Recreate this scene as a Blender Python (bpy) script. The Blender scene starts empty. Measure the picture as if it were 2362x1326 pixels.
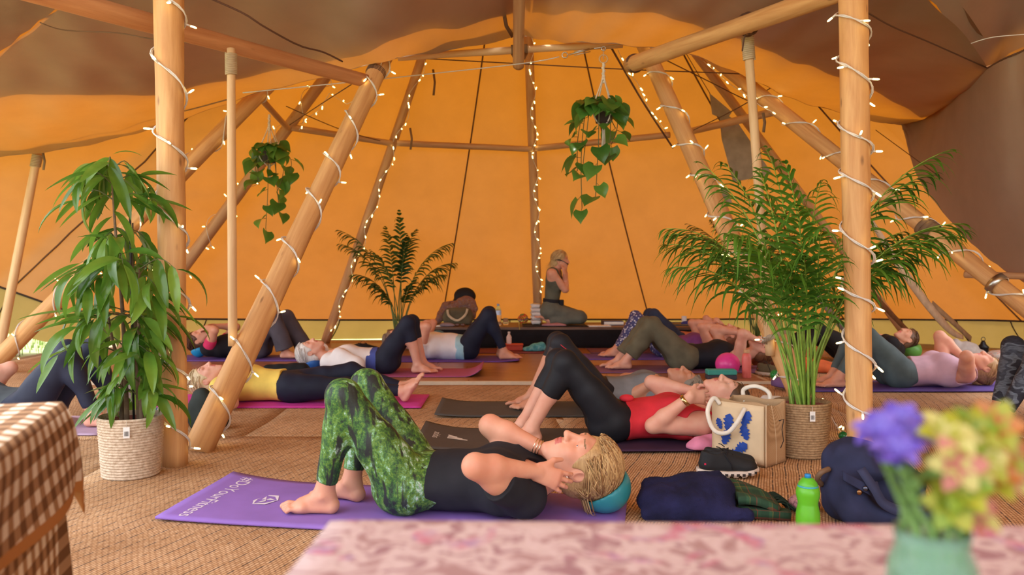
import bpy, math, random
import numpy as np
from mathutils import Vector, Matrix, Euler

# ---------------------------------------------------------------- camera, sky, sun, exposure
SC = bpy.context.scene
COL = SC.collection
FPX, CX, HY, CAMZ = 1900.0, 1181.0, 620.0, 1.0      # focal length in px of a 2362x1326 frame, horizon row, eye height
cam_d = bpy.data.cameras.new('camera')
cam_d.sensor_width = 36.0
cam_d.lens = 36.0 * FPX / 2362.0
cam_d.shift_y = -(663.0 - HY) / 2362.0
cam_d.clip_start = 0.05
cam_d.dof.use_dof = True
cam_d.dof.focus_distance = 4.0
cam_d.dof.aperture_fstop = 3.5
cam = bpy.data.objects.new('camera', cam_d)
COL.objects.link(cam)
cam.location = (0, 0, CAMZ)
cam.rotation_euler = (math.pi / 2, 0, 0)
SC.camera = cam

world = bpy.data.worlds.new('sky')
SC.world = world
world.use_nodes = True
bg = world.node_tree.nodes['Background']
bg.inputs[0].default_value = (0.93, 0.96, 1.0, 1)
bg.inputs[1].default_value = 2.8

sun_d = bpy.data.lights.new('sun_offscreen', 'SUN')
sun_d.energy = 5.5
sun_d.angle = math.radians(1.5)
sun_d.color = (1.0, 0.95, 0.86)
sun = bpy.data.objects.new('sun_offscreen', sun_d)
COL.objects.link(sun)
sun.rotation_euler = Vector((0.35, -0.15, -1.0)).to_track_quat('-Z', 'Y').to_euler()

SC.view_settings.view_transform = 'Standard'
SC.view_settings.look = 'None'
SC.view_settings.gamma = 1.0
SC.view_settings.use_curve_mapping = False
SC.view_settings.exposure = 0.35
SC.cycles.use_denoising = True
SC.cycles.max_bounces = 10
SC.cycles.transparent_max_bounces = 12
SC.cycles.sample_clamp_indirect = 8.0

RNG = random.Random(11)
PI = math.pi


def P(px, py, d):
    """photo pixel at depth d (m in front of the eye) -> world point"""
    return Vector(((px - CX) / FPX * d, d, CAMZ + (HY - py) / FPX * d))


def G(px, py, z=0.0):
    """photo pixel of a point standing at height z -> world point"""
    d = FPX * (CAMZ - z) / (py - HY)
    return Vector(((px - CX) / FPX * d, d, z))


# ---------------------------------------------------------------- object helpers
def link(o, parent=None):
    COL.objects.link(o)
    if parent is not None:
        o.parent = parent
    return o


def tag(o, label=None, cat=None, group=None, kind=None):
    if label: o['label'] = label
    if cat: o['category'] = cat
    if group: o['group'] = group
    if kind: o['kind'] = kind
    return o


def thing(name, label, cat, loc=(0, 0, 0), rz=0.0, group=None):
    o = bpy.data.objects.new(name, None)
    o.empty_display_size = 0.05
    link(o)
    o.location = loc
    o.rotation_euler = (0, 0, rz)
    return tag(o, label, cat, group)


def meshdata(name, verts, faces, mats, smooth=True, midx=None):
    me = bpy.data.meshes.new(name)
    me.from_pydata([tuple(v) for v in verts], [], [tuple(f) for f in faces])
    if not isinstance(mats, (list, tuple)):
        mats = [mats]
    for m in mats:
        me.materials.append(m)
    if smooth:
        me.polygons.foreach_set('use_smooth', [True] * len(me.polygons))
    if midx is not None:
        me.polygons.foreach_set('material_index', list(midx))
    me.update()
    return me


def obj(name, verts, faces, mats, parent=None, smooth=True, midx=None, loc=None, rot=None):
    o = bpy.data.objects.new(name, meshdata(name, verts, faces, mats, smooth, midx))
    link(o, parent)
    if loc is not None: o.location = loc
    if rot is not None: o.rotation_euler = rot
    return o


class MB:
    """collects pieces of ONE part"""
    def __init__(s):
        s.v = []; s.f = []; s.m = []

    def add(s, vf, mi=0, M=None):
        v, f = vf
        o = len(s.v)
        for p in v:
            p = Vector(p)
            if M is not None: p = M @ p
            s.v.append(p)
        for q in f:
            s.f.append(tuple(i + o for i in q)); s.m.append(mi)
        return s

    def build(s, name, mats, parent=None, smooth=True, loc=None, rot=None):
        return obj(name, s.v, s.f, mats, parent, smooth, s.m, loc, rot)


def frames(path):
    path = [Vector(p) for p in path]
    n = len(path)
    T = []
    for i in range(n):
        t = path[min(i + 1, n - 1)] - path[max(i - 1, 0)]
        T.append(t.normalized() if t.length > 1e-9 else Vector((0, 0, 1)))
    a = Vector((0, 0, 1)) if abs(T[0].z) < 0.9 else Vector((1, 0, 0))
    u = (a - T[0] * a.dot(T[0])).normalized()
    out = []
    for i in range(n):
        u = u - T[i] * u.dot(T[i])
        u = u.normalized() if u.length > 1e-6 else T[i].orthogonal().normalized()
        out.append((path[i], T[i], u, T[i].cross(u)))
    return out


def tube(path, r, n=8, cap=True, flat=1.0, radf=None):
    fr = frames(path)
    L = len(fr)
    v = []; f = []
    for i, (p, t, a, b) in enumerate(fr):
        ri = r[i] if isinstance(r, (list, tuple)) else r
        for k in range(n):
            an = 2 * PI * k / n
            rr = ri * (radf(i, an) if radf else 1.0)
            v.append(p + a * (math.cos(an) * rr) + b * (math.sin(an) * rr * flat))
    for i in range(L - 1):
        for k in range(n):
            k2 = (k + 1) % n
            f.append((i * n + k, i * n + k2, (i + 1) * n + k2, (i + 1) * n + k))
    if cap:
        f.append(tuple(range(n - 1, -1, -1)))
        f.append(tuple((L - 1) * n + k for k in range(n)))
    return v, f


def ribbon(path, width, thick, up=Vector((0, 0, 1))):
    """flat strap with its wide side across 'up'"""
    path = [Vector(p) for p in path]
    n = len(path)
    v = []; f = []
    for i, p in enumerate(path):
        t = (path[min(i + 1, n - 1)] - path[max(i - 1, 0)]).normalized()
        s = t.cross(up)
        s = s.normalized() if s.length > 1e-6 else t.orthogonal().normalized()
        nn = s.cross(t).normalized()
        w = width[i] if isinstance(width, (list, tuple)) else width
        for (a, b) in ((-1, -1), (1, -1), (1, 1), (-1, 1)):
            v.append(p + s * (a * w / 2) + nn * (b * thick / 2))
    for i in range(n - 1):
        for k in range(4):
            k2 = (k + 1) % 4
            f.append((i * 4 + k, i * 4 + k2, (i + 1) * 4 + k2, (i + 1) * 4 + k))
    f.append((3, 2, 1, 0)); f.append(tuple((n - 1) * 4 + k for k in range(4)))
    return v, f


def lathe(profile, n=32, radf=None, cap_bottom=True, cap_top=True):
    v = []; f = []
    L = len(profile)
    for i, (r, z) in enumerate(profile):
        for k in range(n):
            an = 2 * PI * k / n
            rr = r * (radf(an, z) if radf else 1.0)
            v.append((rr * math.cos(an), rr * math.sin(an), z))
    for i in range(L - 1):
        for k in range(n):
            k2 = (k + 1) % n
            f.append((i * n + k, i * n + k2, (i + 1) * n + k2, (i + 1) * n + k))
    if cap_bottom: f.append(tuple(range(n - 1, -1, -1)))
    if cap_top: f.append(tuple((L - 1) * n + k for k in range(n)))
    return v, f


def boxvf(x0, x1, y0, y1, z0, z1, b=0.0):
    """box with chamfered edges"""
    if b <= 0:
        v = [(x, y, z) for z in (z0, z1) for y in (y0, y1) for x in (x0, x1)]
        f = [(0, 2, 3, 1), (4, 5, 7, 6), (0, 1, 5, 4), (2, 6, 7, 3), (0, 4, 6, 2), (1, 3, 7, 5)]
        return v, f
    def ring(i, z):
        xa, xb, ya, yb = x0 + i, x1 - i, y0 + i, y1 - i
        c = b
        return [(xa + c, ya, z), (xb - c, ya, z), (xb, ya + c, z), (xb, yb - c, z),
                (xb - c, yb, z), (xa + c, yb, z), (xa, yb - c, z), (xa, ya + c, z)]
    v = ring(b, z0) + ring(0, z0 + b) + ring(0, z1 - b) + ring(b, z1)
    f = [tuple(range(7, -1, -1)), tuple(range(24, 32))]
    for L in range(3):
        for k in range(8):
            k2 = (k + 1) % 8
            f.append((L * 8 + k, L * 8 + k2, (L + 1) * 8 + k2, (L + 1) * 8 + k))
    return v, f


def grid(fn, nu, nv, thick=0.0):
    """surface fn(u,v); thick>0 gives a closed solid sheet"""
    A = [[Vector(fn(i / nu, j / nv)) for j in range(nv + 1)] for i in range(nu + 1)]
    v = [A[i][j] for i in range(nu + 1) for j in range(nv + 1)]
    W = nv + 1
    f = [(i * W + j, (i + 1) * W + j, (i + 1) * W + j + 1, i * W + j + 1) for i in range(nu) for j in range(nv)]
    if thick > 0:
        N = len(v); lo = []
        for i in range(nu + 1):
            for j in range(nv + 1):
                du = A[min(i + 1, nu)][j] - A[max(i - 1, 0)][j]
                dv = A[i][min(j + 1, nv)] - A[i][max(j - 1, 0)]
                nn = du.cross(dv)
                nn = nn.normalized() if nn.length > 1e-12 else Vector((0, 0, 1))
                lo.append(A[i][j] - nn * thick)
        v = v + lo
        f = f + [tuple(N + q for q in reversed(t)) for t in f]
        def edge(a, b): f.append((a, a + N, b + N, b))
        for i in range(nu):
            edge(i * W, (i + 1) * W) if False else f.append((i * W, i * W + N, (i + 1) * W + N, (i + 1) * W))
            f.append(((i + 1) * W + nv, (i + 1) * W + nv + N, i * W + nv + N, i * W + nv))
        for j in range(nv):
            f.append((j + 1, j + 1 + N, j + N, j))
            f.append((nu * W + j, nu * W + j + N, nu * W + j + 1 + N, nu * W + j + 1))
    return v, f


def uvsphere(c, r, nu=24, nv=14):
    c = Vector(c)
    if not isinstance(r, (tuple, list)): r = (r, r, r)
    prof = [(math.sin(PI * (j + 0.02) / (nv + 0.04)), -math.cos(PI * (j + 0.02) / (nv + 0.04))) for j in range(nv + 1)]
    v, f = lathe(prof, nu)
    return [c + Vector((p[0] * r[0], p[1] * r[1], p[2] * r[2])) for p in v], f


def interp(pts, t):
    """Catmull-Rom through points at t in [0,1]"""
    pts = [Vector(p) for p in pts]
    n = len(pts) - 1
    s = min(max(t, 0), 1) * n
    i = min(int(s), n - 1); u = s - i
    p0, p1, p2, p3 = pts[max(i - 1, 0)], pts[i], pts[i + 1], pts[min(i + 2, n)]
    return 0.5 * ((2 * p1) + (p2 - p0) * u + (2 * p0 - 5 * p1 + 4 * p2 - p3) * u * u + (3 * p1 - p0 - 3 * p2 + p3) * u ** 3)


def curve(pts, n=24):
    return [interp(pts, i / n) for i in range(n + 1)]


def lerpl(xs, ys, x):
    return float(np.interp(x, xs, ys))


# ---------------------------------------------------------------- materials
def new_mat(name):
    m = bpy.data.materials.new(name)
    m.use_nodes = True
    nt = m.node_tree
    return m, nt, nt.nodes['Principled BSDF']


def nd(nt, typ, **kw):
    n = nt.nodes.new(typ)
    for k, val in kw.items():
        if k in ('operation', 'blend_type', 'data_type', 'wave_type', 'feature', 'bands_direction', 'distance', 'noise_dimensions', 'voronoi_dimensions'):
            setattr(n, k, val)
        else:
            n.inputs[k].default_value = val
    return n


def ramp(nt, src, stops, interp_mode='LINEAR'):
    r = nt.nodes.new('ShaderNodeValToRGB')
    r.color_ramp.interpolation = interp_mode
    e = r.color_ramp.elements
    while len(e) < len(stops): e.new(0.5)
    for el, (p, c) in zip(e, stops):
        el.position = p
        el.color = (*c, 1) if len(c) == 3 else c
    if src is not None: nt.links.new(src, r.inputs[0])
    return r


def coords(nt, scale=(1, 1, 1), rot=(0, 0, 0), kind='Object'):
    tc = nt.nodes.new('ShaderNodeTexCoord')
    mp = nt.nodes.new('ShaderNodeMapping')
    mp.inputs['Scale'].default_value = scale
    mp.inputs['Rotation'].default_value = rot
    nt.links.new(tc.outputs[kind], mp.inputs[0])
    return mp.outputs[0]


def bump(nt, bsdf, height, strength=0.3, dist=0.01):
    b = nt.nodes.new('ShaderNodeBump')
    b.inputs['Strength'].default_value = strength
    b.inputs['Distance'].default_value = dist
    nt.links.new(height, b.inputs['Height'])
    nt.links.new(b.outputs[0], bsdf.inputs['Normal'])


_mc = {}


def cloth(col, rough=0.85, var=0.18, scale=160.0, sheen=0.0, key=None, bstr=0.15):
    """woven or knitted fabric"""
    k = ('cloth', tuple(col), rough, var, scale)
    if k in _mc: return _mc[k]
    m, nt, b = new_mat('fabric')
    co = coords(nt)
    n1 = nd(nt, 'ShaderNodeTexNoise', Scale=scale, Detail=3.0)
    nt.links.new(co, n1.inputs['Vector'])
    n2 = nd(nt, 'ShaderNodeTexNoise', Scale=9.0, Detail=3.0)
    nt.links.new(co, n2.inputs['Vector'])
    c0 = tuple(max(0, c * (1 - var)) for c in col); c1 = tuple(min(1, c * (1 + var)) for c in col)
    r = ramp(nt, n2.outputs[0], [(0.3, c0), (0.7, c1)])
    nt.links.new(r.outputs[0], b.inputs['Base Color'])
    b.inputs['Roughness'].default_value = rough
    b.inputs['Specular IOR Level'].default_value = 0.25
    if sheen: b.inputs['Sheen Weight'].default_value = sheen
    bump(nt, b, n1.outputs[0], bstr, 0.003)
    _mc[k] = m
    return m


def plain(col, rough=0.5, metal=0.0, spec=0.5, var=0.05, trans=0.0, emit=None, estr=0.0, sss=0.0, alpha=1.0, ior=1.45, coat=0.0):
    k = ('plain', tuple(col), rough, metal, spec, var, trans, emit, estr, sss, alpha, coat)
    if k in _mc: return _mc[k]
    m, nt, b = new_mat('surface')
    co = coords(nt)
    n2 = nd(nt, 'ShaderNodeTexNoise', Scale=25.0, Detail=3.0)
    nt.links.new(co, n2.inputs['Vector'])
    c0 = tuple(max(0, c * (1 - var)) for c in col); c1 = tuple(min(1, c * (1 + var)) for c in col)
    r = ramp(nt, n2.outputs[0], [(0.3, c0), (0.7, c1)])
    nt.links.new(r.outputs[0], b.inputs['Base Color'])
    b.inputs['Roughness'].default_value = rough
    b.inputs['Metallic'].default_value = metal
    b.inputs['Specular IOR Level'].default_value = spec
    b.inputs['Transmission Weight'].default_value = trans
    b.inputs['IOR'].default_value = ior
    b.inputs['Coat Weight'].default_value = coat
    if sss:
        b.inputs['Subsurface Weight'].default_value = sss
        b.inputs['Subsurface Radius'].default_value = (0.01, 0.004, 0.002)
        b.inputs['Subsurface Scale'].default_value = 1.0
    if emit:
        b.inputs['Emission Color'].default_value = (*emit, 1)
        b.inputs['Emission Strength'].default_value = estr
    _mc[k] = m
    return m


def canvas_mat(name, refl, trans, weight=0.5, fold=0.0):
    """tent canvas: light comes through it as well as off it"""
    m = bpy.data.materials.new(name)
    m.use_nodes = True
    nt = m.node_tree
    nt.nodes.remove(nt.nodes['Principled BSDF'])
    out = nt.nodes['Material Output']
    co = coords(nt)
    n1 = nd(nt, 'ShaderNodeTexNoise', Scale=3.0, Detail=5.0, Roughness=0.6)
    n2 = nd(nt, 'ShaderNodeTexNoise', Scale=90.0, Detail=2.0)
    for n in (n1, n2): nt.links.new(co, n.inputs['Vector'])
    def tint(c, a):
        r = ramp(nt, n1.outputs[0], [(0.25, tuple(x * (1 - a) for x in c)), (0.75, tuple(min(1, x * (1 + a)) for x in c))])
        return r.outputs[0]
    d = nt.nodes.new('ShaderNodeBsdfDiffuse'); t = nt.nodes.new('ShaderNodeBsdfTranslucent')
    nt.links.new(tint(refl, 0.08), d.inputs[0]); nt.links.new(tint(trans, 0.06), t.inputs[0])
    bp = nt.nodes.new('ShaderNodeBump'); bp.inputs['Strength'].default_value = 0.12; bp.inputs['Distance'].default_value = 0.004
    nt.links.new(n2.outputs[0], bp.inputs['Height'])
    nt.links.new(bp.outputs[0], d.inputs['Normal'])
    mx = nt.nodes.new('ShaderNodeMixShader'); mx.inputs[0].default_value = weight
    nt.links.new(d.outputs[0], mx.inputs[1]); nt.links.new(t.outputs[0], mx.inputs[2])
    nt.links.new(mx.outputs[0], out.inputs[0])
    return m


def wood_mat(name, c_lo, c_hi, knot=(0.22, 0.10, 0.04), rough=0.55):
    """peeled softwood pole, grain along local z"""
    m, nt, b = new_mat(name)
    co = coords(nt, scale=(9, 9, 0.7))
    n1 = nd(nt, 'ShaderNodeTexNoise', Scale=2.2, Detail=6.0, Roughness=0.6, Distortion=0.6)
    nt.links.new(co, n1.inputs['Vector'])
    r1 = ramp(nt, n1.outputs[0], [(0.28, c_lo), (0.5, tuple((a + c) / 2 for a, c in zip(c_lo, c_hi))), (0.72, c_hi)])
    co2 = coords(nt, scale=(9, 9, 3.2))
    vo = nd(nt, 'ShaderNodeTexVoronoi', Scale=1.0, Randomness=1.0)
    nt.links.new(co2, vo.inputs['Vector'])
    r2 = ramp(nt, vo.outputs['Distance'], [(0.0, (0.9, 0.9, 0.9)), (0.05, (0.6, 0.6, 0.6)), (0.10, (0, 0, 0))])
    mx = nd(nt, 'ShaderNodeMix', data_type='RGBA')
    nt.links.new(r2.outputs[0], mx.inputs[0]); nt.links.new(r1.outputs[0], mx.inputs[6])
    mx.inputs[7].default_value = (*knot, 1)
    nt.links.new(mx.outputs[2], b.inputs['Base Color'])
    b.inputs['Roughness'].default_value = rough
    b.inputs['Specular IOR Level'].default_value = 0.35
    bump(nt, b, n1.outputs[0], 0.25, 0.006)
    return m

# ================================================================= THE SETTING
# ---- materials of the place
def jute_mat(c1, c2, cm):
    m, nt, b = new_mat('jute weave')
    tc = nt.nodes.new('ShaderNodeTexCoord')
    nz = nd(nt, 'ShaderNodeTexNoise', Scale=1.1, Detail=2.0)
    nt.links.new(tc.outputs['Object'], nz.inputs['Vector'])
    ad = nd(nt, 'ShaderNodeVectorMath', operation='MULTIPLY_ADD')
    nt.links.new(nz.outputs['Color'], ad.inputs[0]); ad.inputs[1].default_value = (0.10, 0.10, 0); nt.links.new(tc.outputs['Object'], ad.inputs[2])
    mp = nt.nodes.new('ShaderNodeMapping'); mp.inputs['Rotation'].default_value = (0, 0, math.radians(108))
    nt.links.new(ad.outputs[0], mp.inputs[0])
    br = nt.nodes.new('ShaderNodeTexBrick')
    br.inputs['Color1'].default_value = (*c1, 1); br.inputs['Color2'].default_value = (*c2, 1); br.inputs['Mortar'].default_value = (*cm, 1)
    br.inputs['Scale'].default_value = 1.0; br.inputs['Mortar Size'].default_value = 0.0022; br.inputs['Mortar Smooth'].default_value = 0.6
    br.inputs['Brick Width'].default_value = 0.026; br.inputs['Row Height'].default_value = 0.0125
    nt.links.new(mp.outputs[0], br.inputs['Vector'])
    b2 = nt.nodes.new('ShaderNodeTexBrick')
    b2.inputs['Color1'].default_value = (1, 1, 1, 1); b2.inputs['Color2'].default_value = (1, 1, 1, 1); b2.inputs['Mortar'].default_value = (0, 0, 0, 1)
    b2.inputs['Scale'].default_value = 1.0; b2.inputs['Mortar Size'].default_value = 0.0034; b2.inputs['Mortar Smooth'].default_value = 0.15
    b2.inputs['Brick Width'].default_value = 30.0; b2.inputs['Row Height'].default_value = 0.0625
    nt.links.new(mp.outputs[0], b2.inputs['Vector'])
    n3 = nd(nt, 'ShaderNodeTexNoise', Scale=26.0, Detail=1.0)
    nt.links.new(mp.outputs[0], n3.inputs['Vector'])
    gt = nd(nt, 'ShaderNodeMath', operation='LESS_THAN'); gt.inputs[1].default_value = 0.54
    nt.links.new(n3.outputs[0], gt.inputs[0])
    inv = nd(nt, 'ShaderNodeMath', operation='SUBTRACT'); inv.inputs[0].default_value = 1.0
    nt.links.new(b2.outputs['Color'], inv.inputs[1])
    mu = nd(nt, 'ShaderNodeMath', operation='MULTIPLY'); nt.links.new(inv.outputs[0], mu.inputs[0]); nt.links.new(gt.outputs[0], mu.inputs[1])
    mx = nd(nt, 'ShaderNodeMix', data_type='RGBA')
    nt.links.new(mu.outputs[0], mx.inputs[0]); nt.links.new(br.outputs['Color'], mx.inputs[6]); mx.inputs[7].default_value = (0.13, 0.085, 0.065, 1)
    n4 = nd(nt, 'ShaderNodeTexNoise', Scale=2.6, Detail=4.0)
    nt.links.new(tc.outputs['Object'], n4.inputs['Vector'])
    r4 = ramp(nt, n4.outputs[0], [(0.3, (0.80, 0.74, 0.68)), (0.7, (1.1, 1.1, 1.1))])
    m2 = nd(nt, 'ShaderNodeMix', data_type='RGBA', blend_type='MULTIPLY'); m2.inputs[0].default_value = 1.0
    nt.links.new(mx.outputs[2], m2.inputs[6]); nt.links.new(r4.outputs[0], m2.inputs[7])
    nt.links.new(m2.outputs[2], b.inputs['Base Color'])
    b.inputs['Roughness'].default_value = 0.9; b.inputs['Specular IOR Level'].default_value = 0.15
    bw = nt.nodes.new('ShaderNodeRGBToBW'); nt.links.new(br.outputs['Color'], bw.inputs[0])
    bump(nt, b, bw.outputs[0], 0.6, 0.01)
    return m

M_JUTE = jute_mat((0.56, 0.345, 0.185), (0.68, 0.47, 0.29), (0.24, 0.115, 0.05))

def laminate():
    m, nt, b = new_mat('laminate board')
    co = coords(nt, scale=(1.2, 14, 14))
    n = nd(nt, 'ShaderNodeTexNoise', Scale=3.0, Detail=6.0, Distortion=0.8)
    nt.links.new(co, n.inputs['Vector'])
    r = ramp(nt, n.outputs[0], [(0.3, (0.25, 0.095, 0.035)), (0.55, (0.36, 0.15, 0.06)), (0.75, (0.44, 0.20, 0.085))])
    nt.links.new(r.outputs[0], b.inputs['Base Color'])
    b.inputs['Roughness'].default_value = 0.33
    return m

M_LAM = laminate()
M_POLE = wood_mat('peeled spruce', (0.48, 0.22, 0.075), (0.74, 0.44, 0.19))
M_POLE2 = wood_mat('weathered spruce', (0.40, 0.20, 0.09), (0.60, 0.36, 0.19))
M_PALE = wood_mat('pale ash', (0.60, 0.36, 0.17), (0.80, 0.57, 0.33))
M_CANVAS = canvas_mat('tent canvas', (0.50, 0.395, 0.29), (0.240, 0.070, 0.002), 0.5)
M_ROOF = M_OUTER = M_CANVAS
M_SKIRT = canvas_mat('skirt canvas', (0.42, 0.33, 0.17), (0.19, 0.112, 0.024), 0.5)
M_STRAP = cloth((0.21, 0.13, 0.075), 0.8)
M_PIPING = plain((0.035, 0.018, 0.012), 0.7)
M_ROPE = cloth((0.50, 0.38, 0.24), 0.85, 0.25, 60)
M_CORD = plain((0.11, 0.05, 0.03), 0.7)
M_STEEL = plain((0.55, 0.54, 0.52), 0.3, 1.0)
M_GREYW = plain((0.62, 0.60, 0.57), 0.5)
M_GRASS = plain((0.20, 0.30, 0.06), 0.8, var=0.4)

# ---- ground outside and floor
def ground_mat():
    m, nt, b = new_mat('meadow')
    co = coords(nt)
    n = nd(nt, 'ShaderNodeTexNoise', Scale=6.0, Detail=8.0)
    nt.links.new(co, n.inputs['Vector'])
    r = ramp(nt, n.outputs[0], [(0.3, (0.20, 0.26, 0.08)), (0.6, (0.36, 0.40, 0.16)), (0.8, (0.50, 0.48, 0.26))])
    nt.links.new(r.outputs[0], b.inputs['Base Color'])
    b.inputs['Roughness'].default_value = 0.9
    return m

tag(obj('ground', [(-60, -30, -0.03), (60, -30, -0.03), (60, 90, -0.03), (-60, 90, -0.03)], [(0, 1, 2, 3)], ground_mat()), kind='structure',
    label='sunlit meadow grass outside the tent', cat='ground')
floor = tag(obj('floor', *boxvf(-5.6, 6.6, -2.0, 11.7, -0.028, -0.008), cloth((0.30, 0.19, 0.10)), smooth=False), kind='structure', label='ground sheet under the jute rugs and boards', cat='floor')

def rug(x0, x1, y0, y1, z, seed):
    r = random.Random(seed)
    a = [(r.uniform(0, 6), r.uniform(2, 5), r.uniform(1, 4)) for _ in range(4)]
    def fn(u, v):
        x = x0 + (x1 - x0) * u; y = y0 + (y1 - y0) * v
        h = sum(math.sin(p + x * fx + y * fy) for p, fx, fy in a) * 0.0011
        e = 0.012 * math.sin(y * 5 + seed) * (1 if u < 0.02 or u > 0.98 else 0)
        return (x + e, y + 0.01 * math.sin(x * 4 + seed) * (1 if v < 0.02 or v > 0.98 else 0), z + h)
    nx = max(4, int((x1 - x0) / 0.12)); ny = max(4, int((y1 - y0) / 0.12))
    obj('rug_strip', *grid(fn, nx, ny, 0.008), M_JUTE, floor)

rug(-5.4, -2.02, 0.5, 4.90, 0.001, 1)
rug(-2.05, 1.05, -1.6, 4.90, 0.004, 2)
rug(1.02, 3.2, -1.6, 4.88, 0.001, 3)
rug(3.15, 6.3, -1.6, 4.92, 0.004, 4)
rug(-5.45, -3.45, 4.85, 10.4, 0.0, 5)
rug(-3.5, -1.60, 4.83, 7.12, 0.003, 6)
rug(-1.65, 0.34, 4.86, 7.10, 0.0005, 7)
rug(0.30, 2.30, 4.83, 7.11, 0.003, 8)
rug(2.24, 4.40, 4.86, 11.3, 0.0005, 9)
rug(4.35, 6.45, 4.86, 10.2, 0.003, 10)
rug(-3.5, 2.3, 10.9, 11.55, 0.0, 12)

# laminate boards of the platform floor, each its own piece
r_ = random.Random(4)
bx0, bx1, by0, by1 = -3.9, 2.24, 7.14, 10.95
bv = {}
row = 0; y = by0
while y < by1 - 0.05:
    x = bx0 - r_.uniform(0, 1.0)
    while x < bx1 - 0.02:
        xa = max(x, bx0); xb = min(x + 1.25, bx1)
        if xb - xa > 0.05:
            me = meshdata('plank', *boxvf(0.0015, xb - xa - 0.0015, 0.0015, 0.1985, 0, 0.016, 0.0012), M_LAM, False)
            o = bpy.data.objects.new('plank', me); link(o, floor); o.location = (xa, y, -0.004 + r_.uniform(0, 0.0006))
        x += 1.25
    y += 0.2; row += 1
tag(obj('trim_1', *boxvf(bx0, bx1, by0 - 0.035, by0 - 0.001, -0.008, 0.030, 0.003), plain((0.62, 0.50, 0.36), 0.5), smooth=False), kind='structure', label='pale edging strip along the front of the boards', cat='trim')
tag(obj('trim_2', *boxvf(bx1 + 0.001, bx1 + 0.04, by0 - 0.03, by1, -0.008, 0.012, 0.003), plain((0.55, 0.40, 0.25), 0.5), smooth=False), kind='structure', label='pale edging strip along the side of the boards', cat='trim')

# ---- canvas cone of the far tipi
APEX = Vector((0.1, 8.2, 6.3))
RING = [(-8.1, 8.1, 0.9, 1.5), (-7.7, 8.6, 0.7, 1.25), (-7.1, 9.2, 0.45, 1.02), (-6.2, 9.9, 0.30, 0.80), (-5.45, 10.05, 0.10, 0.5),
        (-4.4, 10.9, -0.01, 0.34), (-2.75, 11.5, -0.01, 0.29), (-1.0, 11.8, -0.01, 0.27), (0.4, 11.95, -0.01, 0.27), (2.2, 11.9, -0.01, 0.27),
        (3.9, 11.6, -0.01, 0.30), (5.0, 11.15, -0.01, 0.32), (6.0, 10.3, -0.01, 0.36), (6.6, 9.3, -0.01, 0.38), (6.85, 8.8, -0.01, 0.4), (7.0, 8.35, -0.01, 0.4), (7.1, 7.9, -0.01, 0.4)]

def ringpt(u):
    n = len(RING) - 1
    s = u * n; i = min(int(s), n - 1); t = s - i
    return [RING[i][k] + (RING[i + 1][k] - RING[i][k]) * t for k in range(4)], t

def wallpt(u, v):
    (x, y, zh, zp), t = ringpt(u)
    b = Vector((x, y, zp))
    p = b.lerp(APEX, v)
    c = Vector((APEX.x - x, APEX.y - y, 0)).normalized()
    sag = math.sin(PI * v) * 0.25 + math.sin(PI * t) * math.sin(PI * min(1, v * 1.6)) * 0.05
    p += c * sag
    # soft creases on the left side, where the cloth hangs slack
    w = max(0, 1 - abs(u - 0.22) / 0.13)
    p += c * (0.020 * w * math.sin(v * 150 + 9 * math.sin(u * 16)) * max(0, 1 - abs(v - 0.24) / 0.2))
    wr = max(0, (u - 0.62) / 0.38)
    p += c * 0.02 * wr * math.sin(u * 90 + v * 8)
    return p

wall = tag(obj('wall_back', *grid(wallpt, 192, 150), M_CANVAS), kind='structure', label='glowing orange canvas wall of the tipi', cat='wall')

def skirtpt(u, v):
    (x, y, zh, zp), t = ringpt(u)
    c = Vector((x - APEX.x, y - APEX.y, 0)).normalized()
    p = Vector((x, y, zh + (zp - zh) * v)) + c * (0.30 * (1 - v) ** 1.3)
    p += c * 0.02 * math.sin(u * 260) * (1 - v) * 0.8
    return p
tag(obj('baseboard_back', *grid(skirtpt, 240, 6), M_SKIRT), kind='structure', label='yellow canvas skirt along the foot of the tipi wall', cat='skirt')
pip = MB()
pip.add(tube([wallpt(i / 192, 0.0) + Vector((0, 0, 0.0)) for i in range(193)], 0.014, 6))
for k in range(2, 32):
    pip.add(tube([skirtpt(k / 32 + 0.012, j / 5) for j in range(6)], 0.008, 5))
tag(pip.build('trim_3', M_PIPING), kind='structure', label='dark piping between the orange wall and its skirt', cat='trim')
sm = MB()
def seam(u, r=0.010, v0=0.0, v1=0.97):
    c = Vector((0, -0.01, 0))
    return tube([wallpt(u, v0 + (v1 - v0) * j / 40) + c for j in range(41)], r, 5)
for a in (3.2, 7.0, 8.88, 10.6, 12.3):
    sm.add(seam(a / 16))
tag(sm.build('trim_4', M_CORD), kind='structure', label='dark seams running up the orange canvas', cat='trim')

# ---- canopy between the tipis
def loftsheet(rear, front, nu, nv, sag=0.0, v0=lambda u: 0.0, off=0.0, wr=0.012, v1=1.0):
    R = [P(*q) for q in rear]; F = [P(*q) for q in front]
    def fn(u, v):
        vv = v0(u) + (v1 - v0(u)) * v
        a = interp(R, u); b = interp(F, u)
        p = a.lerp(b, vv)
        p.z += -sag * math.sin(PI * vv) + off
        p.z += wr * math.sin(u * 37 + vv * 9) * math.sin(PI * min(1, vv + 0.05)) + wr * 0.7 * math.sin(u * 83 - vv * 15)
        return p
    return grid(fn, nu, nv)

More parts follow.
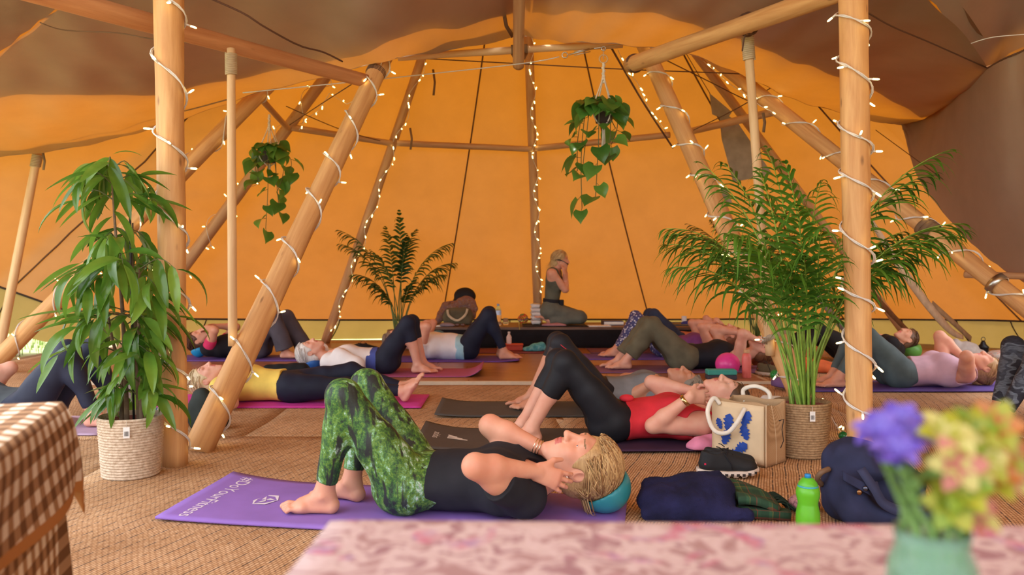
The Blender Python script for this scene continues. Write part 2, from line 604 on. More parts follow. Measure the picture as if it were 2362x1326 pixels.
RL = [(1205, 84, 6.9), (1050, 114, 6.35), (900, 138, 5.85), (750, 178, 6.5), (590, 216, 7.5), (430, 272, 7.9), (300, 311, 8.1), (150, 344, 8.3), (0, 361, 8.4), (-250, 372, 8.4), (-600, 385, 8.2)]
FL = [(1205, -330, 5.2), (1000, -300, 4.9), (800, -270, 4.6), (600, -240, 4.5), (400, -170, 4.5), (250, -70, 4.8), (150, 8, 5.1), (60, 76, 5.5), (-60, 165, 6.0), (-250, 260, 6.8), (-600, 330, 7.4)]
tag(obj('ceiling', *loftsheet(RL, FL, 80, 34, 0.10), M_ROOF), kind='structure', label='slack tan canvas roof over the reddish beam', cat='canopy')
vbL = lambda u: lerpl([0, 0.1, 0.22, 0.35, 0.5, 0.65, 0.8, 1], [0.22, 0.16, 0.14, 0.18, 0.32, 0.58, 0.80, 0.85], u)
tag(obj('ceiling_outer', *loftsheet(RL, FL, 80, 20, 0.10, vbL, 0.16), M_OUTER), kind='structure', label='second canvas layer over the roof of the reddish beam', cat='canopy')

RR = [(1205, 84, 6.9), (1300, 97, 6.6), (1420, 102, 6.4), (1583, 124, 6.5), (1726, 180, 6.7), (1832, 230, 7.2), (1950, 262, 7.9), (2072, 288, 8.5), (2132, 262, 8.3)]
FR = [(1205, -330, 5.2), (1350, -300, 5.0), (1500, -260, 4.8), (1680, -220, 4.6), (1850, -160, 4.5), (2000, -90, 4.5), (2140, -2, 4.9), (2276, 158, 5.7), (2200, 210, 6.8)]
tag(obj('ceiling', *loftsheet(RR, FR, 70, 34, 0.05), M_ROOF), kind='structure', label='slack tan canvas roof over the knotty beam', cat='canopy')
vbR = lambda u: lerpl([0, 0.12, 0.25, 0.4, 0.5, 0.62, 0.75, 0.88, 1], [0.22, 0.26, 0.30, 0.27, 0.30, 0.34, 0.34, 0.28, 0.1], u)
tag(obj('ceiling_outer', *loftsheet(RR, FR, 70, 20, 0.05, vbR, 0.16), M_OUTER), kind='structure', label='second canvas layer over the roof of the knotty beam', cat='canopy')

PT = [(2078, 286, 8.45), (2130, 258, 8.2), (2276, 157, 5.75), (2362, 114, 5.3), (2500, 40, 4.9), (2800, -120, 4.3)]
PL = [(2085, 305, 8.4), (2122, 418, 7.6), (2240, 560, 6.6), (2362, 652, 6.0), (2500, 715, 5.7), (2800, 800, 5.0)]
tag(obj('wall_right', *loftsheet(PT, PL, 40, 24, 0.0, wr=0.008), M_ROOF), kind='structure', label='grey-brown canvas panel sloping down beside the clamped pole', cat='wall')
PTo = [(a, b - 10, d + 0.25) for a, b, d in PT]; PLo = [(a + 25, b, d + 0.25) for a, b, d in PL]
tag(obj('wall_right_outer', *loftsheet(PTo, PLo, 30, 12, 0.0, wr=0.0), M_OUTER), kind='structure', label='second canvas layer behind the grey-brown panel', cat='wall')
pr = MB()
pr.add(tube([interp([P(*q) for q in PT], i / 40) - Vector((0, 0.01, 0.004)) for i in range(33)], 0.006, 5))
pr.add(tube([P(2020, 300, 8.2), P(2150, 395, 7.3), P(2362, 552, 5.9), P(2450, 612, 5.5)], 0.004, 5))
tag(pr.build('trim_5', M_CORD), kind='structure', label='dark bound edge and seam of the grey-brown panel', cat='trim')

DRf = [(2140, -2, 4.95), (2200, 70, 5.3), (2276, 157, 5.8), (2362, 113, 5.4), (2800, -125, 4.35)]
DRb = [(1900, -620, 4.0), (2200, -620, 4.0), (2450, -560, 4.0), (2700, -460, 4.0), (3100, -300, 4.0)]
tag(obj('ceiling_gore', *loftsheet(DRf, DRb, 20, 10, 0, off=0.02), M_CANVAS), kind='structure', label='dark brown canvas gore above the grey-brown panel', cat='canopy')
DLf = [(380, -170, 4.45), (250, -70, 4.75), (150, 8, 5.05), (60, 76, 5.45), (-60, 165, 5.95), (-250, 260, 6.8)]
DLb = [(330, -420, 3.6), (150, -380, 3.6), (0, -320, 3.7), (-150, -240, 3.8), (-300, -150, 4.0), (-500, 0, 4.4)]
tag(obj('ceiling_gore', *loftsheet(DLf, DLb, 24, 12, 0.05, off=0.01), M_CANVAS), kind='structure', label='dark grey canvas gore above the reddish beam', cat='canopy')
tag(obj('ceiling_outer', *loftsheet(DRf, DRb, 20, 10, 0, off=0.14), M_OUTER), kind='structure', label='added canvas layer shading the dark brown gore', cat='canopy')  # unseen layer, added to keep this gore in shade
tag(obj('ceiling_outer', *loftsheet(DLf, DLb, 24, 12, 0.05, off=0.14), M_OUTER), kind='structure', label='added canvas layer shading the dark grey gore', cat='canopy')  # added out of sight above the gore to darken it
# the roof goes on over the photographer
def overhead(u, v):
    yy = 5.4 - 7.4 * v; xl = -3.7 + 2.05 * min(1, max(0, (2.7 - yy) / 0.5)); x = xl + (7.0 - xl) * u  # unseen roof edge cut back here so sun reaches the gingham table
    return (x, yy, 3.75 + 0.5 * math.sin(PI * v) - 0.10 * (x - 0.6) ** 2 * 0.35 - 1.2 * max(0, (x - 2.5) / 3) ** 2)
tag(obj('ceiling', *grid(overhead, 20, 20), M_OUTER), kind='structure', label='canvas roof of the near tipi overhead', cat='canopy')

def frontcone(u, v):
    e = [P(*q) for q in RL[::-1]] + [P(*q) for q in RR[1:]]
    return (interp(e, u) - Vector((0, 0.01, 0.0))).lerp(APEX, v)
tag(obj('wall_front', *grid(frontcone, 60, 12), M_CANVAS), kind='structure', label='front gores of the tipi above the roof edge', cat='wall')
# ---- poles
def pole(name, label, a, b, ra, rb, mat, seed=0, group=None, cat='pole', seg=36, n=16, lump=0.05):
    a = Vector(a); b = Vector(b)
    L = (b - a).length
    r = random.Random(seed)
    ph = [(r.uniform(0, 6), r.uniform(2, 9)) for _ in range(3)]
    kn = [(r.uniform(0, 1), r.uniform(0, 6.28), r.uniform(0.03, 0.09)) for _ in range(int(L * 5))]
    def radf(i, an):
        t = i / seg
        s = 1 + lump * 0.5 * math.sin(ph[0][0] + t * ph[0][1] * 2) + lump * 0.35 * math.sin(an * 2 + ph[1][0] + t * 5)
        for tk, ak, h in kn:
            dz = (t - tk) * L / 0.035; da = math.atan2(math.sin(an - ak), math.cos(an - ak)) / 0.45
            e = dz * dz + da * da
            if e < 4: s += h * math.exp(-e)
        return s
    bend = r.uniform(-0.001, 0.001) * L
    path = [(bend * math.sin(PI * i / seg), bend * 0.5 * math.sin(2 * PI * i / seg), L * i / seg) for i in range(seg + 1)]
    rad = [ra + (rb - ra) * i / seg for i in range(seg + 1)]
    v, f = tube(path, rad, n, True, 1.0, radf)
    o = obj(name, v, f, mat)
    o.location = a
    o.rotation_mode = 'QUATERNION'
    o.rotation_quaternion = (b - a).to_track_quat('Z', 'Y')
    return tag(o, label, cat, group)

APX = Vector((0.08, 8.2, 6.0))
PF_L = (P(403, 1076, 4.19), P(387, -205, 4.19))
PF_L[0].z = 0
PF_R = (Vector((1.755, 4.15, 0)), P(1961, -410, 4.2))
pole('tent_post', 'thick upright peeled post with lights beside the basket ficus', PF_L[0], PF_L[1], 0.062, 0.074, M_POLE, 1)
pole('tent_post', 'thick upright peeled post with lights beside the areca palm', PF_R[0], PF_R[1], 0.061, 0.076, M_POLE, 2)

A0 = Vector((-1.72, 4.5, 0)); D0 = Vector((2.0, 5.5, 0)); B0 = Vector((-2.5, 11.0, 0)); C0 = Vector((0.375, 11.5, 0))
E0 = Vector((-4.75, 10.0, 0)); F0 = Vector((-5.05, 7.9, 0))
CROWN = lambda a: a + (APX - a) * 0.955      # the poles lean together below the canvas peak
def upto(a, via, z):
    t = (z - a.z) / (via.z - a.z)
    return a + (via - a) * t
E1 = upto(E0, P(742, 190, 9.08), 5.1)
F1 = upto(F0, P(582, 232, 8.0), 4.3)
G1 = P(1791, 250, 6.9); G0 = P(2362, 705, 5.3)
G1 = upto(G0, G1, 4.2); G0 = upto(G0, P(1791, 250, 6.9), 0)
H0 = Vector((5.3, 10.9, 0)); H1 = upto(H0, P(1662, 200, 9.2), 5.3)
pole('leaning_pole', 'stout leaning pole wound with lights, footed next to the front post', A0, CROWN(A0), 0.079, 0.052, M_POLE, 3)
pole('leaning_pole', 'stout leaning pole wound with lights behind the basket palm', D0, CROWN(D0), 0.078, 0.052, M_POLE, 4)
pole('leaning_pole', 'slim leaning pole with lights beside the kentia palm', B0, CROWN(B0), 0.062, 0.046, M_POLE2, 5)
pole('leaning_pole', 'slim upright pole with lights behind the kneeling instructor', C0, CROWN(C0), 0.062, 0.046, M_POLE2, 6)
pole('leaning_pole', 'leaning pole with lights behind the hanging plant and thin prop', E0, E1, 0.072, 0.06, M_POLE2, 7)
pole('leaning_pole', 'drilled leaning pole with lights by the daylight opening', F0, F1, 0.085, 0.075, M_POLE, 8)
pole('leaning_pole', 'leaning pole with lights and steel clamp beside the grey canvas panel', G0, G1, 0.062, 0.06, M_POLE, 9)
pole('leaning_pole', 'bare dark pole against the orange wall behind the areca fronds', H0, H1, 0.05, 0.05, M_POLE2, 10)

# beams and props
pole('tent_beam', 'long reddish beam resting on the rope-bound prop and leaning pole', P(0, -40, 3.9) + (P(0, -40, 3.9) - P(850, 188, 6.0)) * 0.35, P(846, 187, 5.92), 0.062, 0.046, wood_mat('reddish spruce', (0.40, 0.155, 0.06), (0.60, 0.29, 0.13)), 11, cat='beam')
pole('tent_beam', 'long knotty beam with sawn end lying across the prop', P(1958, -28, 4.40) + (P(1958, -28, 4.40) - P(1453, 150, 6.3)) * 0.3, P(1453, 150, 6.3), 0.052, 0.062, M_POLE, 12, cat='beam')
pole('cross_beam', 'pale cross beam with tapered ends under the roof ridge', P(918, 132, 6.75), P(1436, 101, 6.75), 0.028, 0.032, M_PALE, 13, cat='beam', lump=0.12)
pole('ridge_post', 'round wooden post strapped to the cross beam', P(1196, 152, 6.64), P(1199, -140, 5.6), 0.046, 0.041, M_POLE2, 14)
S1b = P(537, 798, 4.80); S1t = P(533, 112, 4.86)
S2b = P(1777, 818, 5.66); S2t = P(1723, 66, 5.35)
prop1 = pole('prop_pole', 'slender upright prop with rope-bound head under the reddish beam', S1b, S1t, 0.027, 0.024, M_PALE, 15, lump=0.02)
prop2 = pole('prop_pole', 'slender prop with rope-bound head under the knotty beam', S2b, S2t, 0.033, 0.028, M_PALE, 16, lump=0.02)
S3b = Vector((-5.35, 8.55, 0)); S3t = P(88, 350, 8.5)
prop3 = pole('prop_pole', 'pale outer prop holding the roof edge by the daylight opening', S3b, S3t, 0.05, 0.04, M_PALE, 17, lump=0.02)
def spread(a, b, s, lab, r=0.038):
    pole('spreader_bar', lab, a, b, r, r * 0.92, M_POLE2, s, cat='bar', lump=0.03)
spread(P(595, 220, 7.95), P(664, 296, 9.1), 20, 'short spreader bar above the smaller hanging plant', 0.032)
spread(P(672, 294, 9.2), P(905, 331, 9.75), 21, 'spreader bar between the hanging plant and the slim leaning pole')
spread(P(915, 330, 9.75), P(1226, 344, 10.05), 22, 'spreader bar between slim leaning pole and centre back pole')
spread(P(1236, 342, 10.05), P(1545, 311, 9.3), 23, 'spreader bar behind the larger hanging plant')
spread(P(1580, 306, 9.2), P(1785, 258, 7.1), 24, 'spreader bar crossing in front of the grey canvas flap')
spread(P(2226, 633, 6.2), P(2480, 640, 5.6), 25, 'short wooden bar behind the clamped leaning pole', 0.026)

# rope lashings and straps (parts of the props)
def wrap(owner, zc0, zc1, r, mat, n, wr):
    v, f = tube([(r * math.cos(2 * PI * i / 18), r * math.sin(2 * PI * i / 18), zc0 + (zc1 - zc0) * i / (18 * n)) for i in range(18 * n + 1)], wr, 6)
    return obj('rope_binding', v, f, mat, owner)
L1 = (S1t - S1b).length; L2 = (S2t - S2b).length; L3 = (S3t - S3b).length
wrap(prop1, L1 - 0.155, L1 - 0.03, 0.030, M_ROPE, 12, 0.0062)
wrap(prop2, L2 - 0.20, L2 - 0.05, 0.034, M_ROPE, 12, 0.0075)
wrap(prop3, L3 - 0.16, L3 - 0.03, 0.045, M_ROPE, 8, 0.009)

def strap(label, path, w=0.035, t=0.004, mat=None, up=Vector((0, 0, 1)), name='strap'):
    o = obj(name, *ribbon(path, w, t, up), mat or M_STRAP)
    return tag(o, label, 'strap')
def loop(c, ax, r, n=20, a0=0, a1=2 * PI):
    ax = Vector(ax).normalized(); u = ax.orthogonal().normalized(); w = ax.cross(u)
    return [Vector(c) + u * (r * math.cos(a0 + (a1 - a0) * i / n)) + w * (r * math.sin(a0 + (a1 - a0) * i / n)) for i in range(n + 1)]
def bandring(c, ax, r, w, t, n=28):
    """flat band lying round an axis"""
    ax = Vector(ax).normalized(); u = ax.orthogonal().normalized(); q = ax.cross(u); v = []; f = []
    for k in range(n):
        d = u * math.cos(2 * PI * k / n) + q * math.sin(2 * PI * k / n)
        for rr, zz in ((r, -w / 2), (r + t, -w / 2), (r + t, w / 2), (r, w / 2)): v.append(Vector(c) + d * rr + ax * zz)
    for k in range(n):
        k2 = (k + 1) % n
        for e in range(4): f.append((k * 4 + e, k * 4 + (e + 1) % 4, k2 * 4 + (e + 1) % 4, k2 * 4 + e))
    return v, f
def ringtube(c, ax, r, t, n=24): return tube(loop(c, ax, r, n), t, 6)
o = MB()
dA = (APX - A0).normalized()
for k in range(4): o.add(ringtube(A0 + dA * (2.68 / dA.z * 0.9 + k * 0.012), dA, 0.066, 0.006))
tag(o.build('lashing', M_CORD), 'dark cord lashing the reddish beam to the leaning pole', 'lashing')
o = MB(); dB = (P(1453, 150, 6.3) - P(1958, -28, 4.40)).normalized()
for k in range(3): o.add(ringtube(P(1462, 147, 6.27) - dB * 0.012 * k, dB, 0.067, 0.006))
tag(o.build('lashing', M_CORD), 'dark cord around the sawn end of the knotty beam', 'lashing')
o = MB(); o.add(ringtube(P(1730, 54, 5.2), dB, 0.068, 0.007)); o.add(ringtube(P(1722, 58, 5.2), dB, 0.070, 0.006)); o.add(tube([P(1727, 60, 5.15), P(1716, 90, 5.2), P(1712, 118, 5.2)], 0.005, 5))
tag(o.build('lashing', M_CORD), 'dark cord tying the prop head to the knotty beam', 'lashing')
o = MB(); o.add(bandring(P(1212, 113, 6.74), P(1436, 101, 6.75) - P(918, 132, 6.75), 0.036, 0.035, 0.004)); o.add(bandring(P(1184, 115, 6.74), P(1436, 101, 6.75) - P(918, 132, 6.75), 0.036, 0.035, 0.004)); o.add(ribbon([P(1184, 124, 6.70), P(1190, 134, 6.60), P(1198, 137, 6.575), P(1206, 134, 6.60), P(1212, 122, 6.70)], 0.04, 0.004, Vector((0, -1, 0))))
tag(o.build('strap', M_STRAP), 'brown webbing straps holding the ridge post to the cross beam', 'strap')
strap('brown tether hanging beside the ridge post', [P(1157, -10, 6.2), P(1160, 20, 6.3), P(1168, 60, 6.5), P(1183, 85, 6.6)], 0.03, 0.004, up=Vector((0, 1, 0)))
sb = strap('buckled webbing strap round the prop and the leaning pole', [P(1772, 790, 5.68), P(1760, 785, 5.62), P(1772, 780, 5.60), P(1800, 768, 5.62), P(1822, 758, 5.72)], 0.04, 0.004, cloth((0.42, 0.34, 0.26)), Vector((0, -1, 0.2)))
obj('buckle', *tube([P(1760, 778, 5.58), P(1760, 794, 5.58), P(1769, 794, 5.58), P(1769, 778, 5.58), P(1760, 778, 5.58)], 0.004, 6), M_STEEL, sb)
def hangstrap(px, py, d, l, lab):
    strap(lab, [P(px, py, d), P(px + 4, py + l * 0.5, d), P(px + 1, py + l, d)], 0.025, 0.003, up=Vector((0, 1, 0)))
hangstrap(999, 160, 9.2, 60, 'loose dark strap end beside the slim leaning pole top')
hangstrap(946, 295, 9.6, 50, 'loose dark strap end at the slim pole and spreader joint')
hangstrap(1760, 260, 7.0, 45, 'loose dark strap end at the spreader and clamped pole joint')
hangstrap(99, 352, 8.4, 40, 'loose strap end beside the outer prop head')
hangstrap(2022, 40, 5.6, 34, 'loose pale strap end below the roof beside the areca post')
# strap rolls against the right-hand wall
def fold(label, pts, w, mat): return tag(obj('canvas_tie', *ribbon(curve(pts, 24), w, 0.006, Vector((0, -1, 0.3))), mat), label, 'strap')
fold('long grey canvas tie hanging in a curve behind the areca post', [P(2010, 510, 8.8), P(2060, 590, 9.0), P(2130, 690, 9.4), P(2190, 760, 9.8), P(2222, 778, 10.0)], [0.05 + 0.06 * math.sin(PI * i / 24) for i in range(25)], cloth((0.40, 0.28, 0.19)))
fold('grey webbing tie curving down between the palm stems and the post', [P(1880, 672, 9.8), P(1905, 705, 10.0), P(1935, 745, 10.2), P(1965, 775, 10.4)], 0.095, cloth((0.20, 0.17, 0.15)))
fold('dark brown webbing tie running down to the skirt by the areca post', [P(2012, 675, 9.6), P(2050, 718, 9.9), P(2098, 768, 10.3)], 0.07, cloth((0.16, 0.08, 0.04)))
fold('slack canvas tie beyond the clamped leaning pole', [P(2150, 700, 9.6), P(2200, 745, 9.9), P(2240, 782, 10.2)], 0.07, cloth((0.26, 0.17, 0.10)))
# grey flap panels sewn to the canvas
def flap(px, d, lab, s=1.0):
    out = []
    for (a, b) in px: out.append(P(a, b, d))
    n = len(out)
    v = out + [p + Vector((0, 0.012, 0)) for p in out]
    f = [tuple(range(n)), tuple(range(2 * n - 1, n - 1, -1))] + [(i, i + n, (i + 1) % n + n, (i + 1) % n) for i in range(n)]
    return tag(obj('canvas_flap', v, f, cloth((0.30, 0.245, 0.185)), smooth=False), lab, 'flap')
fl = flap([(1637, 215), (1688, 258), (1682, 268), (1700, 280), (1782, 402), (1692, 420), (1665, 320), (1660, 270), (1643, 263)], 8.9, 'grey arrow-shaped canvas flap hanging below a cord')
flap([(1664, 424), (1679, 440), (1690, 470), (1668, 462), (1657, 445)], 8.8, 'small grey canvas patch below the arrow-shaped flap')

# cords and cables
def cord(label, pts, r=0.005, mat=None, name='cord'):
    return tag(obj(name, *tube(curve(pts, 16), r, 5), mat or M_CORD), label, 'cord')
cable = cord('pale steel cable stretched below the roof to a turnbuckle', [P(560, 214, 6.5), P(900, 180, 6.5), P(1200, 147, 6.5), P(1290, 131, 6.5)], 0.0045, M_GREYW, 'cable')
tb = MB(); tb.add(ringtube(P(1303, 127, 6.5), (0, 1, 0), 0.022, 0.005)); tb.add(tube([P(1312, 126, 6.5), P(1370, 112, 6.5)], 0.006, 6)); tb.add(tube([P(1324, 120, 6.5), P(1360, 112, 6.5)], 0.004, 5)); tb.add(tube([P(1324, 128, 6.5), P(1362, 119, 6.5)], 0.004, 5)); tb.add(tube([P(1370, 112, 6.5), P(1437, 101, 6.6)], 0.005, 5)); tb.add(ringtube(P(1392, 112, 6.5), (0, 1, 0), 0.016, 0.005))
tb.build('turnbuckle', M_STEEL, cable)
cord('dark cord running behind the cross beam to the knotty beam', [P(920, 132, 7.0), P(1180, 146, 7.0), P(1445, 160, 7.0), P(1700, 170, 7.0), P(1728, 175, 7.0)])
cord('slanting dark cord from the roof to the clamped pole joint', [P(1535, 138, 7.2), P(1640, 190, 7.4), P(1725, 232, 7.6), P(1790, 252, 7.2)])
cord('dark cord crossing behind the prop under the knotty beam', [P(1600, 300, 8.5), P(1700, 250, 7.5), P(1790, 195, 7.0)])
cord('thin cord from which the grey arrow flap hangs', [P(1583, 124, 8.0), P(1610, 170, 8.4), P(1638, 216, 8.9)], 0.004)
cord('slanting cord beside the wound leaning pole', [P(1410, 110, 7.6), P(1480, 230, 8.0), P(1545, 330, 8.6), P(1552, 340, 8.6)], 0.010)
cord('dark cord from the reddish beam end towards the short spreader', [P(810, 195, 6.6), P(740, 240, 7.6), P(668, 288, 9.0)])
cord('dark cord running down from the short spreader to the slim pole', [P(660, 245, 8.6), P(790, 300, 9.2), P(905, 332, 9.8)])
cord('taut dark cord lying along the stout pole near the ficus', [P(838, 205, 6.6), P(740, 440, 6.6), P(640, 640, 6.4), P(560, 800, 6.2)], 0.006)
cord('slack roof cord above the reddish beam with small toggles', [P(470, -10, 4.5), P(560, 30, 4.6), P(610, 62, 4.7), P(690, 105, 4.95), P(745, 120, 5.15), P(790, 142, 5.3)], 0.006)
cord('faint wavy cord under the dark grey gore', [P(92, 52, 4.9), P(150, 70, 5.0), P(270, 76, 5.1), P(350, 90, 5.15), P(450, 100, 5.2)], 0.004, M_STRAP)
cord('thin cord along the lower roof edge above the outer prop', [P(-60, 322, 8.1), P(150, 300, 7.9), P(370, 268, 7.6), P(530, 228, 7.3)], 0.006, M_STRAP)
cord('guy cord running to the corner of the dark brown gore', [P(2003, 30, 4.7), P(2060, 62, 4.9), P(2150, 100, 5.2), P(2275, 156, 5.7)], 0.005)
cord('thin pale cord drooping across the dark gore', [P(2240, 100, 4.8), P(2290, 86, 4.7), P(2380, 78, 4.6)], 0.003, M_GREYW)

# ================================================================= FIGURES
# A small distance-field modeller: rounded cones and ellipsoids melt into one surface, which is then meshed.
V3 = lambda *a: np.array(a, dtype=np.float64)

def _unit(v):
    v = np.asarray(v, float); return v / (np.linalg.norm(v) + 1e-12)

class Prim:
    __slots__ = ('fn', 'lo', 'hi', 'k', 'sub', 'tag')
    def __init__(s, fn, lo, hi, k=0.02, sub=False, tag=''):
        s.fn, s.lo, s.hi, s.k, s.sub, s.tag = fn, np.asarray(lo), np.asarray(hi), k, sub, tag

def cone(a, b, ra, rb, k=0.02, flat=None, clip=None, tag='', sub=False):
    """rounded cone; flat=(axis, s) widens it s times along axis; clip=(point, normal) cuts off what lies along normal"""
    a = np.asarray(a, float); b = np.asarray(b, float)
    ba = b - a; L2 = float(ba @ ba) + 1e-12
    s = 1.0
    if flat is not None:
        n = _unit(flat[0]); s = flat[1]
    def fn(X, Y, Z):
        x = X - a[0]; y = Y - a[1]; z = Z - a[2]
        if flat is not None:
            q = (x * n[0] + y * n[1] + z * n[2]) * (1.0 / s - 1.0)
            x = x + q * n[0]; y = y + q * n[1]; z = z + q * n[2]
        t = np.clip((x * ba[0] + y * ba[1] + z * ba[2]) / L2, 0, 1)
        d = np.sqrt((x - t * ba[0]) ** 2 + (y - t * ba[1]) ** 2 + (z - t * ba[2]) ** 2) - (ra + (rb - ra) * t)
        if clip is not None:
            p, nn = clip
            d = np.maximum(d, (X - p[0]) * nn[0] + (Y - p[1]) * nn[1] + (Z - p[2]) * nn[2])
        return d
    R = max(ra, rb) * max(1.0, s)
    return Prim(fn, np.minimum(a, b) - R, np.maximum(a, b) + R, k, sub, tag)

def ell(c, r, M=None, k=0.02, tag='', sub=False):
    """ellipsoid with radii r along the rows of M"""
    c = np.asarray(c, float); r = np.asarray(r, float)
    M = np.eye(3) if M is None else np.asarray(M, float)
    def fn(X, Y, Z):
        x = X - c[0]; y = Y - c[1]; z = Z - c[2]
        q = [(x * M[i, 0] + y * M[i, 1] + z * M[i, 2]) / r[i] for i in range(3)]
        k0 = np.sqrt(q[0] ** 2 + q[1] ** 2 + q[2] ** 2)
        k1 = np.sqrt((q[0] / r[0]) ** 2 + (q[1] / r[1]) ** 2 + (q[2] / r[2]) ** 2)
        return k0 * (k0 - 1.0) / (k1 + 1e-9)
    e = np.sqrt(((M.T * r) ** 2).sum(axis=1))
    return Prim(fn, c - e, c + e, k, sub, tag)

def field(prims, h, infl=0.0, pad=0.03, post=None, lo=None, hi=None):
    add = [p for p in prims if not p.sub]
    if lo is None:
        lo = np.min([p.lo for p in add], axis=0) - pad; hi = np.max([p.hi for p in add], axis=0) + pad
    n = np.ceil((hi - lo) / h).astype(int) + 1
    D = np.full(n, 0.5, np.float32)
    ax = [(lo[i] + h * np.arange(n[i])).astype(np.float32) for i in range(3)]
    for p in prims:
        m = p.k + infl + 3 * h + 0.004
        i0 = np.clip(np.floor((p.lo - m - lo) / h).astype(int), 0, n); i1 = np.clip(np.ceil((p.hi + m - lo) / h).astype(int) + 1, 0, n)
        if np.any(i1 <= i0): continue
        X = ax[0][i0[0]:i1[0], None, None]; Y = ax[1][None, i0[1]:i1[1], None]; Z = ax[2][None, None, i0[2]:i1[2]]
        d = p.fn(X, Y, Z).astype(np.float32)
        S = D[i0[0]:i1[0], i0[1]:i1[1], i0[2]:i1[2]]
        if p.sub:
            hh = np.clip(0.5 - 0.5 * (S + d) / p.k, 0, 1)
            S[...] = S * (1 - hh) + (-d) * hh + p.k * hh * (1 - hh)
        else:
            hh = np.clip(0.5 + 0.5 * (S - d) / p.k, 0, 1)
            S[...] = S * (1 - hh) + d * hh - p.k * hh * (1 - hh)
    if infl: D -= infl
    if post is not None:
        D = post(ax[0][:, None, None], ax[1][None, :, None], ax[2][None, None, :], D).astype(np.float32)
    return D, lo, h

def nets(D, lo, h, smooth=1):
    """naive surface nets"""
    D[0], D[-1] = 0.5, 0.5; D[:, 0], D[:, -1] = 0.5, 0.5; D[:, :, 0], D[:, :, -1] = 0.5, 0.5
    S = D < 0
    cnt = np.zeros(tuple(np.array(D.shape) - 1), np.uint8)
    for a in (0, 1):
        for b in (0, 1):
            for c in (0, 1):
                cnt += S[a:S.shape[0] - 1 + a, b:S.shape[1] - 1 + b, c:S.shape[2] - 1 + c]
    I = np.argwhere((cnt > 0) & (cnt < 8))
    idx = np.full(cnt.shape, -1, np.int32)
    idx[I[:, 0], I[:, 1], I[:, 2]] = np.arange(len(I))
    acc = np.zeros((len(I), 3)); num = np.zeros(len(I))
    cor = [(a, b, c) for a in (0, 1) for b in (0, 1) for c in (0, 1)]
    val = {q: D[I[:, 0] + q[0], I[:, 1] + q[1], I[:, 2] + q[2]] for q in cor}
    for q in cor:
        for axn in range(3):
            if q[axn] == 0:
                q2 = list(q); q2[axn] = 1; q2 = tuple(q2)
                a, b = val[q], val[q2]
                m = (a < 0) != (b < 0)
                t = np.where(m, a / np.where(m, a - b, 1), 0)
                pos = np.tile(np.array(q, float), (len(I), 1)); pos[:, axn] = t
                acc += pos * m[:, None]; num += m
    V = (I + acc / num[:, None])
    quads = []
    for axn in range(3):
        sl0 = [slice(None)] * 3; sl1 = [slice(None)] * 3
        sl0[axn] = slice(0, -1); sl1[axn] = slice(1, None)
        a = S[tuple(sl0)]; b = S[tuple(sl1)]
        E = np.argwhere(a != b)
        o1, o2 = [(1, 2), (2, 0), (0, 1)][axn]
        E = E[(E[:, o1] > 0) & (E[:, o2] > 0) & (E[:, o1] < cnt.shape[o1]) & (E[:, o2] < cnt.shape[o2])]
        if not len(E): continue
        ins = a[E[:, 0], E[:, 1], E[:, 2]]
        def cell(d1, d2):
            c = E.copy(); c[:, o1] -= d1; c[:, o2] -= d2
            return idx[c[:, 0], c[:, 1], c[:, 2]]
        q = np.stack([cell(1, 1), cell(0, 1), cell(0, 0), cell(1, 0)], 1)
        q[~ins] = q[~ins][:, ::-1]
        quads.append(q)
    Q = np.concatenate(quads)
    Q = Q[(Q >= 0).all(1)]
    for _ in range(smooth):
        nb = np.zeros_like(V); c = np.zeros(len(V))
        for i in range(4):
            j = (i + 1) % 4
            np.add.at(nb, Q[:, i], V[Q[:, j]]); np.add.at(c, Q[:, i], 1)
            np.add.at(nb, Q[:, j], V[Q[:, i]]); np.add.at(c, Q[:, j], 1)
        V = 0.5 * V + 0.5 * nb / np.maximum(c, 1)[:, None]
    return lo + V * h, Q

def npobj(name, V, Q, mats, parent=None, midx=None):
    me = bpy.data.meshes.new(name)
    me.vertices.add(len(V)); me.vertices.foreach_set('co', np.asarray(V, np.float32).ravel())
    nq = len(Q)
    me.loops.add(nq * 4); me.loops.foreach_set('vertex_index', np.asarray(Q, np.int32).ravel())
    me.polygons.add(nq); me.polygons.foreach_set('loop_start', np.arange(0, nq * 4, 4, dtype=np.int32))
    me.polygons.foreach_set('use_smooth', np.ones(nq, bool))
    if not isinstance(mats, (list, tuple)): mats = [mats]
    for m in mats: me.materials.append(m)
    if midx is not None: me.polygons.foreach_set('material_index', np.asarray(midx, np.int32))
    me.update(calc_edges=True); me.validate()
    return link(bpy.data.objects.new(name, me), parent)

def sdfobj(name, prims, h, mats, parent=None, infl=0.0, post=None, smooth=1, mfun=None):
    D, lo, hh = field(prims, h, infl, 0.03 + infl, post)
    V, Q = nets(D, lo, hh, smooth)
    mi = mfun(V[Q].mean(1)) if mfun else None
    return npobj(name, V, Q, mats, parent, mi)

def ik(a, c, l1, l2, pole):
    a = np.asarray(a, float); c = np.asarray(c, float)
    d = c - a; L = np.linalg.norm(d); L2 = min(L, (l1 + l2) * 0.999)
    u = d / L
    x = (l1 * l1 - l2 * l2 + L2 * L2) / (2 * L2)
    hgt = math.sqrt(max(0, l1 * l1 - x * x))
    p = np.asarray(pole, float); p = _unit(p - u * (p @ u))
    return a + u * x + p * hgt, a + u * L2

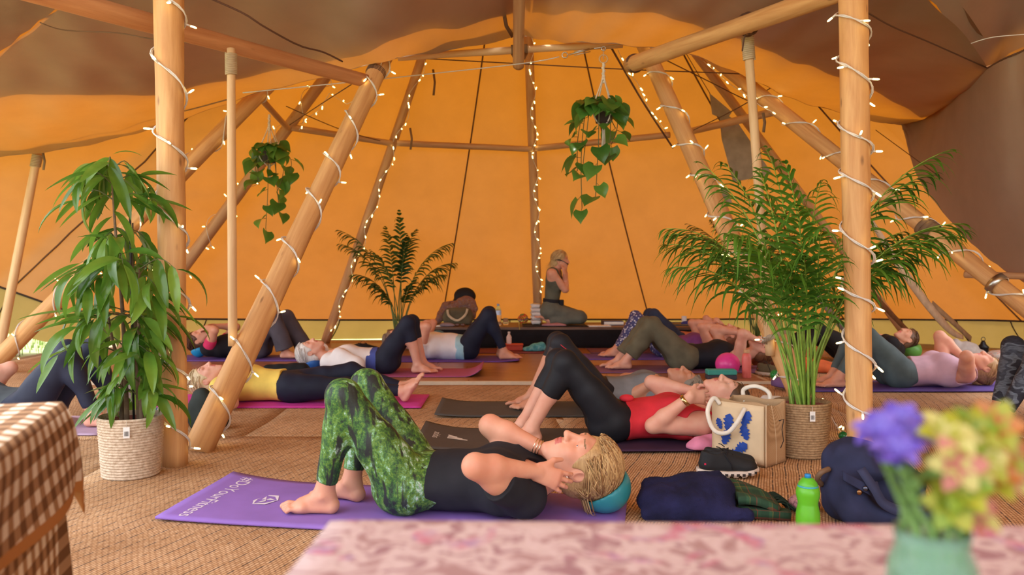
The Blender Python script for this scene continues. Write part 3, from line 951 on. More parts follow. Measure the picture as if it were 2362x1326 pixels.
# ---- skin, hair
def skin_mat(col):
    k = ('skin', col)
    if k in _mc: return _mc[k]
    m, nt, b = new_mat('skin')
    co = coords(nt)
    n = nd(nt, 'ShaderNodeTexNoise', Scale=14.0, Detail=4.0)
    nt.links.new(co, n.inputs['Vector'])
    r = ramp(nt, n.outputs[0], [(0.3, tuple(c * k2 for c, k2 in zip(col, (0.93, 0.80, 0.78)))), (0.7, col)])
    nt.links.new(r.outputs[0], b.inputs['Base Color'])
    b.inputs['Roughness'].default_value = 0.5; b.inputs['Specular IOR Level'].default_value = 0.35
    b.inputs['Subsurface Weight'].default_value = 0.12
    b.inputs['Subsurface Radius'].default_value = (0.012, 0.005, 0.003); b.inputs['Subsurface Scale'].default_value = 1.0
    n5 = nd(nt, 'ShaderNodeTexNoise', Scale=260.0, Detail=2.0); nt.links.new(co, n5.inputs['Vector'])
    bump(nt, b, n5.outputs[0], 0.08, 0.002)
    _mc[k] = m
    return m

SKIN = skin_mat((0.70, 0.36, 0.245)); SKIN2 = skin_mat((0.62, 0.32, 0.21)); SKIN3 = skin_mat((0.74, 0.41, 0.30))
LIP = plain((0.55, 0.16, 0.14), 0.45); NAIL = plain((0.55, 0.03, 0.05), 0.25); BROW = plain((0.25, 0.15, 0.08), 0.8)
EYEW = plain((0.85, 0.82, 0.78), 0.15); IRIS = plain((0.10, 0.14, 0.20), 0.15)

def hair_mat(lo, hi, streak=90.0):
    return [_hair(lo, hi, streak, 0.0), _hair(lo, hi, streak, 0.75)]

def _hair(lo, hi, streak, isl):
    m, nt, b = new_mat('hair')
    co = coords(nt, scale=(1, 1, 0.10))
    n = nd(nt, 'ShaderNodeTexNoise', Scale=streak, Detail=3.0, Roughness=0.7)
    nt.links.new(co, n.inputs['Vector'])
    ge = nt.nodes.new('ShaderNodeNewGeometry')
    mf = nd(nt, 'ShaderNodeMix', data_type='FLOAT'); mf.inputs[0].default_value = isl
    nt.links.new(n.outputs[0], mf.inputs[2]); nt.links.new(ge.outputs['Random Per Island'], mf.inputs[3])
    r = ramp(nt, mf.outputs[0], [(0.15, lo), (0.85, hi)])
    nt.links.new(r.outputs[0], b.inputs['Base Color'])
    b.inputs['Roughness'].default_value = 0.45; b.inputs['Specular IOR Level'].default_value = 0.4
    bump(nt, b, n.outputs[0], 0.25, 0.003)
    return m

def hand(pr, w, d, n, side, sc=1.0, curl=0.5, k=0.008, spread=0.10, thumb=(0.55, 0.75, 0.25)):
    """palm, four fingers and a thumb: w wrist, d finger direction, n palm normal, side = thumb side"""
    w = np.asarray(w, float); d = _unit(d); n = np.asarray(n, float); n = _unit(n - d * (n @ d)); s = np.cross(d, n)
    if s @ np.asarray(side, float) < 0: s = -s
    pr.append(cone(w, w + d * 0.075 * sc, 0.016 * sc, 0.0165 * sc, k * 1.6, (s, 2.3)))
    lens = (0.068, 0.076, 0.071, 0.056)
    for i in range(4):
        b = w + d * (0.082 - 0.005 * abs(i - 1.2)) * sc + s * (0.029 - 0.0195 * i) * sc
        dd = _unit(d + s * spread * (1.2 - i))
        p = b
        for j, fr in enumerate((0.45, 0.31, 0.24)):
            an = curl * (0.55 + 0.45 * j) * (1 + 0.08 * i)
            e = _unit(dd * math.cos(an) + n * math.sin(an))
            q = p + e * lens[i] * fr * sc
            r0 = (0.0095, 0.0086, 0.0076)[j] * sc * (0.92 if i == 3 else 1)
            pr.append(cone(p, q, r0, r0 * 0.9, k * 0.55, tag='finger'))
            p = q; dd = _unit(e)
    b = w + d * 0.020 * sc + s * 0.026 * sc + n * 0.006 * sc
    t1 = _unit(d * thumb[0] + s * thumb[1] + n * thumb[2])
    m = b + t1 * 0.042 * sc
    t2 = _unit(d * (thumb[0] + 0.5) + s * (thumb[1] - 0.35) + n * (thumb[2] + 0.2))
    pr.append(cone(b, m, 0.015 * sc, 0.011 * sc, k * 1.5)); pr.append(cone(m, m + t2 * 0.034 * sc, 0.0108 * sc, 0.0085 * sc, k * 0.6, tag='finger'))

def foot(pr, A, t, up, sc=1.0, k=0.010, lat=None):
    """A ankle centre, t toe direction, up = away from the sole; lat = towards the little toe"""
    A = np.asarray(A, float); t = _unit(t); up = np.asarray(up, float); up = _unit(up - t * (up @ t)); s = np.cross(t, up)
    if lat is not None and s @ np.asarray(lat, float) < 0: s = -s
    g = lambda a, b, c: A + (t * a + s * b + up * c) * sc
    pr.append(cone(g(0, 0, 0.01), g(-0.028, 0, -0.040), 0.034 * sc, 0.029 * sc, 0.02))
    pr.append(cone(g(0.0, 0, -0.012), g(0.085, 0, -0.040), 0.034 * sc, 0.025 * sc, 0.02, (s, 1.12)))
    pr.append(cone(g(-0.03, 0.004, -0.052), g(0.10, 0.006, -0.054), 0.020 * sc, 0.017 * sc, 0.02, (s, 1.6)))
    pr.append(cone(g(0.075, 0, -0.046), g(0.125, -0.002, -0.056), 0.022 * sc, 0.014 * sc, 0.016, (s, 2.2)))
    pr.append(ell(g(0.0, 0.034, -0.005), V3(0.012, 0.012, 0.012) * sc, None, 0.012)); pr.append(ell(g(0.004, -0.034, 0.0), V3(0.013, 0.013, 0.013) * sc, None, 0.012))
    for i, (ln, r) in enumerate(((0.052, 0.0135), (0.046, 0.0098), (0.041, 0.0092), (0.035, 0.0086), (0.029, 0.0082))):
        y = (-0.034, -0.0105, 0.0075, 0.0235, 0.038)[i]
        p0 = g(0.118 - 0.004 * i, y, -0.052); p1 = g(0.118 - 0.004 * i + ln * 0.55, y * 1.05, -0.050); p2 = g(0.118 - 0.004 * i + ln, y * 1.08, -0.060)
        pr.append(cone(p0, p1, r * 0.95 * sc, r * sc, k * 0.3)); pr.append(cone(p1, p2, r * sc, r * 0.92 * sc, k * 0.25, tag='toe'))

def headprims(c, u, f, sc=1.0, fine=True):
    """c head centre, u crown direction, f face direction; returns prims and frame"""
    u = _unit(u); f = _unit(np.asarray(f, float) - u * (np.asarray(f, float) @ u)); l = np.cross(u, f)
    M = np.stack([l, f, u])
    g = lambda a, b, e: np.asarray(c, float) + (l * a + f * b + u * e) * sc
    E = lambda p, r, k, sub=False: ell(g(*p), V3(*r) * sc, M, k * sc, sub=sub)
    C = lambda p, q, ra, rb, k, fl=None, sub=False: cone(g(*p), g(*q), ra * sc, rb * sc, k * sc, fl, sub=sub)
    pr = [E((0, -0.012, 0.030), (0.073, 0.094, 0.086), 0.01), E((0, 0.030, -0.012), (0.063, 0.058, 0.080), 0.02),
          E((0, 0.022, -0.052), (0.054, 0.062, 0.052), 0.02), C((0, 0.060, -0.062), (0, 0.071, -0.098), 0.036, 0.020, 0.02),
          C((0.050, -0.002, -0.040), (0.018, 0.062, -0.098), 0.018, 0.014, 0.02), C((-0.050, -0.002, -0.040), (-0.018, 0.062, -0.098), 0.018, 0.014, 0.02),
          C((-0.036, 0.073, 0.030), (0.036, 0.073, 0.030), 0.015, 0.015, 0.02),
          E((0.040, 0.058, -0.020), (0.022, 0.022, 0.020), 0.018), E((-0.040, 0.058, -0.020), (0.022, 0.022, 0.020), 0.018)]
    pr += [E((0.031, 0.094, 0.010), (0.018, 0.016, 0.012), 0.014, True), E((-0.031, 0.094, 0.010), (0.018, 0.016, 0.012), 0.014, True)]
    pr += [C((0, 0.086, 0.022), (0, 0.108, -0.020), 0.0085, 0.0115, 0.012), E((0, 0.110, -0.024), (0.0115, 0.0125, 0.010), 0.008),
           E((0.013, 0.098, -0.027), (0.009, 0.011, 0.008), 0.008), E((-0.013, 0.098, -0.027), (0.009, 0.011, 0.008), 0.008)]
    pr += [E((0.031, 0.078, 0.017), (0.015, 0.010, 0.006), 0.008), E((-0.031, 0.078, 0.017), (0.015, 0.010, 0.006), 0.008)]
    pr += [E((0, 0.089, -0.049), (0.022, 0.010, 0.0055), 0.006), E((0, 0.087, -0.061), (0.020, 0.010, 0.006), 0.006), E((0, 0.101, -0.0548), (0.022, 0.009, 0.0022), 0.004, True)]
    for sg in (1, -1):
        pr.append(E((sg * 0.074, -0.012, -0.004), (0.010, 0.020, 0.031), 0.008))
        pr.append(E((sg * 0.081, -0.009, 0.000), (0.008, 0.010, 0.017), 0.006, True))
    return pr, g, M

def person(label, loc, rz, J, h=0.008, skin=None, clothes=(), hair=None, eyes=True, nails=False, group=None, extras=None):
    """J: joints in the figure's own frame"""
    root = thing('person', label, 'person', loc, rz, group)
    pr, tor, arm, leg, hd = [], [], [], [], []
    s = J.get('s', 1.0); gi = J.get('g', 1.0); O = np.asarray(J['pelvis'], float)
    U = _unit(J.get('spine', (1, 0, 0))); F = np.asarray(J.get('front', (0, 0, 1)), float); F = _unit(F - U * (F @ U)); Lt = np.cross(F, U)
    M = np.stack([U, Lt, F])
    q = lambda a, b, c: O + (U * a + Lt * b + F * c) * s
    bel = J.get('belly', 0.0); bust = J.get('bust', 1.0)
    TE = lambda p, r, k: tor.append(ell(q(*p), V3(*r) * s * V3(1, gi, gi), M, k))
    TE((0.0, 0, 0.0), (0.13, 0.165, 0.100), 0.03)
    for sg in (1, -1): TE((-0.045, sg * 0.078, -0.018), (0.10, 0.088, 0.088), 0.04)
    TE((0.15, 0, 0.002 + bel * 0.3), (0.16, 0.138, 0.092 + bel), 0.05)
    TE((0.31, 0, 0.010), (0.175, 0.150, 0.105), 0.05)
    for sg in (1, -1): TE((0.315, sg * 0.070, 0.062), (0.078 * bust, 0.074 * bust, 0.066 * bust), 0.04)
    SHL = [q(0.445, J.get('shw', 0.160) * sg, -0.004) for sg in (1, -1)]
    tor.append(cone(SHL[0], SHL[1], 0.056 * s, 0.056 * s, 0.05))
    tor.append(cone(q(0.36, 0.11, 0.0), q(0.445, 0.13, 0.0), 0.08 * s * gi, 0.058 * s, 0.05)); tor.append(cone(q(0.36, -0.11, 0.0), q(0.445, -0.13, 0.0), 0.08 * s * gi, 0.058 * s, 0.05))
    HC = np.asarray(J['head'], float)
    hu = J.get('head_up', (1, 0, 0.12)); hf = J.get('head_f', (-0.12, 0, 1))
    hprim, hg, HM = headprims(HC, hu, hf, s * J.get('hs', 1.0))
    neck = [cone(q(0.44, 0, 0.0), hg(0, -0.025, -0.055), 0.056 * s, 0.050 * s, 0.035)]
    # legs
    out = {}
    hips = [q(-0.01, 0.088 * sg, -0.005) for sg in (1, -1)]
    for i, sg in enumerate((1, -1)):
        A = np.asarray(J['ankle'][i], float)
        K, A = ik(hips[i], A, J.get('thigh', 0.405) * s, J.get('shin', 0.385) * s, J['kneepole'][i] if 'kneepole' in J else (0, 0.12 * sg, 1))
        tf = J.get('thighr', 1.0) * gi
        leg.append(cone(hips[i], K, 0.090 * s * tf, 0.060 * s * tf, 0.04, tag='thigh'))
        leg.append(cone(hips[i] + (K - hips[i]) * 0.25, hips[i] + (K - hips[i]) * 0.5, 0.083 * s * tf, 0.076 * s * tf, 0.03, tag='thigh'))
        cf = K + (A - K) * 0.30; back = _unit(hips[i] - K); ax = _unit(A - K); back = _unit(back - ax * (back @ ax))
        leg.append(cone(K, A, 0.054 * s * tf, 0.034 * s, 0.03, tag='shin'))
        leg.append(ell(cf + back * 0.014 * s, V3(0.110, 0.048, 0.050) * s * V3(1, tf, tf), np.stack([ax, np.cross(ax, back), back]), 0.03, tag='shin'))
        leg.append(ell(K - back * 0.012 * s, V3(0.045, 0.045, 0.045) * s * tf, None, 0.03, tag='knee'))
        out['knee%d' % i] = K; out['ankle%d' % i] = A; out['hip%d' % i] = hips[i]
        lat = Lt * sg
        ft = J.get('toe', ((-1, 0.1, 0), (-1, -0.1, 0)))[i]; fu = J.get('footup', ((0, 0, 1), (0, 0, 1)))[i]
        fp = []; foot(fp, A, ft, fu, s * J.get('fs', 1.0), lat=lat); hd += fp
    # arms
    for i, sg in enumerate((1, -1)):
        W = J['wrist'][i]
        if W is None: continue
        ep = J['elbow'][i]
        if ep[0] == 'p': ep = np.asarray(ep[1:], float) - (np.asarray(SHL[i]) + np.asarray(W, float)) / 2
        E, W = ik(SHL[i], W, 0.268 * s, 0.246 * s, ep)
        ar = J.get('armr', 1.0)
        arm.append(cone(SHL[i], E, 0.050 * s * ar, 0.039 * s * ar, 0.03, tag='uarm')); arm.append(cone(SHL[i] + (E - SHL[i]) * 0.25, SHL[i] + (E - SHL[i]) * 0.6, 0.047 * s * ar, 0.046 * s * ar, 0.02, tag='uarm'))
        arm.append(cone(E, E + (W - E) * 0.3, 0.039 * s * ar, 0.041 * s * ar, 0.02, tag='farm')); arm.append(cone(E + (W - E) * 0.3, W, 0.040 * s * ar, 0.024 * s, 0.02, tag='farm'))
        hp = J['hand'][i]
        hl = []; hand(hl, W, hp[0], hp[1], hp[2], s * 0.98, hp[3] if len(hp) > 3 else 0.35, k=0.008); hd += hl
        out['elbow%d' % i] = E; out['wrist%d' % i] = W; out['sh%d' % i] = SHL[i]
    pr = tor + leg + arm + neck + hprim + hd
    gr = lambda a, b, c: np.array([a, b, c])
    Mi = HM; hc = HC; hs = s * J.get('hs', 1.0)
    def mfun(C):
        r = (C - hc) @ Mi.T / hs
        m = np.zeros(len(C), int)
        m[(np.abs(r[:, 0]) < 0.022) & (r[:, 1] > 0.080) & (r[:, 2] < -0.0435) & (r[:, 2] > -0.067)] = 1
        m[(np.abs(np.abs(r[:, 0]) - 0.034) < 0.018) & (r[:, 1] > 0.066) & (r[:, 2] > 0.031) & (r[:, 2] < 0.0365)] = 2
        return m
    fz = J.get('floorcut')
    body = sdfobj('body', pr, h, [skin or SKIN, LIP, BROW], root, mfun=mfun)
    if eyes:
        for sg in (1, -1):
            mb = MB(); c = hg(sg * 0.031, 0.0660, 0.0085)
            Mx = Matrix(((HM[0][0], HM[1][0], HM[2][0], c[0]), (HM[0][1], HM[1][1], HM[2][1], c[1]), (HM[0][2], HM[1][2], HM[2][2], c[2]), (0, 0, 0, 1)))
            mb.add(uvsphere((0, 0, 0), 0.0125 * hs, 16, 10), 0, Mx); mb.add(uvsphere((0, 0.0080 * hs, 0), (0.0068 * hs, 0.0050 * hs, 0.0068 * hs), 12, 8), 1, Mx)
            mb.build('eye', [EYEW, IRIS], root)
    out.update(root=root, body=body, q=q, hg=hg, HM=HM, HC=HC, hs=hs, tor=tor, arm=arm, leg=leg, neck=neck, J=J, h=h, U=U, F=F, Lt=Lt, s=s, O=O, SHL=SHL, hprim=hprim)
    return out

def wr(amp, seed, freq=(30, 30, 30), n=4):
    r = random.Random(seed)
    W = [((r.uniform(-1, 1) * freq[0], r.uniform(-1, 1) * freq[1], r.uniform(-1, 1) * freq[2]), r.uniform(0, 6)) for _ in range(n)]
    def f(X, Y, Z):
        t = 0
        for (a, b, c), p in W: t = t + np.sin(a * X + b * Y + c * Z + p)
        return t * (amp / n)
    return f

def top(pp, mat, name='top', hem=0.02, sleeve=0.4, neckr=0.075, infl=0.010, wamp=0.006, seed=1, loose=1.0, neck_v=0.0, hemslope=0.0, h=None, droop=0.0):
    """shirt over the torso and upper arms"""
    J, U, F, O, s = pp['J'], pp['U'], pp['F'], pp['O'], pp['s']
    pr = list(pp['tor'])
    for i in range(2):
        if 'elbow%d' % i not in pp or sleeve <= 0: continue
        S, E, W = pp['sh%d' % i], pp['elbow%d' % i], pp['wrist%d' % i]
        if sleeve <= 1.0:
            pt = S + (E - S) * sleeve; nn = _unit(E - S)
            pr.append(cone(S, E, 0.060 * s * loose, 0.054 * s * loose, 0.03, clip=(pt, nn)))
        else:
            pr.append(cone(S, E, 0.062 * s * loose, 0.055 * s * loose, 0.03))
            pt = E + (W - E) * (sleeve - 1); nn = _unit(W - E)
            pr.append(cone(E, W, 0.055 * s * loose, 0.040 * s * loose, 0.03, clip=(pt, nn)))
    if droop: pr.append(cone(O + U * 0.05 * s + F * -0.05, O + U * 0.36 * s - F * 0.05, 0.05, 0.05, 0.05, (pp['Lt'], 3.0)))
    w = wr(wamp, seed, (16, 46, 30)); nb = pp['q'](0.47 + neck_v * 0, 0, 0.02)
    ng = pp['hg'](0, -0.03, -0.08)
    hemp = O + U * hem * s
    hw = wr(0.008, seed + 9, (0.1, 40, 40))
    sl = [(pp['sh%d' % i], _unit(pp['SHL'][i] - pp['SHL'][1 - i])) for i in range(2) if 'sh%d' % i in pp]
    def post(X, Y, Z, D):
        D = D + w(X, Y, Z)
        x, y, z = X - hemp[0], Y - hemp[1], Z - hemp[2]
        D = np.maximum(D, -(x * U[0] + y * U[1] + z * U[2]) + hw(X, Y, Z) + hemslope * (x * F[0] + y * F[1] + z * F[2]))
        ba = ng - nb; L2 = ba @ ba
        t = np.clip(((X - nb[0]) * ba[0] + (Y - nb[1]) * ba[1] + (Z - nb[2]) * ba[2]) / L2, 0, 1.5)
        dn = np.sqrt((X - nb[0] - t * ba[0]) ** 2 + (Y - nb[1] - t * ba[1]) ** 2 + (Z - nb[2] - t * ba[2]) ** 2) - neckr * s
        D = np.maximum(D, -dn)
        if sleeve <= 0:      # sleeveless: cut arm holes
            for i in range(2):
                if 'sh%d' % i in pp:
                    S = pp['sh%d' % i]; o = _unit(S - pp['q'](0.445, 0, 0))
                    e = S + o * 0.035 * s - U * 0.02
                    D = np.maximum(D, 0.085 * s - np.sqrt((X - e[0]) ** 2 + (Y - e[1]) ** 2 + (Z - e[2]) ** 2))
        return D
    return sdfobj(name, pr, h or pp['h'], mat, pp['root'], infl, post)

def band(pp, mat, name, a, w, infl=0.018):
    U, O, s = pp['U'], pp['O'], pp['s']
    c = O + U * a * s
    def post(X, Y, Z, D):
        t = np.abs((X - c[0]) * U[0] + (Y - c[1]) * U[1] + (Z - c[2]) * U[2]) - w
        return np.maximum(D, t)
    return sdfobj(name, list(pp['tor'][:6]), pp['h'], mat, pp['root'], infl, post)

def bottoms(pp, mat, name='leggings', waist=0.12, end=0.85, infl=0.005, wamp=0.0035, seed=3, flare=None, h=None, ends=None):
    U, O, s = pp['U'], pp['O'], pp['s']
    pr = [p for p in pp['tor'][:4]] + [p for p in pp['leg'] if p.tag != 'shin']
    for i in range(2):
        K, A = pp['knee%d' % i], pp['ankle%d' % i]
        e = ends[i] if ends else end
        nn = _unit(A - K); pt = K + (A - K) * e
        for p in [p for p in pp['leg'] if p.tag == 'shin'][2 * i:2 * i + 2]:
            def mk(p=p, pt=pt, nn=nn):
                return lambda X, Y, Z: np.maximum(p.fn(X, Y, Z), (X - pt[0]) * nn[0] + (Y - pt[1]) * nn[1] + (Z - pt[2]) * nn[2])
            pr.append(Prim(mk(), p.lo, p.hi, p.k))
        if flare:
            pr.append(cone(K, A, flare[0] * s, flare[1] * s, 0.03, clip=(pt, nn)))
    w = wr(wamp, seed, (50, 30, 50), 5)
    wp = O + U * waist * s
    def post(X, Y, Z, D):
        D = D + w(X, Y, Z)
        return np.maximum(D, (X - wp[0]) * U[0] + (Y - wp[1]) * U[1] + (Z - wp[2]) * U[2])
    return sdfobj(name, pr, h or pp['h'], mat, pp['root'], infl, post)

def hair(pp, mat, tailpts=(), thick=0.013, n=260, length=0.11, seed=5, tail=(0, -1, -0.15), strand_r=0.0026, face=(0, 0.090, -0.034, 0.080, 0.076, 0.104), capw=0.005, drop=None, lift=0.0, ball_at=None, ballr=0.0, balloff=0.0):
    """cap of hair plus separate locks; all in the head's frame (lateral, face, crown)"""
    hg, HM, hs = pp['hg'], pp['HM'], pp['hs']
    E = lambda p, r, k, sub=False: ell(hg(*p), V3(*r) * hs, HM, k * hs, sub=sub)
    tk = thick; thick = thick * 0.62
    pr = [E((0, -0.016, 0.034), (0.073 + thick, 0.094 + thick, 0.086 + thick), 0.01), E((0, -0.050, -0.030), (0.062 + thick * 0.7, 0.052 + thick, 0.062), 0.03)]
    for a, b, ra, rb in tailpts:
        pr.append(cone(hg(*a), hg(*b), ra * hs, rb * hs, 0.03))
    fx, fy, fz, ra, rb, rc = face
    pr.append(E((fx, fy, fz), (ra, rb, rc), 0.012, True))
    pr.append(E((0.074, -0.005, -0.012), (0.03, 0.020, 0.028), 0.010, True)); pr.append(E((-0.074, -0.005, -0.012), (0.03, 0.020, 0.028), 0.010, True))
    pr.append(E((0, 0.02, -0.075), (0.075, 0.072, 0.055), 0.01, True))
    w = wr(capw, seed, (70, 70, 70), 6)
    mb = MB(); r = random.Random(seed)
    thick = tk; R = (0.073 + thick, 0.094 + thick, 0.086 + thick); C = (0, -0.016, 0.034)
    tdir = _unit(tail)
    if ballr:
        b_ = hg(0, -0.06, 0.0); ball_at = (Vector((b_[0] + balloff, b_[1], ballr)), ballr + 0.002)
    for k in range(n):
        az = r.uniform(-PI, PI); el = r.uniform(-0.15 if abs(az) < 1.9 else -0.75, 1.45)
        d0 = _unit((math.sin(az) * math.cos(el), math.cos(az) * math.cos(el), math.sin(el)))
        if k % 5 < 2: d0 = _unit((r.uniform(-0.75, 0.75), r.uniform(0.25, 0.60), r.uniform(0.55, 0.9)))
        if d0[1] > 0.62 and d0[2] < 0.45: continue
        if abs(d0[0]) > 0.75 and d0[2] < -0.05 and d0[1] > -0.2: continue
        d1 = _unit(tdir + np.array([r.uniform(-0.55, 0.55) + d0[0] * 0.5, r.uniform(-0.2, 0.2), r.uniform(-0.5, 0.5) + d0[2] * 0.2]))
        ang = math.acos(max(-1, min(1, float(d0 @ d1))))
        ln = length * r.uniform(0.7, 1.15)
        tot = ln / 0.095
        pts = []
        off = 1.0 + r.uniform(-0.03, 0.05)
        for i in range(8):
            a = tot * i / 7
            t = min(a / max(ang, 1e-3), 1.0)
            dd = _unit(math.sin((1 - t) * ang) * d0 + math.sin(t * ang) * d1) if ang > 0.02 else d1
            p = np.array([C[j] + R[j] * dd[j] * (off + 0.03 * math.sin(a * 2 + k)) for j in range(3)])
            over = max(0, a - ang)
            p = p + tdir * over * 0.09 + np.array([0, 0, 0])
            w_ = Vector(hg(*p))
            if ball_at is not None and len(pts) > 1:      # hair that hangs past the head ends on the ball
                e_ = sum(((p[j] - C[j]) / (R[j] * 1.07)) ** 2 for j in range(3))
                if (w_ - ball_at[0]).length < ball_at[1] and e_ > 1: break
            w_.z = max(w_.z, 0.004 + 0.0012 * (k % 9)); pts.append(w_)
        if len(pts) > 1: mb.add(tube(pts, [strand_r * hs * (0.9 if i == 0 else 1.15 - 0.13 * i) for i in range(len(pts))], 4, True))
    D, lo, hh = field(pr, max(0.004, pp['h'] * 0.8), 0, 0.03, lambda X, Y, Z, D: D + w(X, Y, Z))
    V, Q = nets(D, lo, hh, 1); V[:, 2] = np.maximum(V[:, 2], 0.004)
    o = len(mb.v)
    v = [tuple(p) for p in V] + [tuple(p) for p in mb.v]
    f = [tuple(x) for x in Q] + [tuple(i + len(V) for i in x) for x in mb.f]
    return obj('hair', v, f, mat, pp['root'], midx=[0] * len(Q) + [1] * len(mb.f))

def settle(pp, rest):
    """let the figure rest on the surface at height rest; soft parts flatten against it"""
    for o in pp['root'].children:
        if o.type == 'MESH' and o.name.split('.')[0] not in ('hair', 'eye'):
            co = np.empty(len(o.data.vertices) * 3, np.float32); o.data.vertices.foreach_get('co', co)
            c3 = co.reshape(-1, 3); np.maximum(c3[:, 2], -0.002, out=c3[:, 2]); o.data.vertices.foreach_set('co', co); o.data.update()
    pp['root'].location.z = rest

# yoga mat with a little spring in its ends
def yoga_mat(label, c, rz, L, W, col, end0=0.0, end1=0.0, rim=None, corner=0.0, thick=0.008, rough=0.75, z=0.006, cl=0.25, side=1):
    t = thing('yoga_mat', label, 'yoga mat', (c[0], c[1], z), rz)
    def hgt(x, y):
        u = (x + L / 2)
        a = max(0, 1 - u / cl); b = max(0, 1 - (L - u) / cl)
        cr = 0.5 + 0.5 * side * y / (W / 2)
        return thick + end0 * a * a * (1 - corner + corner * cr) + end1 * b * b + 0.0012 * math.sin(x * 9) * math.sin(y * 11)
    def fn(u, v): return ((u - 0.5) * L, (v - 0.5) * W, hgt((u - 0.5) * L, (v - 0.5) * W))
    m, nt, b = new_mat('foam mat')
    co = coords(nt); n = nd(nt, 'ShaderNodeTexNoise', Scale=300.0, Detail=2.0); nt.links.new(co, n.inputs['Vector'])
    n2 = nd(nt, 'ShaderNodeTexNoise', Scale=5.0, Detail=3.0); nt.links.new(co, n2.inputs['Vector'])
    r = ramp(nt, n2.outputs[0], [(0.3, tuple(x * 0.9 for x in col)), (0.7, tuple(min(1, x * 1.08) for x in col))]); nt.links.new(r.outputs[0], b.inputs['Base Color'])
    b.inputs['Roughness'].default_value = rough; b.inputs['Specular IOR Level'].default_value = 0.3; bump(nt, b, n.outputs[0], 0.25, 0.002)
    obj('foam_sheet', *grid(fn, 48, 14, thick * 0.9), m, t)
    return t, hgt

def textmesh(body, size, M, hfn, mat, parent, name='lettering', spacing=1.0):
    cu = bpy.data.curves.new('txt', 'FONT'); cu.body = body; cu.size = size; cu.space_character = spacing; cu.align_x = 'LEFT'
    o = bpy.data.objects.new('txt', cu); COL.objects.link(o)
    dg = bpy.context.evaluated_depsgraph_get(); dg.update()
    me = o.evaluated_get(dg).to_mesh()
    v = [M @ Vector(p.co) for p in me.vertices]; f = [tuple(p.vertices) for p in me.polygons]
    o.evaluated_get(dg).to_mesh_clear(); bpy.data.objects.remove(o); bpy.data.curves.remove(cu)
    v = [Vector((p.x, p.y, hfn(p.x, p.y) + 0.0008 if hfn else p.z)) for p in v]
    return obj(name, v, f, mat, parent, smooth=False)

def supine(**kw):
    """lying on the back, head along +x, knees up, hands at the neck; near=-1 means the -y side faces the camera"""
    s = kw.get('s', 1.0); ax = kw.get('ax', 0.46) * s; az = kw.get('az', 0.075) * s; ay = kw.get('ay', 0.10) * s
    hx = kw.get('hx', 0.66) * s; hz = kw.get('hz', 0.20)
    J = dict(s=s, g=kw.get('g', 1.0), pelvis=(0, 0, kw.get('pz', 0.108) * s), head=(hx, kw.get('hy', 0.0), hz),
             head_up=kw.get('head_up', (1, 0, 0.05)), head_f=kw.get('head_f', (-0.05, 0, 1)),
             ankle=kw.get('ankle', ((-ax, ay, az), (-ax, -ay, az))), toe=kw.get('toe', ((-1, 0.12, 0), (-1, -0.12, 0))),
             wrist=kw.get('wrist', ((hx - 0.13, 0.115, hz + 0.06), (hx - 0.13, -0.115, hz + 0.06))),
             elbow=kw.get('elbow', ((-1, 0.8, 0.5), (-1, -0.8, 0.5))),
             hand=kw.get('hand', (((0.75, -0.55, -0.2), (0.1, -0.7, -0.6), (0.2, -0.1, 1), 0.3), ((0.75, 0.55, -0.2), (0.1, 0.7, -0.6), (0.2, 0.1, 1), 0.3))))
    for k in ('bust', 'belly', 'thighr', 'armr', 'footup', 'kneepole', 'hs', 'thigh', 'shin', 'shw', 'fs'):
        if k in kw: J[k] = kw[k]
    return J

# ================================================================= THE CLASS
def LP(loc, rz, px, py, d):
    w = P(px, py, d)
    x, y = w.x - loc[0], w.y - loc[1]
    c, s_ = math.cos(rz), math.sin(rz)
    return (c * x + s_ * y, -s_ * x + c * y, w.z - (loc[2] if len(loc) > 2 else 0))

def ball(label, c, r, col, dent=None, rough=0.35, cat='ball', name='exercise_ball'):
    """soft ball; dent = (centre, radius) of what presses into it"""
    t = thing(name, label, cat, (c[0], c[1], 0.0))
    pr = [ell((0, 0, c[2]), (r * 1.04, r * 1.04, r), None, 0.01)]
    if dent is not None:
        pr.append(ell((dent[0][0] - c[0], dent[0][1] - c[1], dent[0][2]), dent[1], dent[2], 0.012, sub=True))
    sdfobj('ball_skin', pr, 0.008, plain(col, rough, spec=0.4), t, smooth=2)
    return t

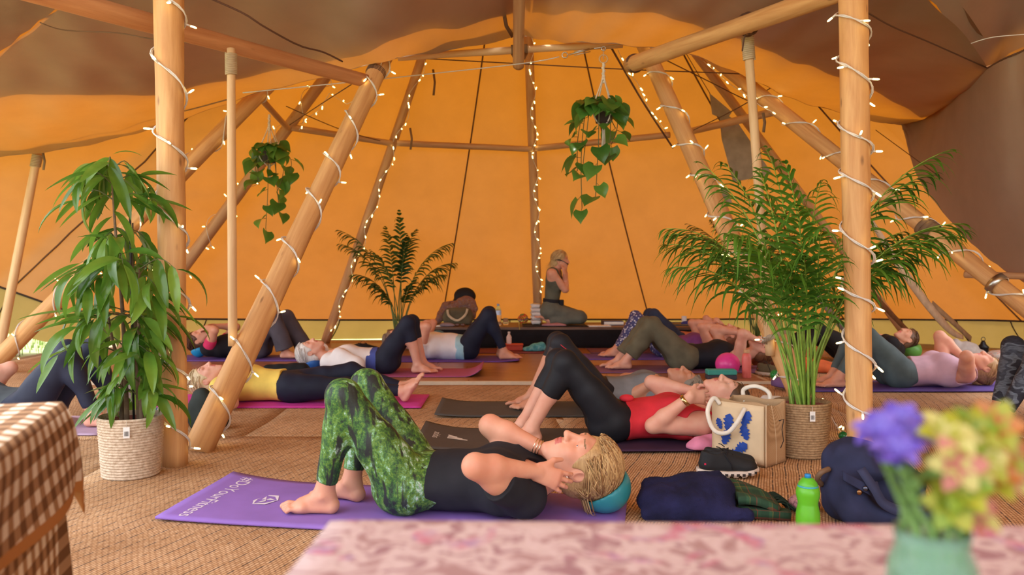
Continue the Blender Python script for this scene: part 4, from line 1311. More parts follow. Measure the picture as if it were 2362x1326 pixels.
# ---- green forest leggings
def forest():
    m, nt, b = new_mat('forest print')
    co = coords(nt, scale=(5, 5, 2.2))
    n1 = nd(nt, 'ShaderNodeTexNoise', Scale=2.4, Detail=6.0, Roughness=0.72, Distortion=0.6); nt.links.new(co, n1.inputs['Vector'])
    co2 = coords(nt, scale=(1, 1, 1))
    n2 = nd(nt, 'ShaderNodeTexNoise', Scale=60.0, Detail=5.0, Roughness=0.85); nt.links.new(co2, n2.inputs['Vector'])
    mixf = nd(nt, 'ShaderNodeMix', data_type='FLOAT'); mixf.inputs[0].default_value = 0.42
    nt.links.new(n1.outputs[0], mixf.inputs[2]); nt.links.new(n2.outputs[0], mixf.inputs[3])
    r = ramp(nt, mixf.outputs[0], [(0.37, (0.006, 0.008, 0.012)), (0.44, (0.018, 0.055, 0.025)), (0.49, (0.045, 0.16, 0.03)), (0.53, (0.15, 0.26, 0.025)), (0.555, (0.10, 0.34, 0.16)), (0.60, (0.55, 0.68, 0.62))])
    # dark trunks run along the legs
    co3 = coords(nt, scale=(17, 17, 2.4), rot=(0, math.radians(8), 0))
    n3 = nd(nt, 'ShaderNodeTexNoise', Scale=1.5, Detail=4.0, Distortion=0.3); nt.links.new(co3, n3.inputs['Vector'])
    r3 = ramp(nt, n3.outputs[0], [(0.41, (0.95, 0.95, 0.95)), (0.47, (0, 0, 0))])
    mx = nd(nt, 'ShaderNodeMix', data_type='RGBA'); nt.links.new(r3.outputs[0], mx.inputs[0]); nt.links.new(r.outputs[0], mx.inputs[6]); mx.inputs[7].default_value = (0.012, 0.014, 0.02, 1)
    nt.links.new(mx.outputs[2], b.inputs['Base Color']); b.inputs['Roughness'].default_value = 0.6
    return m

BLK = cloth((0.018, 0.019, 0.026), 0.8, 0.2); NAVY = cloth((0.013, 0.016, 0.034), 0.7, 0.2); NAVY2 = cloth((0.028, 0.035, 0.068), 0.75, 0.2)

# 1 -- foreground woman
loc = (-0.395, 3.40, 0.015); rz = math.radians(-9.5)
Lq = lambda px, py, d: LP(loc, rz, px, py, d)
J = supine(s=1.07, g=1.02, hx=0.1, ankle=((-0.30, 0.055, 0.078), (-0.345, -0.135, 0.078)), thigh=0.415, shin=0.385, bust=1.08, armr=1.08, thighr=0.98, hs=1.12, belly=0.012,
           toe=((-1, 0.30, 0), (-1, -0.12, 0)),
           wrist=(Lq(1262, 1040, 3.42), Lq(1240, 1088, 3.11)), elbow=(('p',) + Lq(1128, 1020, 3.52), ('p',) + Lq(1085, 1200, 3.12)),
           hand=(((0.8, -0.45, -0.3), (0.2, -0.8, -0.3), (0, 0, 1), 0.3), ((0.90, 0.28, -0.42), (0.1, 0.8, -0.2), (0.2, 0, 1), 0.42)))
J['head'] = Lq(1338, 1068, 3.30); J['head_up'] = (0.98, 0.0, 0.17); J['head_f'] = (-0.17, -0.24, 0.95)
p1 = person('woman in black tee and green forest-print leggings lying on the purple mat', loc, rz, J, 0.0045, SKIN)
top(p1, BLK, 'tee', hem=0.075, sleeve=0.50, neckr=0.085, infl=0.010, wamp=0.008, seed=2, loose=1.12)
bottoms(p1, forest(), 'leggings', waist=0.13, end=0.86, infl=0.004, seed=4)
hair(p1, hair_mat((0.22, 0.10, 0.035), (0.66, 0.44, 0.20), 120), thick=0.018, n=4200, length=0.150, seed=7, tail=(0, -1, 0.05), strand_r=0.0019,
     tailpts=(((0, -0.03, 0.06), (0, -0.05, 0.06), 0.07, 0.06),), ball_at=(Vector(LP((loc[0], loc[1], 0.016), rz, 1394, 1137, 3.33)[:2] + (0.104,)), 0.106))
# jewellery
for k in range(3):
    W = np.array(p1['wrist0']); E = np.array(p1['elbow0']); ax_ = _unit(E - W)
    obj('bracelet', *ringtube(W + ax_ * (0.03 + 0.012 * k), Vector(ax_), 0.031, 0.0022), plain((0.75, 0.68, 0.5), 0.25, 1.0), p1['root'])
obj('earring', *uvsphere(p1['hg'](0.083, -0.004, -0.040) if p1['HM'][0][1] < 0 else p1['hg'](-0.083, -0.004, -0.040), 0.0045, 10, 8), plain((0.9, 0.88, 0.84), 0.2), p1['root'])

# 2 -- red top
loc = (0.585, 4.74, 0.014); rz = math.radians(1.5); Lq = lambda px, py, d: LP(loc, rz, px, py, d)
J = supine(s=1.07, g=0.98, ankle=((-0.52, 0.045, 0.080), (-0.48, -0.10, 0.080)), thigh=0.415, shin=0.395, bust=0.95,
           wrist=(Lq(1600, 905, 4.90), Lq(1592, 918, 4.50)), elbow=((-1, 0.6, 0.1), ('p',) + Lq(1538, 948, 4.52)),
           hand=(((0.8, -0.5, -0.2), (0.1, -0.8, -0.3), (0, 0, 1), 0.3), ((0.92, 0.35, -0.1), (0.1, 0.8, -0.2), (0.2, 0, 1), 0.35)))
J['head'] = Lq(1672, 917, 4.74); J['head_up'] = (1, 0, -0.02); J['head_f'] = (0.02, -0.12, 1)
p2 = person('woman in red vest and black capri leggings lying beside the tote bag', loc, rz, J, 0.0065, SKIN3)
top(p2, cloth((0.62, 0.030, 0.045), 0.75, 0.15), 'vest', hem=0.055, sleeve=0, neckr=0.092, infl=0.012, wamp=0.009, seed=12)
bottoms(p2, cloth((0.012, 0.013, 0.018), 0.6, 0.2), 'leggings', waist=0.13, end=0.46, infl=0.005, seed=14)
hair(p2, hair_mat((0.045, 0.022, 0.012), (0.14, 0.07, 0.035)), thick=0.010, n=240, length=0.12, seed=9, strand_r=0.0022, face=(0, 0.085, -0.040, 0.078, 0.078, 0.105))
W = np.array(p2['wrist1']); E = np.array(p2['elbow1']); ax_ = _unit(E - W)
obj('watch', *ribbon(loop(W + ax_ * 0.035, Vector(ax_), 0.033), 0.02, 0.003, Vector(ax_).orthogonal()), plain((0.75, 0.55, 0.25), 0.25, 1.0), p2['root'])
obj('knot', *uvsphere(p2['q'](0.065, -0.03, 0.115), (0.042, 0.026, 0.022), 16, 10), cloth((0.62, 0.030, 0.045), 0.75, 0.15), p2['root'])

# 3 -- grey-haired woman behind
loc = (0.615, 5.84, 0.014); rz = 0.0; Lq = lambda px, py, d: LP(loc, rz, px, py, d)
J = supine(s=1.06, ankle=((-0.47, 0.09, 0.08), (-0.44, -0.07, 0.08)), thigh=0.42, shin=0.40,
           wrist=(Lq(1512, 872, 5.98), Lq(1515, 876, 5.62)), elbow=((-1, 0.6, 0.2), ('p',) + Lq(1428, 866, 5.66)))
J['head'] = Lq(1575, 884, 5.84); J['head_up'] = (0.98, 0, -0.16); J['head_f'] = (0.16, -0.18, 1)
p3 = person('grey-haired woman in grey tee behind the woman in red', loc, rz, J, 0.008, SKIN2)
top(p3, cloth((0.20, 0.205, 0.22), 0.85), 'tee', hem=0.05, sleeve=0.25, seed=22, wamp=0.008, infl=0.011)
bottoms(p3, cloth((0.018, 0.018, 0.024), 0.6), 'leggings', waist=0.12, end=0.30, seed=24)
sdfobj('mesh_panel', [cone(p3['knee1'], p3['knee1'] + (p3['ankle1'] - p3['knee1']) * 0.30, 0.066, 0.062, 0.01)], 0.007, cloth((0.06, 0.045, 0.045), 0.6), p3['root'])
obj('red_stitching', *tube(loop(Vector(p3['knee1']) + Vector((0.02, -0.005, 0.0)), Vector((0.5, -0.2, 0.6)), 0.072, 20), 0.003, 5), plain((0.55, 0.03, 0.05), 0.6), p3['root'])
hair(p3, hair_mat((0.16, 0.14, 0.12), (0.42, 0.38, 0.32)), thick=0.013, n=260, length=0.13, seed=19, strand_r=0.0032)
obj('scrunchie', *uvsphere(p3['hg'](0, -0.115, 0.02), (0.035, 0.035, 0.035), 14, 8), BLK, p3['root'])

# 4 -- olive trousers
loc = (1.69, 8.10, 0.02); rz = 0.0; Lq = lambda px, py, d: LP(loc, rz, px, py, d)
J = supine(s=1.10, g=1.06, ankle=((-0.62, 0.10, 0.082), (-0.58, -0.06, 0.082)), thigh=0.41, shin=0.39,
           wrist=((0.60, 0.16, 0.34), (0.66, -0.13, 0.30)), elbow=((-1, 0.7, 0.5), (-0.45, -0.9, 0.9)), hx=0.70, hz=0.19)
p4 = person('person in olive trousers and black vest behind the pink ball', loc, rz, J, 0.009, SKIN3)
top(p4, cloth((0.013, 0.015, 0.024), 0.75), 'vest', hem=-0.02, sleeve=0, seed=32, infl=0.013, wamp=0.010, neckr=0.09)
bottoms(p4, cloth((0.125, 0.115, 0.075), 0.85), 'trousers', waist=0.10, end=0.80, infl=0.014, wamp=0.012, seed=34, flare=(0.066, 0.062))
hair(p4, hair_mat((0.10, 0.04, 0.02), (0.28, 0.12, 0.05)), n=160, length=0.13, seed=29, strand_r=0.0036)

# 5 -- patterned leggings
def speckle():
    m, nt, b = new_mat('speckled print')
    co = coords(nt); v = nd(nt, 'ShaderNodeTexVoronoi', Scale=42.0, Randomness=1.0); nt.links.new(co, v.inputs['Vector'])
    r = ramp(nt, v.outputs['Distance'], [(0.26, (0.75, 0.74, 0.80)), (0.40, (0.05, 0.05, 0.16))]); nt.links.new(r.outputs[0], b.inputs['Base Color']); b.inputs['Roughness'].default_value = 0.7
    return m
loc = (1.72, 9.25, 0.02); Lq = lambda px, py, d: LP(loc, rz, px, py, d)
J = supine(s=1.06, ankle=((-0.52, 0.16, 0.08), (-0.57, -0.10, 0.08)), hx=0.70, hz=0.24, thigh=0.42, shin=0.39, wrist=((0.58, 0.12, 0.36), (0.56, -0.12, 0.34)), elbow=((-1, 0.6, 1.0), (-0.8, -0.6, 1.2)))
p5 = person('person in white-speckled navy leggings lying before the stage', loc, 0.0, J, 0.009, SKIN)
top(p5, cloth((0.20, 0.06, 0.24), 0.8), 'top', hem=0.02, sleeve=0.2, seed=42)
bottoms(p5, speckle(), 'leggings', end=0.88, seed=44)
hair(p5, hair_mat((0.14, 0.04, 0.02), (0.36, 0.14, 0.07)), n=140, length=0.12, seed=39, strand_r=0.0036)
# 6 -- behind, only the knees rise above the others
loc = (2.00, 9.92, 0.02)
J = supine(s=1.04, ankle=((-0.55, 0.12, 0.08), (-0.52, -0.09, 0.08)), thigh=0.43, shin=0.40, hx=0.66, hz=0.16)
p6 = person('person in plain navy leggings lying against the stage front', loc, 0.0, J, 0.010, SKIN)
top(p6, cloth((0.55, 0.20, 0.12), 0.8), 'top', hem=0.02, sleeve=0.3, seed=52)
bottoms(p6, NAVY2, 'leggings', end=0.9, seed=54)
hair(p6, hair_mat((0.06, 0.03, 0.02), (0.2, 0.1, 0.05)), n=80, seed=49, strand_r=0.0036)

# 7 -- teal leggings, lilac top
loc = (3.27, 6.98, 0.012); Lq = lambda px, py, d: LP(loc, 0.0, px, py, d)
J = supine(s=1.09, g=1.08, ankle=((-0.53, 0.05, 0.082), (-0.56, -0.13, 0.082)), thigh=0.41, shin=0.38, bust=1.05, armr=1.12, thighr=1.08,
           wrist=(Lq(2225, 828, 7.12), Lq(2232, 836, 6.82)), elbow=((-0.9, 0.6, 0.9), (-0.35, -0.7, 0.9)), hx=0.66, hz=0.165)
J['head_up'] = (1, 0, -0.10); J['head_f'] = (0.12, -0.22, 1)
p7 = person('woman in slate-green leggings and lilac top on the purple mat by the post', loc, 0.0, J, 0.008, SKIN)
top(p7, cloth((0.60, 0.40, 0.50), 0.8, 0.12), 'top', hem=0.06, sleeve=0.0, seed=62, infl=0.016, wamp=0.012, neckr=0.09)
bottoms(p7, cloth((0.085, 0.125, 0.135), 0.7), 'leggings', end=0.86, seed=64, waist=0.16)
hair(p7, hair_mat((0.26, 0.13, 0.05), (0.60, 0.38, 0.18)), n=420, length=0.22, seed=59, strand_r=0.0032, tailpts=(((0, -0.06, 0.0), (0, -0.13, -0.01), 0.06, 0.045),), tail=(0, -1, 0.0), ballr=0.060, balloff=0.00)

# 8 -- black clothes, straight legs
loc = (3.66, 9.0, 0.012)
J = supine(s=1.06, ankle=((-0.74, 0.10, 0.080), (-0.70, -0.12, 0.080)), hx=0.64, hz=0.235, wrist=((0.40, 0.10, 0.26), (0.36, -0.12, 0.24)), elbow=((-0.6, 1, 0.2), (-0.6, -1, 0.2)),
           hand=(((0.2, -1, 0), (0, 0, -1), (1, 0, 0), 0.2), ((0.2, 1, 0), (0, 0, -1), (1, 0, 0), 0.2)), pz=0.115)
J['head_f'] = (-0.25, -0.25, 0.9); J['head_up'] = (0.95, 0, 0.3)
p8 = person('person in black with head on the green ball by the canvas skirt', loc, math.radians(6), J, 0.010, SKIN2)
top(p8, cloth((0.012, 0.010, 0.012), 0.85), 'jumper', hem=0.0, sleeve=1.8, neckr=0.065, seed=72, infl=0.014)
bottoms(p8, cloth((0.014, 0.012, 0.012), 0.85), 'trousers', end=0.9, infl=0.012, seed=74)
hair(p8, hair_mat((0.06, 0.03, 0.015), (0.18, 0.09, 0.05)), n=160, length=0.10, seed=69, strand_r=0.0036, ballr=0.100, balloff=0.06)

# 9 -- camouflage leggings at the edge
def camo():
    m, nt, b = new_mat('grey camouflage')
    co = coords(nt, scale=(1, 1, 2.0)); n = nd(nt, 'ShaderNodeTexNoise', Scale=7.0, Detail=1.0, Distortion=0.4); nt.links.new(co, n.inputs['Vector'])
    r = ramp(nt, n.outputs[0], [(0.0, (0.022, 0.026, 0.045)), (0.44, (0.13, 0.16, 0.21)), (0.52, (0.05, 0.06, 0.09)), (0.60, (0.10, 0.12, 0.16))], 'CONSTANT')
    co2 = coords(nt, scale=(30, 30, 220)); n2 = nd(nt, 'ShaderNodeTexNoise', Scale=1.0, Detail=2.0); nt.links.new(co2, n2.inputs['Vector'])
    r2 = ramp(nt, n2.outputs[0], [(0.35, (0.6, 0.6, 0.6)), (0.65, (1.25, 1.25, 1.25))])
    mx = nd(nt, 'ShaderNodeMix', data_type='RGBA', blend_type='MULTIPLY'); mx.inputs[0].default_value = 1.0
    nt.links.new(r.outputs[0], mx.inputs[6]); nt.links.new(r2.outputs[0], mx.inputs[7]); nt.links.new(mx.outputs[2], b.inputs['Base Color']); b.inputs['Roughness'].default_value = 0.75
    return m
loc = (3.53, 5.2, 0.012)
J = supine(s=1.07, ankle=((-0.36, 0.18, 0.082), (-0.49, -0.10, 0.082)), thigh=0.42, shin=0.39, hx=0.68, hz=0.19)
p9 = person('person in grey camouflage leggings on the jute beyond the flowers', loc, 0.0, J, 0.008, SKIN)
top(p9, cloth((0.05, 0.05, 0.07), 0.8), 'top', hem=0.05, sleeve=0.3, seed=82)
bottoms(p9, camo(), 'leggings', end=0.88, seed=84)
hair(p9, hair_mat((0.10, 0.05, 0.02), (0.3, 0.16, 0.08)), n=80, seed=79, strand_r=0.0036)

# 10 -- yellow top, legs straight
loc = (-1.655, 6.18, 0.014); rz = PI; Lq = lambda px, py, d: LP(loc, PI, px, py, d)
J = supine(s=1.05, g=1.0, ankle=((-0.84, 0.085, 0.085), (-0.81, -0.10, 0.085)), toe=((-0.55, 0.20, 0.80), (-0.62, -0.25, 0.74)), footup=((0.8, 0, 0.55), (0.8, 0, 0.62)), kneepole=((0, 0.3, 1), (0, -0.3, 1)),
           wrist=(Lq(532, 880, 6.00), Lq(515, 864, 6.32)), elbow=((-0.8, 0.9, -0.1), ('p',) + Lq(592, 850, 6.45)), hx=0.595, hz=0.165)
J['head_f'] = (0.10, 0.16, 1); J['head_up'] = (1, 0, -0.08)
p10 = person('blonde woman in yellow top lying with straight legs on the pink mat', loc, rz, J, 0.0075, SKIN3)
top(p10, cloth((0.80, 0.60, 0.13), 0.8, 0.12), 'tee', hem=0.055, sleeve=0.35, seed=92, infl=0.014, wamp=0.010)
bottoms(p10, NAVY, 'leggings', end=0.95, seed=94, waist=0.16)
hair(p10, hair_mat((0.42, 0.30, 0.15), (0.84, 0.70, 0.45)), n=520, length=0.20, seed=89, strand_r=0.0032, thick=0.016, tailpts=(((0, -0.05, 0.0), (0, -0.12, 0.02), 0.07, 0.055),), tail=(0, -1, 0.05), ballr=0.075, balloff=0.00)

# 11 -- white jumper
loc = (-1.215, 7.80, 0.02); Lq = lambda px, py, d: LP(loc, PI, px, py, d)
J = supine(s=1.05, g=1.02, ankle=((-0.33, 0.09, 0.082), (-0.36, -0.10, 0.082)), thigh=0.415, shin=0.385, toe=((-1, 0.15, 0), (-1, -0.1, 0)),
           wrist=(Lq(772, 812, 7.62), (0.60, -0.10, 0.215)), elbow=(('p',) + Lq(835, 850, 7.5), ('p',) + Lq(840, 880, 8.3)), hx=0.655, hz=0.20)
J['head_f'] = (0.05, 0.12, 1); J['head_up'] = (1, 0, 0.0)
p11 = person('white-haired woman in white jumper lying with knee up on boards', loc, PI, J, 0.008, SKIN3)
top(p11, cloth((0.80, 0.78, 0.79), 0.9, 0.06), 'jumper', hem=0.10, sleeve=1.85, seed=102, infl=0.017, wamp=0.013, neckr=0.07, loose=1.0)
bottoms(p11, NAVY, 'leggings', end=0.40, seed=104, waist=0.17)
band(p11, cloth((0.06, 0.09, 0.34), 0.8), 'waistband', 0.09, 0.05)
hair(p11, hair_mat((0.50, 0.48, 0.46), (0.88, 0.86, 0.84)), n=420, length=0.13, seed=99, strand_r=0.0036, thick=0.018, ballr=0.088, balloff=0.00)

# 12 -- white tee
loc = (-0.515, 9.02, 0.02); Lq = lambda px, py, d: LP(loc, PI, px, py, d)
J = supine(s=1.08, g=1.08, ankle=((-0.43, 0.12, 0.082), (-0.40, -0.12, 0.082)), thigh=0.42, shin=0.40, belly=0.02, wrist=((0.60, 0.12, 0.34), (0.60, -0.12, 0.34)), elbow=((-0.7, 0.6, 1.0), (-0.9, -0.6, 0.9)), hx=0.70, hz=0.21)
p12 = person('person in white tee and navy leggings lying nearest the stage corner', loc, PI, J, 0.009, SKIN)
top(p12, cloth((0.78, 0.79, 0.84), 0.85, 0.06), 'tee', hem=0.07, sleeve=0.3, seed=112, infl=0.016, wamp=0.012)
bottoms(p12, cloth((0.012, 0.016, 0.036), 0.7), 'leggings', end=0.88, seed=114, waist=0.1)
band(p12, cloth((0.34, 0.58, 0.68), 0.8), 'waistband', 0.045, 0.05, 0.020)
hair(p12, hair_mat((0.15, 0.10, 0.07), (0.35, 0.26, 0.2)), n=120, seed=109, strand_r=0.0036)

# 13 -- back left, flared trousers
loc = (-2.83, 9.1, 0.02)
J = supine(s=1.05, ankle=((-0.36, 0.12, 0.082), (-0.52, -0.10, 0.082)), thigh=0.42, shin=0.40, hx=0.60, hz=0.20, wrist=((0.50, 0.10, 0.34), (0.50, -0.10, 0.34)), elbow=((-0.6, 0.7, 0.8), (-0.9, -0.6, 0.9)))
J['head_f'] = (0.05, 0.25, 1)
p13 = person('woman in black top with pink sleeves and flared grey trousers', loc, PI, J, 0.009, SKIN)
top(p13, cloth((0.015, 0.014, 0.018), 0.85), 'top', hem=0.02, sleeve=0.12, seed=122, neckr=0.065)
for i in range(2):
    S, E = p13['sh%d' % i], p13['elbow%d' % i]
    sdfobj('sleeve', [cone(S, S + (E - S) * 0.42, 0.068, 0.062, 0.02)], 0.009, cloth((0.65, 0.04, 0.14), 0.8), p13['root'])
bottoms(p13, cloth((0.085, 0.075, 0.095), 0.85), 'trousers', end=0.92, infl=0.010, seed=124, flare=(0.066, 0.085))
hair(p13, hair_mat((0.03, 0.012, 0.008), (0.16, 0.06, 0.03)), n=260, seed=119, length=0.13, strand_r=0.0036, thick=0.02, ballr=0.088, balloff=0.00)

# 14 -- far left
loc = (-3.03, 5.22, 0.012)
J = supine(s=1.07, g=1.05, ankle=((-0.42, 0.08, 0.082), (-0.46, -0.12, 0.082)), thigh=0.42, shin=0.385, thighr=1.08, hx=0.66, hz=0.16, wrist=((0.52, 0.12, 0.26), (0.52, -0.12, 0.26)), elbow=((-1, 0.6, 0.4), (-1, -0.7, 0.4)))
p14 = person('person in navy leggings and grey tee beyond the gingham table', loc, PI, J, 0.008, SKIN3)
top(p14, cloth((0.07, 0.085, 0.10), 0.85), 'tee', hem=0.06, sleeve=0.35, seed=132, wamp=0.01)
bottoms(p14, cloth((0.022, 0.028, 0.055), 0.6), 'leggings', end=0.86, seed=134)
hair(p14, hair_mat((0.2, 0.1, 0.05), (0.45, 0.28, 0.14)), n=80, seed=129, strand_r=0.0036)

# 15 -- kneeling instructor
loc = (0.50, 10.62, 0.285); rz = math.radians(-12)
J = dict(s=1.02, g=0.94, pelvis=(0.0, 0, 0.205), spine=(0.10, 0, 1), front=(1, 0, -0.1), head=(0.125, 0, 0.82), head_up=(0.02, 0, 1), head_f=(1, -0.05, -0.06),
         ankle=((0.0, 0.10, 0.052), (0.0, -0.10, 0.052)), kneepole=((1, 0.12, -0.15), (1, -0.12, -0.15)), toe=((-1, 0, -0.05), (-1, 0, -0.05)), footup=((0, 0, -1), (0, 0, -1)),
         wrist=((0.19, 0.075, 0.655), (0.19, -0.080, 0.650)), elbow=((0.7, 0.4, -1), (0.7, -0.5, -1)), bust=0.95,
         hand=(((-0.15, -0.15, 1), (-1, -0.4, 0), (0, -1, 0.3), 0.35), ((-0.15, 0.15, 1), (-1, 0.4, 0), (0, 1, 0.3), 0.35)))
p15 = person('instructor in olive jumpsuit kneeling on the stage with hands at jaw', loc, rz, J, 0.0065, SKIN)
OLV = cloth((0.105, 0.105, 0.078), 0.85)
top(p15, OLV, 'bodice', hem=0.08, sleeve=0, seed=142, infl=0.008, neckr=0.085, wamp=0.004)
bottoms(p15, cloth((0.125, 0.130, 0.105), 0.85), 'trousers', waist=0.11, end=0.95, infl=0.012, wamp=0.008, seed=144, flare=(0.062, 0.052))
hair(p15, hair_mat((0.34, 0.20, 0.08), (0.75, 0.55, 0.28)), n=320, length=0.20, seed=139, strand_r=0.0032, tail=(0, -0.75, -0.9), tailpts=(((0, -0.07, 0.0), (0, -0.085, -0.13), 0.05, 0.03),))
band(p15, BLK, 'belt', 0.10, 0.022, 0.022)
obj('belt_pouch', *[[tuple(Vector(p15['q'](0.085, 0.0, 0.13)) + Vector(v)) for v in boxvf(-0.025, 0.025, -0.07, 0.05, -0.04, 0.04, 0.008)[0]], boxvf(-0.025, 0.025, -0.07, 0.05, -0.04, 0.04, 0.008)[1]], BLK, p15['root'])
sg = -1 if p15['HM'][0][1] > 0 else 1
obj('headset_microphone', *tube([Vector(p15['hg'](sg * 0.080, -0.05, 0.01)), Vector(p15['hg'](sg * 0.086, 0.0, 0.01)), Vector(p15['hg'](sg * 0.075, 0.05, -0.005)), Vector(p15['hg'](sg * 0.05, 0.09, -0.03)), Vector(p15['hg'](sg * 0.03, 0.105, -0.045))], [0.006, 0.009, 0.004, 0.004, 0.009], 6), BLK, p15['root'])

for pp_, rest_ in ((p1, 0.016), (p2, 0.0225), (p3, 0.014), (p4, 0.022), (p5, 0.022), (p6, 0.022), (p7, 0.014), (p8, 0.006), (p9, 0.006), (p10, 0.014), (p11, 0.022), (p12, 0.022), (p13, 0.022), (p14, 0.014)):
    settle(pp_, rest_)

# ================================================================= MATS AND BALLS
ym, yh = yoga_mat('purple mat with white lettering under the woman in forest leggings', (-0.455, 3.405), math.radians(-9.5), 1.83, 0.62, (0.27, 0.15, 0.52), end0=0.035, corner=0.8, cl=0.42, thick=0.010)
PRT = plain((0.72, 0.66, 0.78), 0.7)
Mt = Matrix.Translation((-0.835, 0.265, 0)) @ Matrix.Rotation(-PI / 2, 4, 'Z')
textmesh('#DoYourFitness', 0.082, Mt, yh, PRT, ym, 'lettering')
lg = MB()
HX = [(math.cos(k * PI / 3), math.sin(k * PI / 3)) for k in range(6)]
q3 = lambda a, s: (-0.60 + a[0] * 0.055 * s, a[1] * 0.078 * s, yh(-0.60, 0) + 0.0013)
for k in range(6):
    lg.add(([q3(HX[k], 1.0), q3(HX[(k + 1) % 6], 1.0), q3(HX[(k + 1) % 6], 0.70 + 0.2 * (k % 2)), q3(HX[k], 0.70 + 0.2 * ((k + 1) % 2))], [(0, 1, 2, 3)]))
for k in (0, 2, 4):
    lg.add(([q3((0, 0), 0), q3(HX[k], 0.75), q3(HX[(k + 1) % 6], 0.35)], [(0, 1, 2)]))
lg.build('emblem', PRT, ym, False)

am, ah = yoga_mat('grey-brown mat with three-stripe emblem under the feet of the woman in red', (0.235, 4.80), math.radians(-1), 1.55, 0.60, (0.075, 0.062, 0.056), end0=0.045, corner=0.6, cl=0.3)
WH = plain((0.62, 0.58, 0.54), 0.7)
em = MB()
for k, (L_, o_) in enumerate(((0.055, 0.0), (0.088, 0.034), (0.12, 0.068))):
    pts = [(-0.61 + 0.0, 0.02 - o_), (-0.61 + L_, -0.02 - o_), (-0.61 + L_, -0.044 - o_), (-0.61 + 0.0, -0.004 - o_)]
    em.add(([(x, y + 0.03, ah(x, y + 0.03) + 0.0012) for x, y in pts], [(0, 3, 2, 1)]))
em.build('emblem', WH, am, False)
textmesh('adidas', 0.060, Matrix.Translation((-0.695, 0.085, 0)) @ Matrix.Rotation(-PI / 2, 4, 'Z'), ah, WH, am, 'lettering')
yoga_mat('dark plum mat under the shoulders of the woman in red', (0.83, 4.735), math.radians(1), 0.62, 0.60, (0.045, 0.018, 0.05), z=0.0165)
yoga_mat('plain grey mat under the grey-haired woman', (0.37, 5.83), 0.0, 1.78, 0.61, (0.075, 0.07, 0.066), end0=0.03, corner=0.5)
yoga_mat('mauve mat under the person in olive trousers', (1.58, 8.08), 0.0, 1.80, 0.58, (0.20, 0.09, 0.20), z=0.014)
yoga_mat('violet mat under the person in speckled leggings', (1.72, 9.22), 0.0, 1.80, 0.60, (0.13, 0.075, 0.36), z=0.014)
yoga_mat('dusky mat along the stage front', (1.82, 9.90), 0.0, 1.80, 0.56, (0.18, 0.07, 0.12), z=0.014)
yoga_mat('violet mat under the woman in lilac top', (3.42, 6.97), 0.0, 1.95, 0.62, (0.10, 0.06, 0.27), end1=0.0)
yoga_mat('hot pink mat under the woman in yellow top', (-1.60, 6.18), PI, 1.90, 0.60, (0.60, 0.05, 0.36), end0=0.0)
mm, mh = yoga_mat('raspberry mat with black curled end under the woman in white jumper', (-1.18, 7.80), PI, 1.80, 0.60, (0.40, 0.09, 0.22), end0=0.07, cl=0.16, z=0.014)
obj('mat_underside', *grid(lambda u, v: ((u - 0.5) * 1.80, (v - 0.5) * 0.602, mh((u - 0.5) * 1.80, (v - 0.5) * 0.6) - 0.0085), 48, 4, 0.004), BLK, mm)
yoga_mat('purple mat under the person in white tee', (-0.82, 9.0), PI, 1.80, 0.60, (0.15, 0.065, 0.34), end0=0.02, z=0.014)
yoga_mat('dark red mat with bottle and cloths before the stage', (-0.10, 9.86), 0.0, 1.05, 0.52, (0.20, 0.05, 0.07), z=0.014)
yoga_mat('purple mat under the woman with flared trousers', (-2.95, 9.08), PI, 1.80, 0.60, (0.15, 0.08, 0.36), z=0.014)
yoga_mat('pale lilac mat under the person beyond the gingham table', (-3.35, 5.22), PI, 1.75, 0.62, (0.52, 0.38, 0.55))

def dentof(pp):
    B = pp['root'].matrix_basis; R3 = B.to_3x3(); h = pp['hs']
    return (tuple(B @ Vector(pp['hg'](0, -0.016, 0.034))), (0.099 * h, 0.120 * h, 0.112 * h), np.array([list(R3 @ Vector(r)) for r in pp['HM']]))
bpy.context.view_layer.update()
c = P(1394, 1137, 3.33); ball('teal ball under the head of the woman in forest leggings', (c.x, c.y, 0.120), 0.104, (0.03, 0.24, 0.29), dentof(p1), 0.3)
def headball(pp, label, col, r=0.095, off=0.0, zf=0.015):
    h_ = pp['root'].matrix_basis @ Vector(pp['hg'](0, -0.06, 0.0))
    ball(label, (h_.x + off, h_.y, r + zf), r, col, dentof(pp))
headball(p10, 'pink ball under the blonde woman in yellow', (0.70, 0.10, 0.28), 0.075)
headball(p11, 'blue ball under the white-haired woman', (0.02, 0.12, 0.42), 0.088, 0, 0.0225)
headball(p13, 'bright blue ball under the head of the woman with pink sleeves', (0.02, 0.28, 0.55), 0.088, 0, 0.0225)
headball(p8, 'green ball under the head of the person in black', (0.09, 0.27, 0.05), 0.10, 0.06, 0.006)
headball(p7, 'brown ball under the woman in lilac top', (0.20, 0.09, 0.05), 0.06)
c = P(1656, 905, 6.05); ball('olive ball beside the grey-haired woman', (c.x, c.y, 0.105), 0.098, (0.20, 0.15, 0.06), None, 0.5)
c = G(1682, 872); ball('large shiny pink ball behind the teal block', (c.x, c.y + 0.055, 0.121), 0.108, (0.75, 0.06, 0.33), None, 0.25)
c = P(1010, 772, 9.55); ball('blue ball at the stage corner', (c.x, c.y, 0.19), 0.10, (0.04, 0.20, 0.36), None, 0.5)
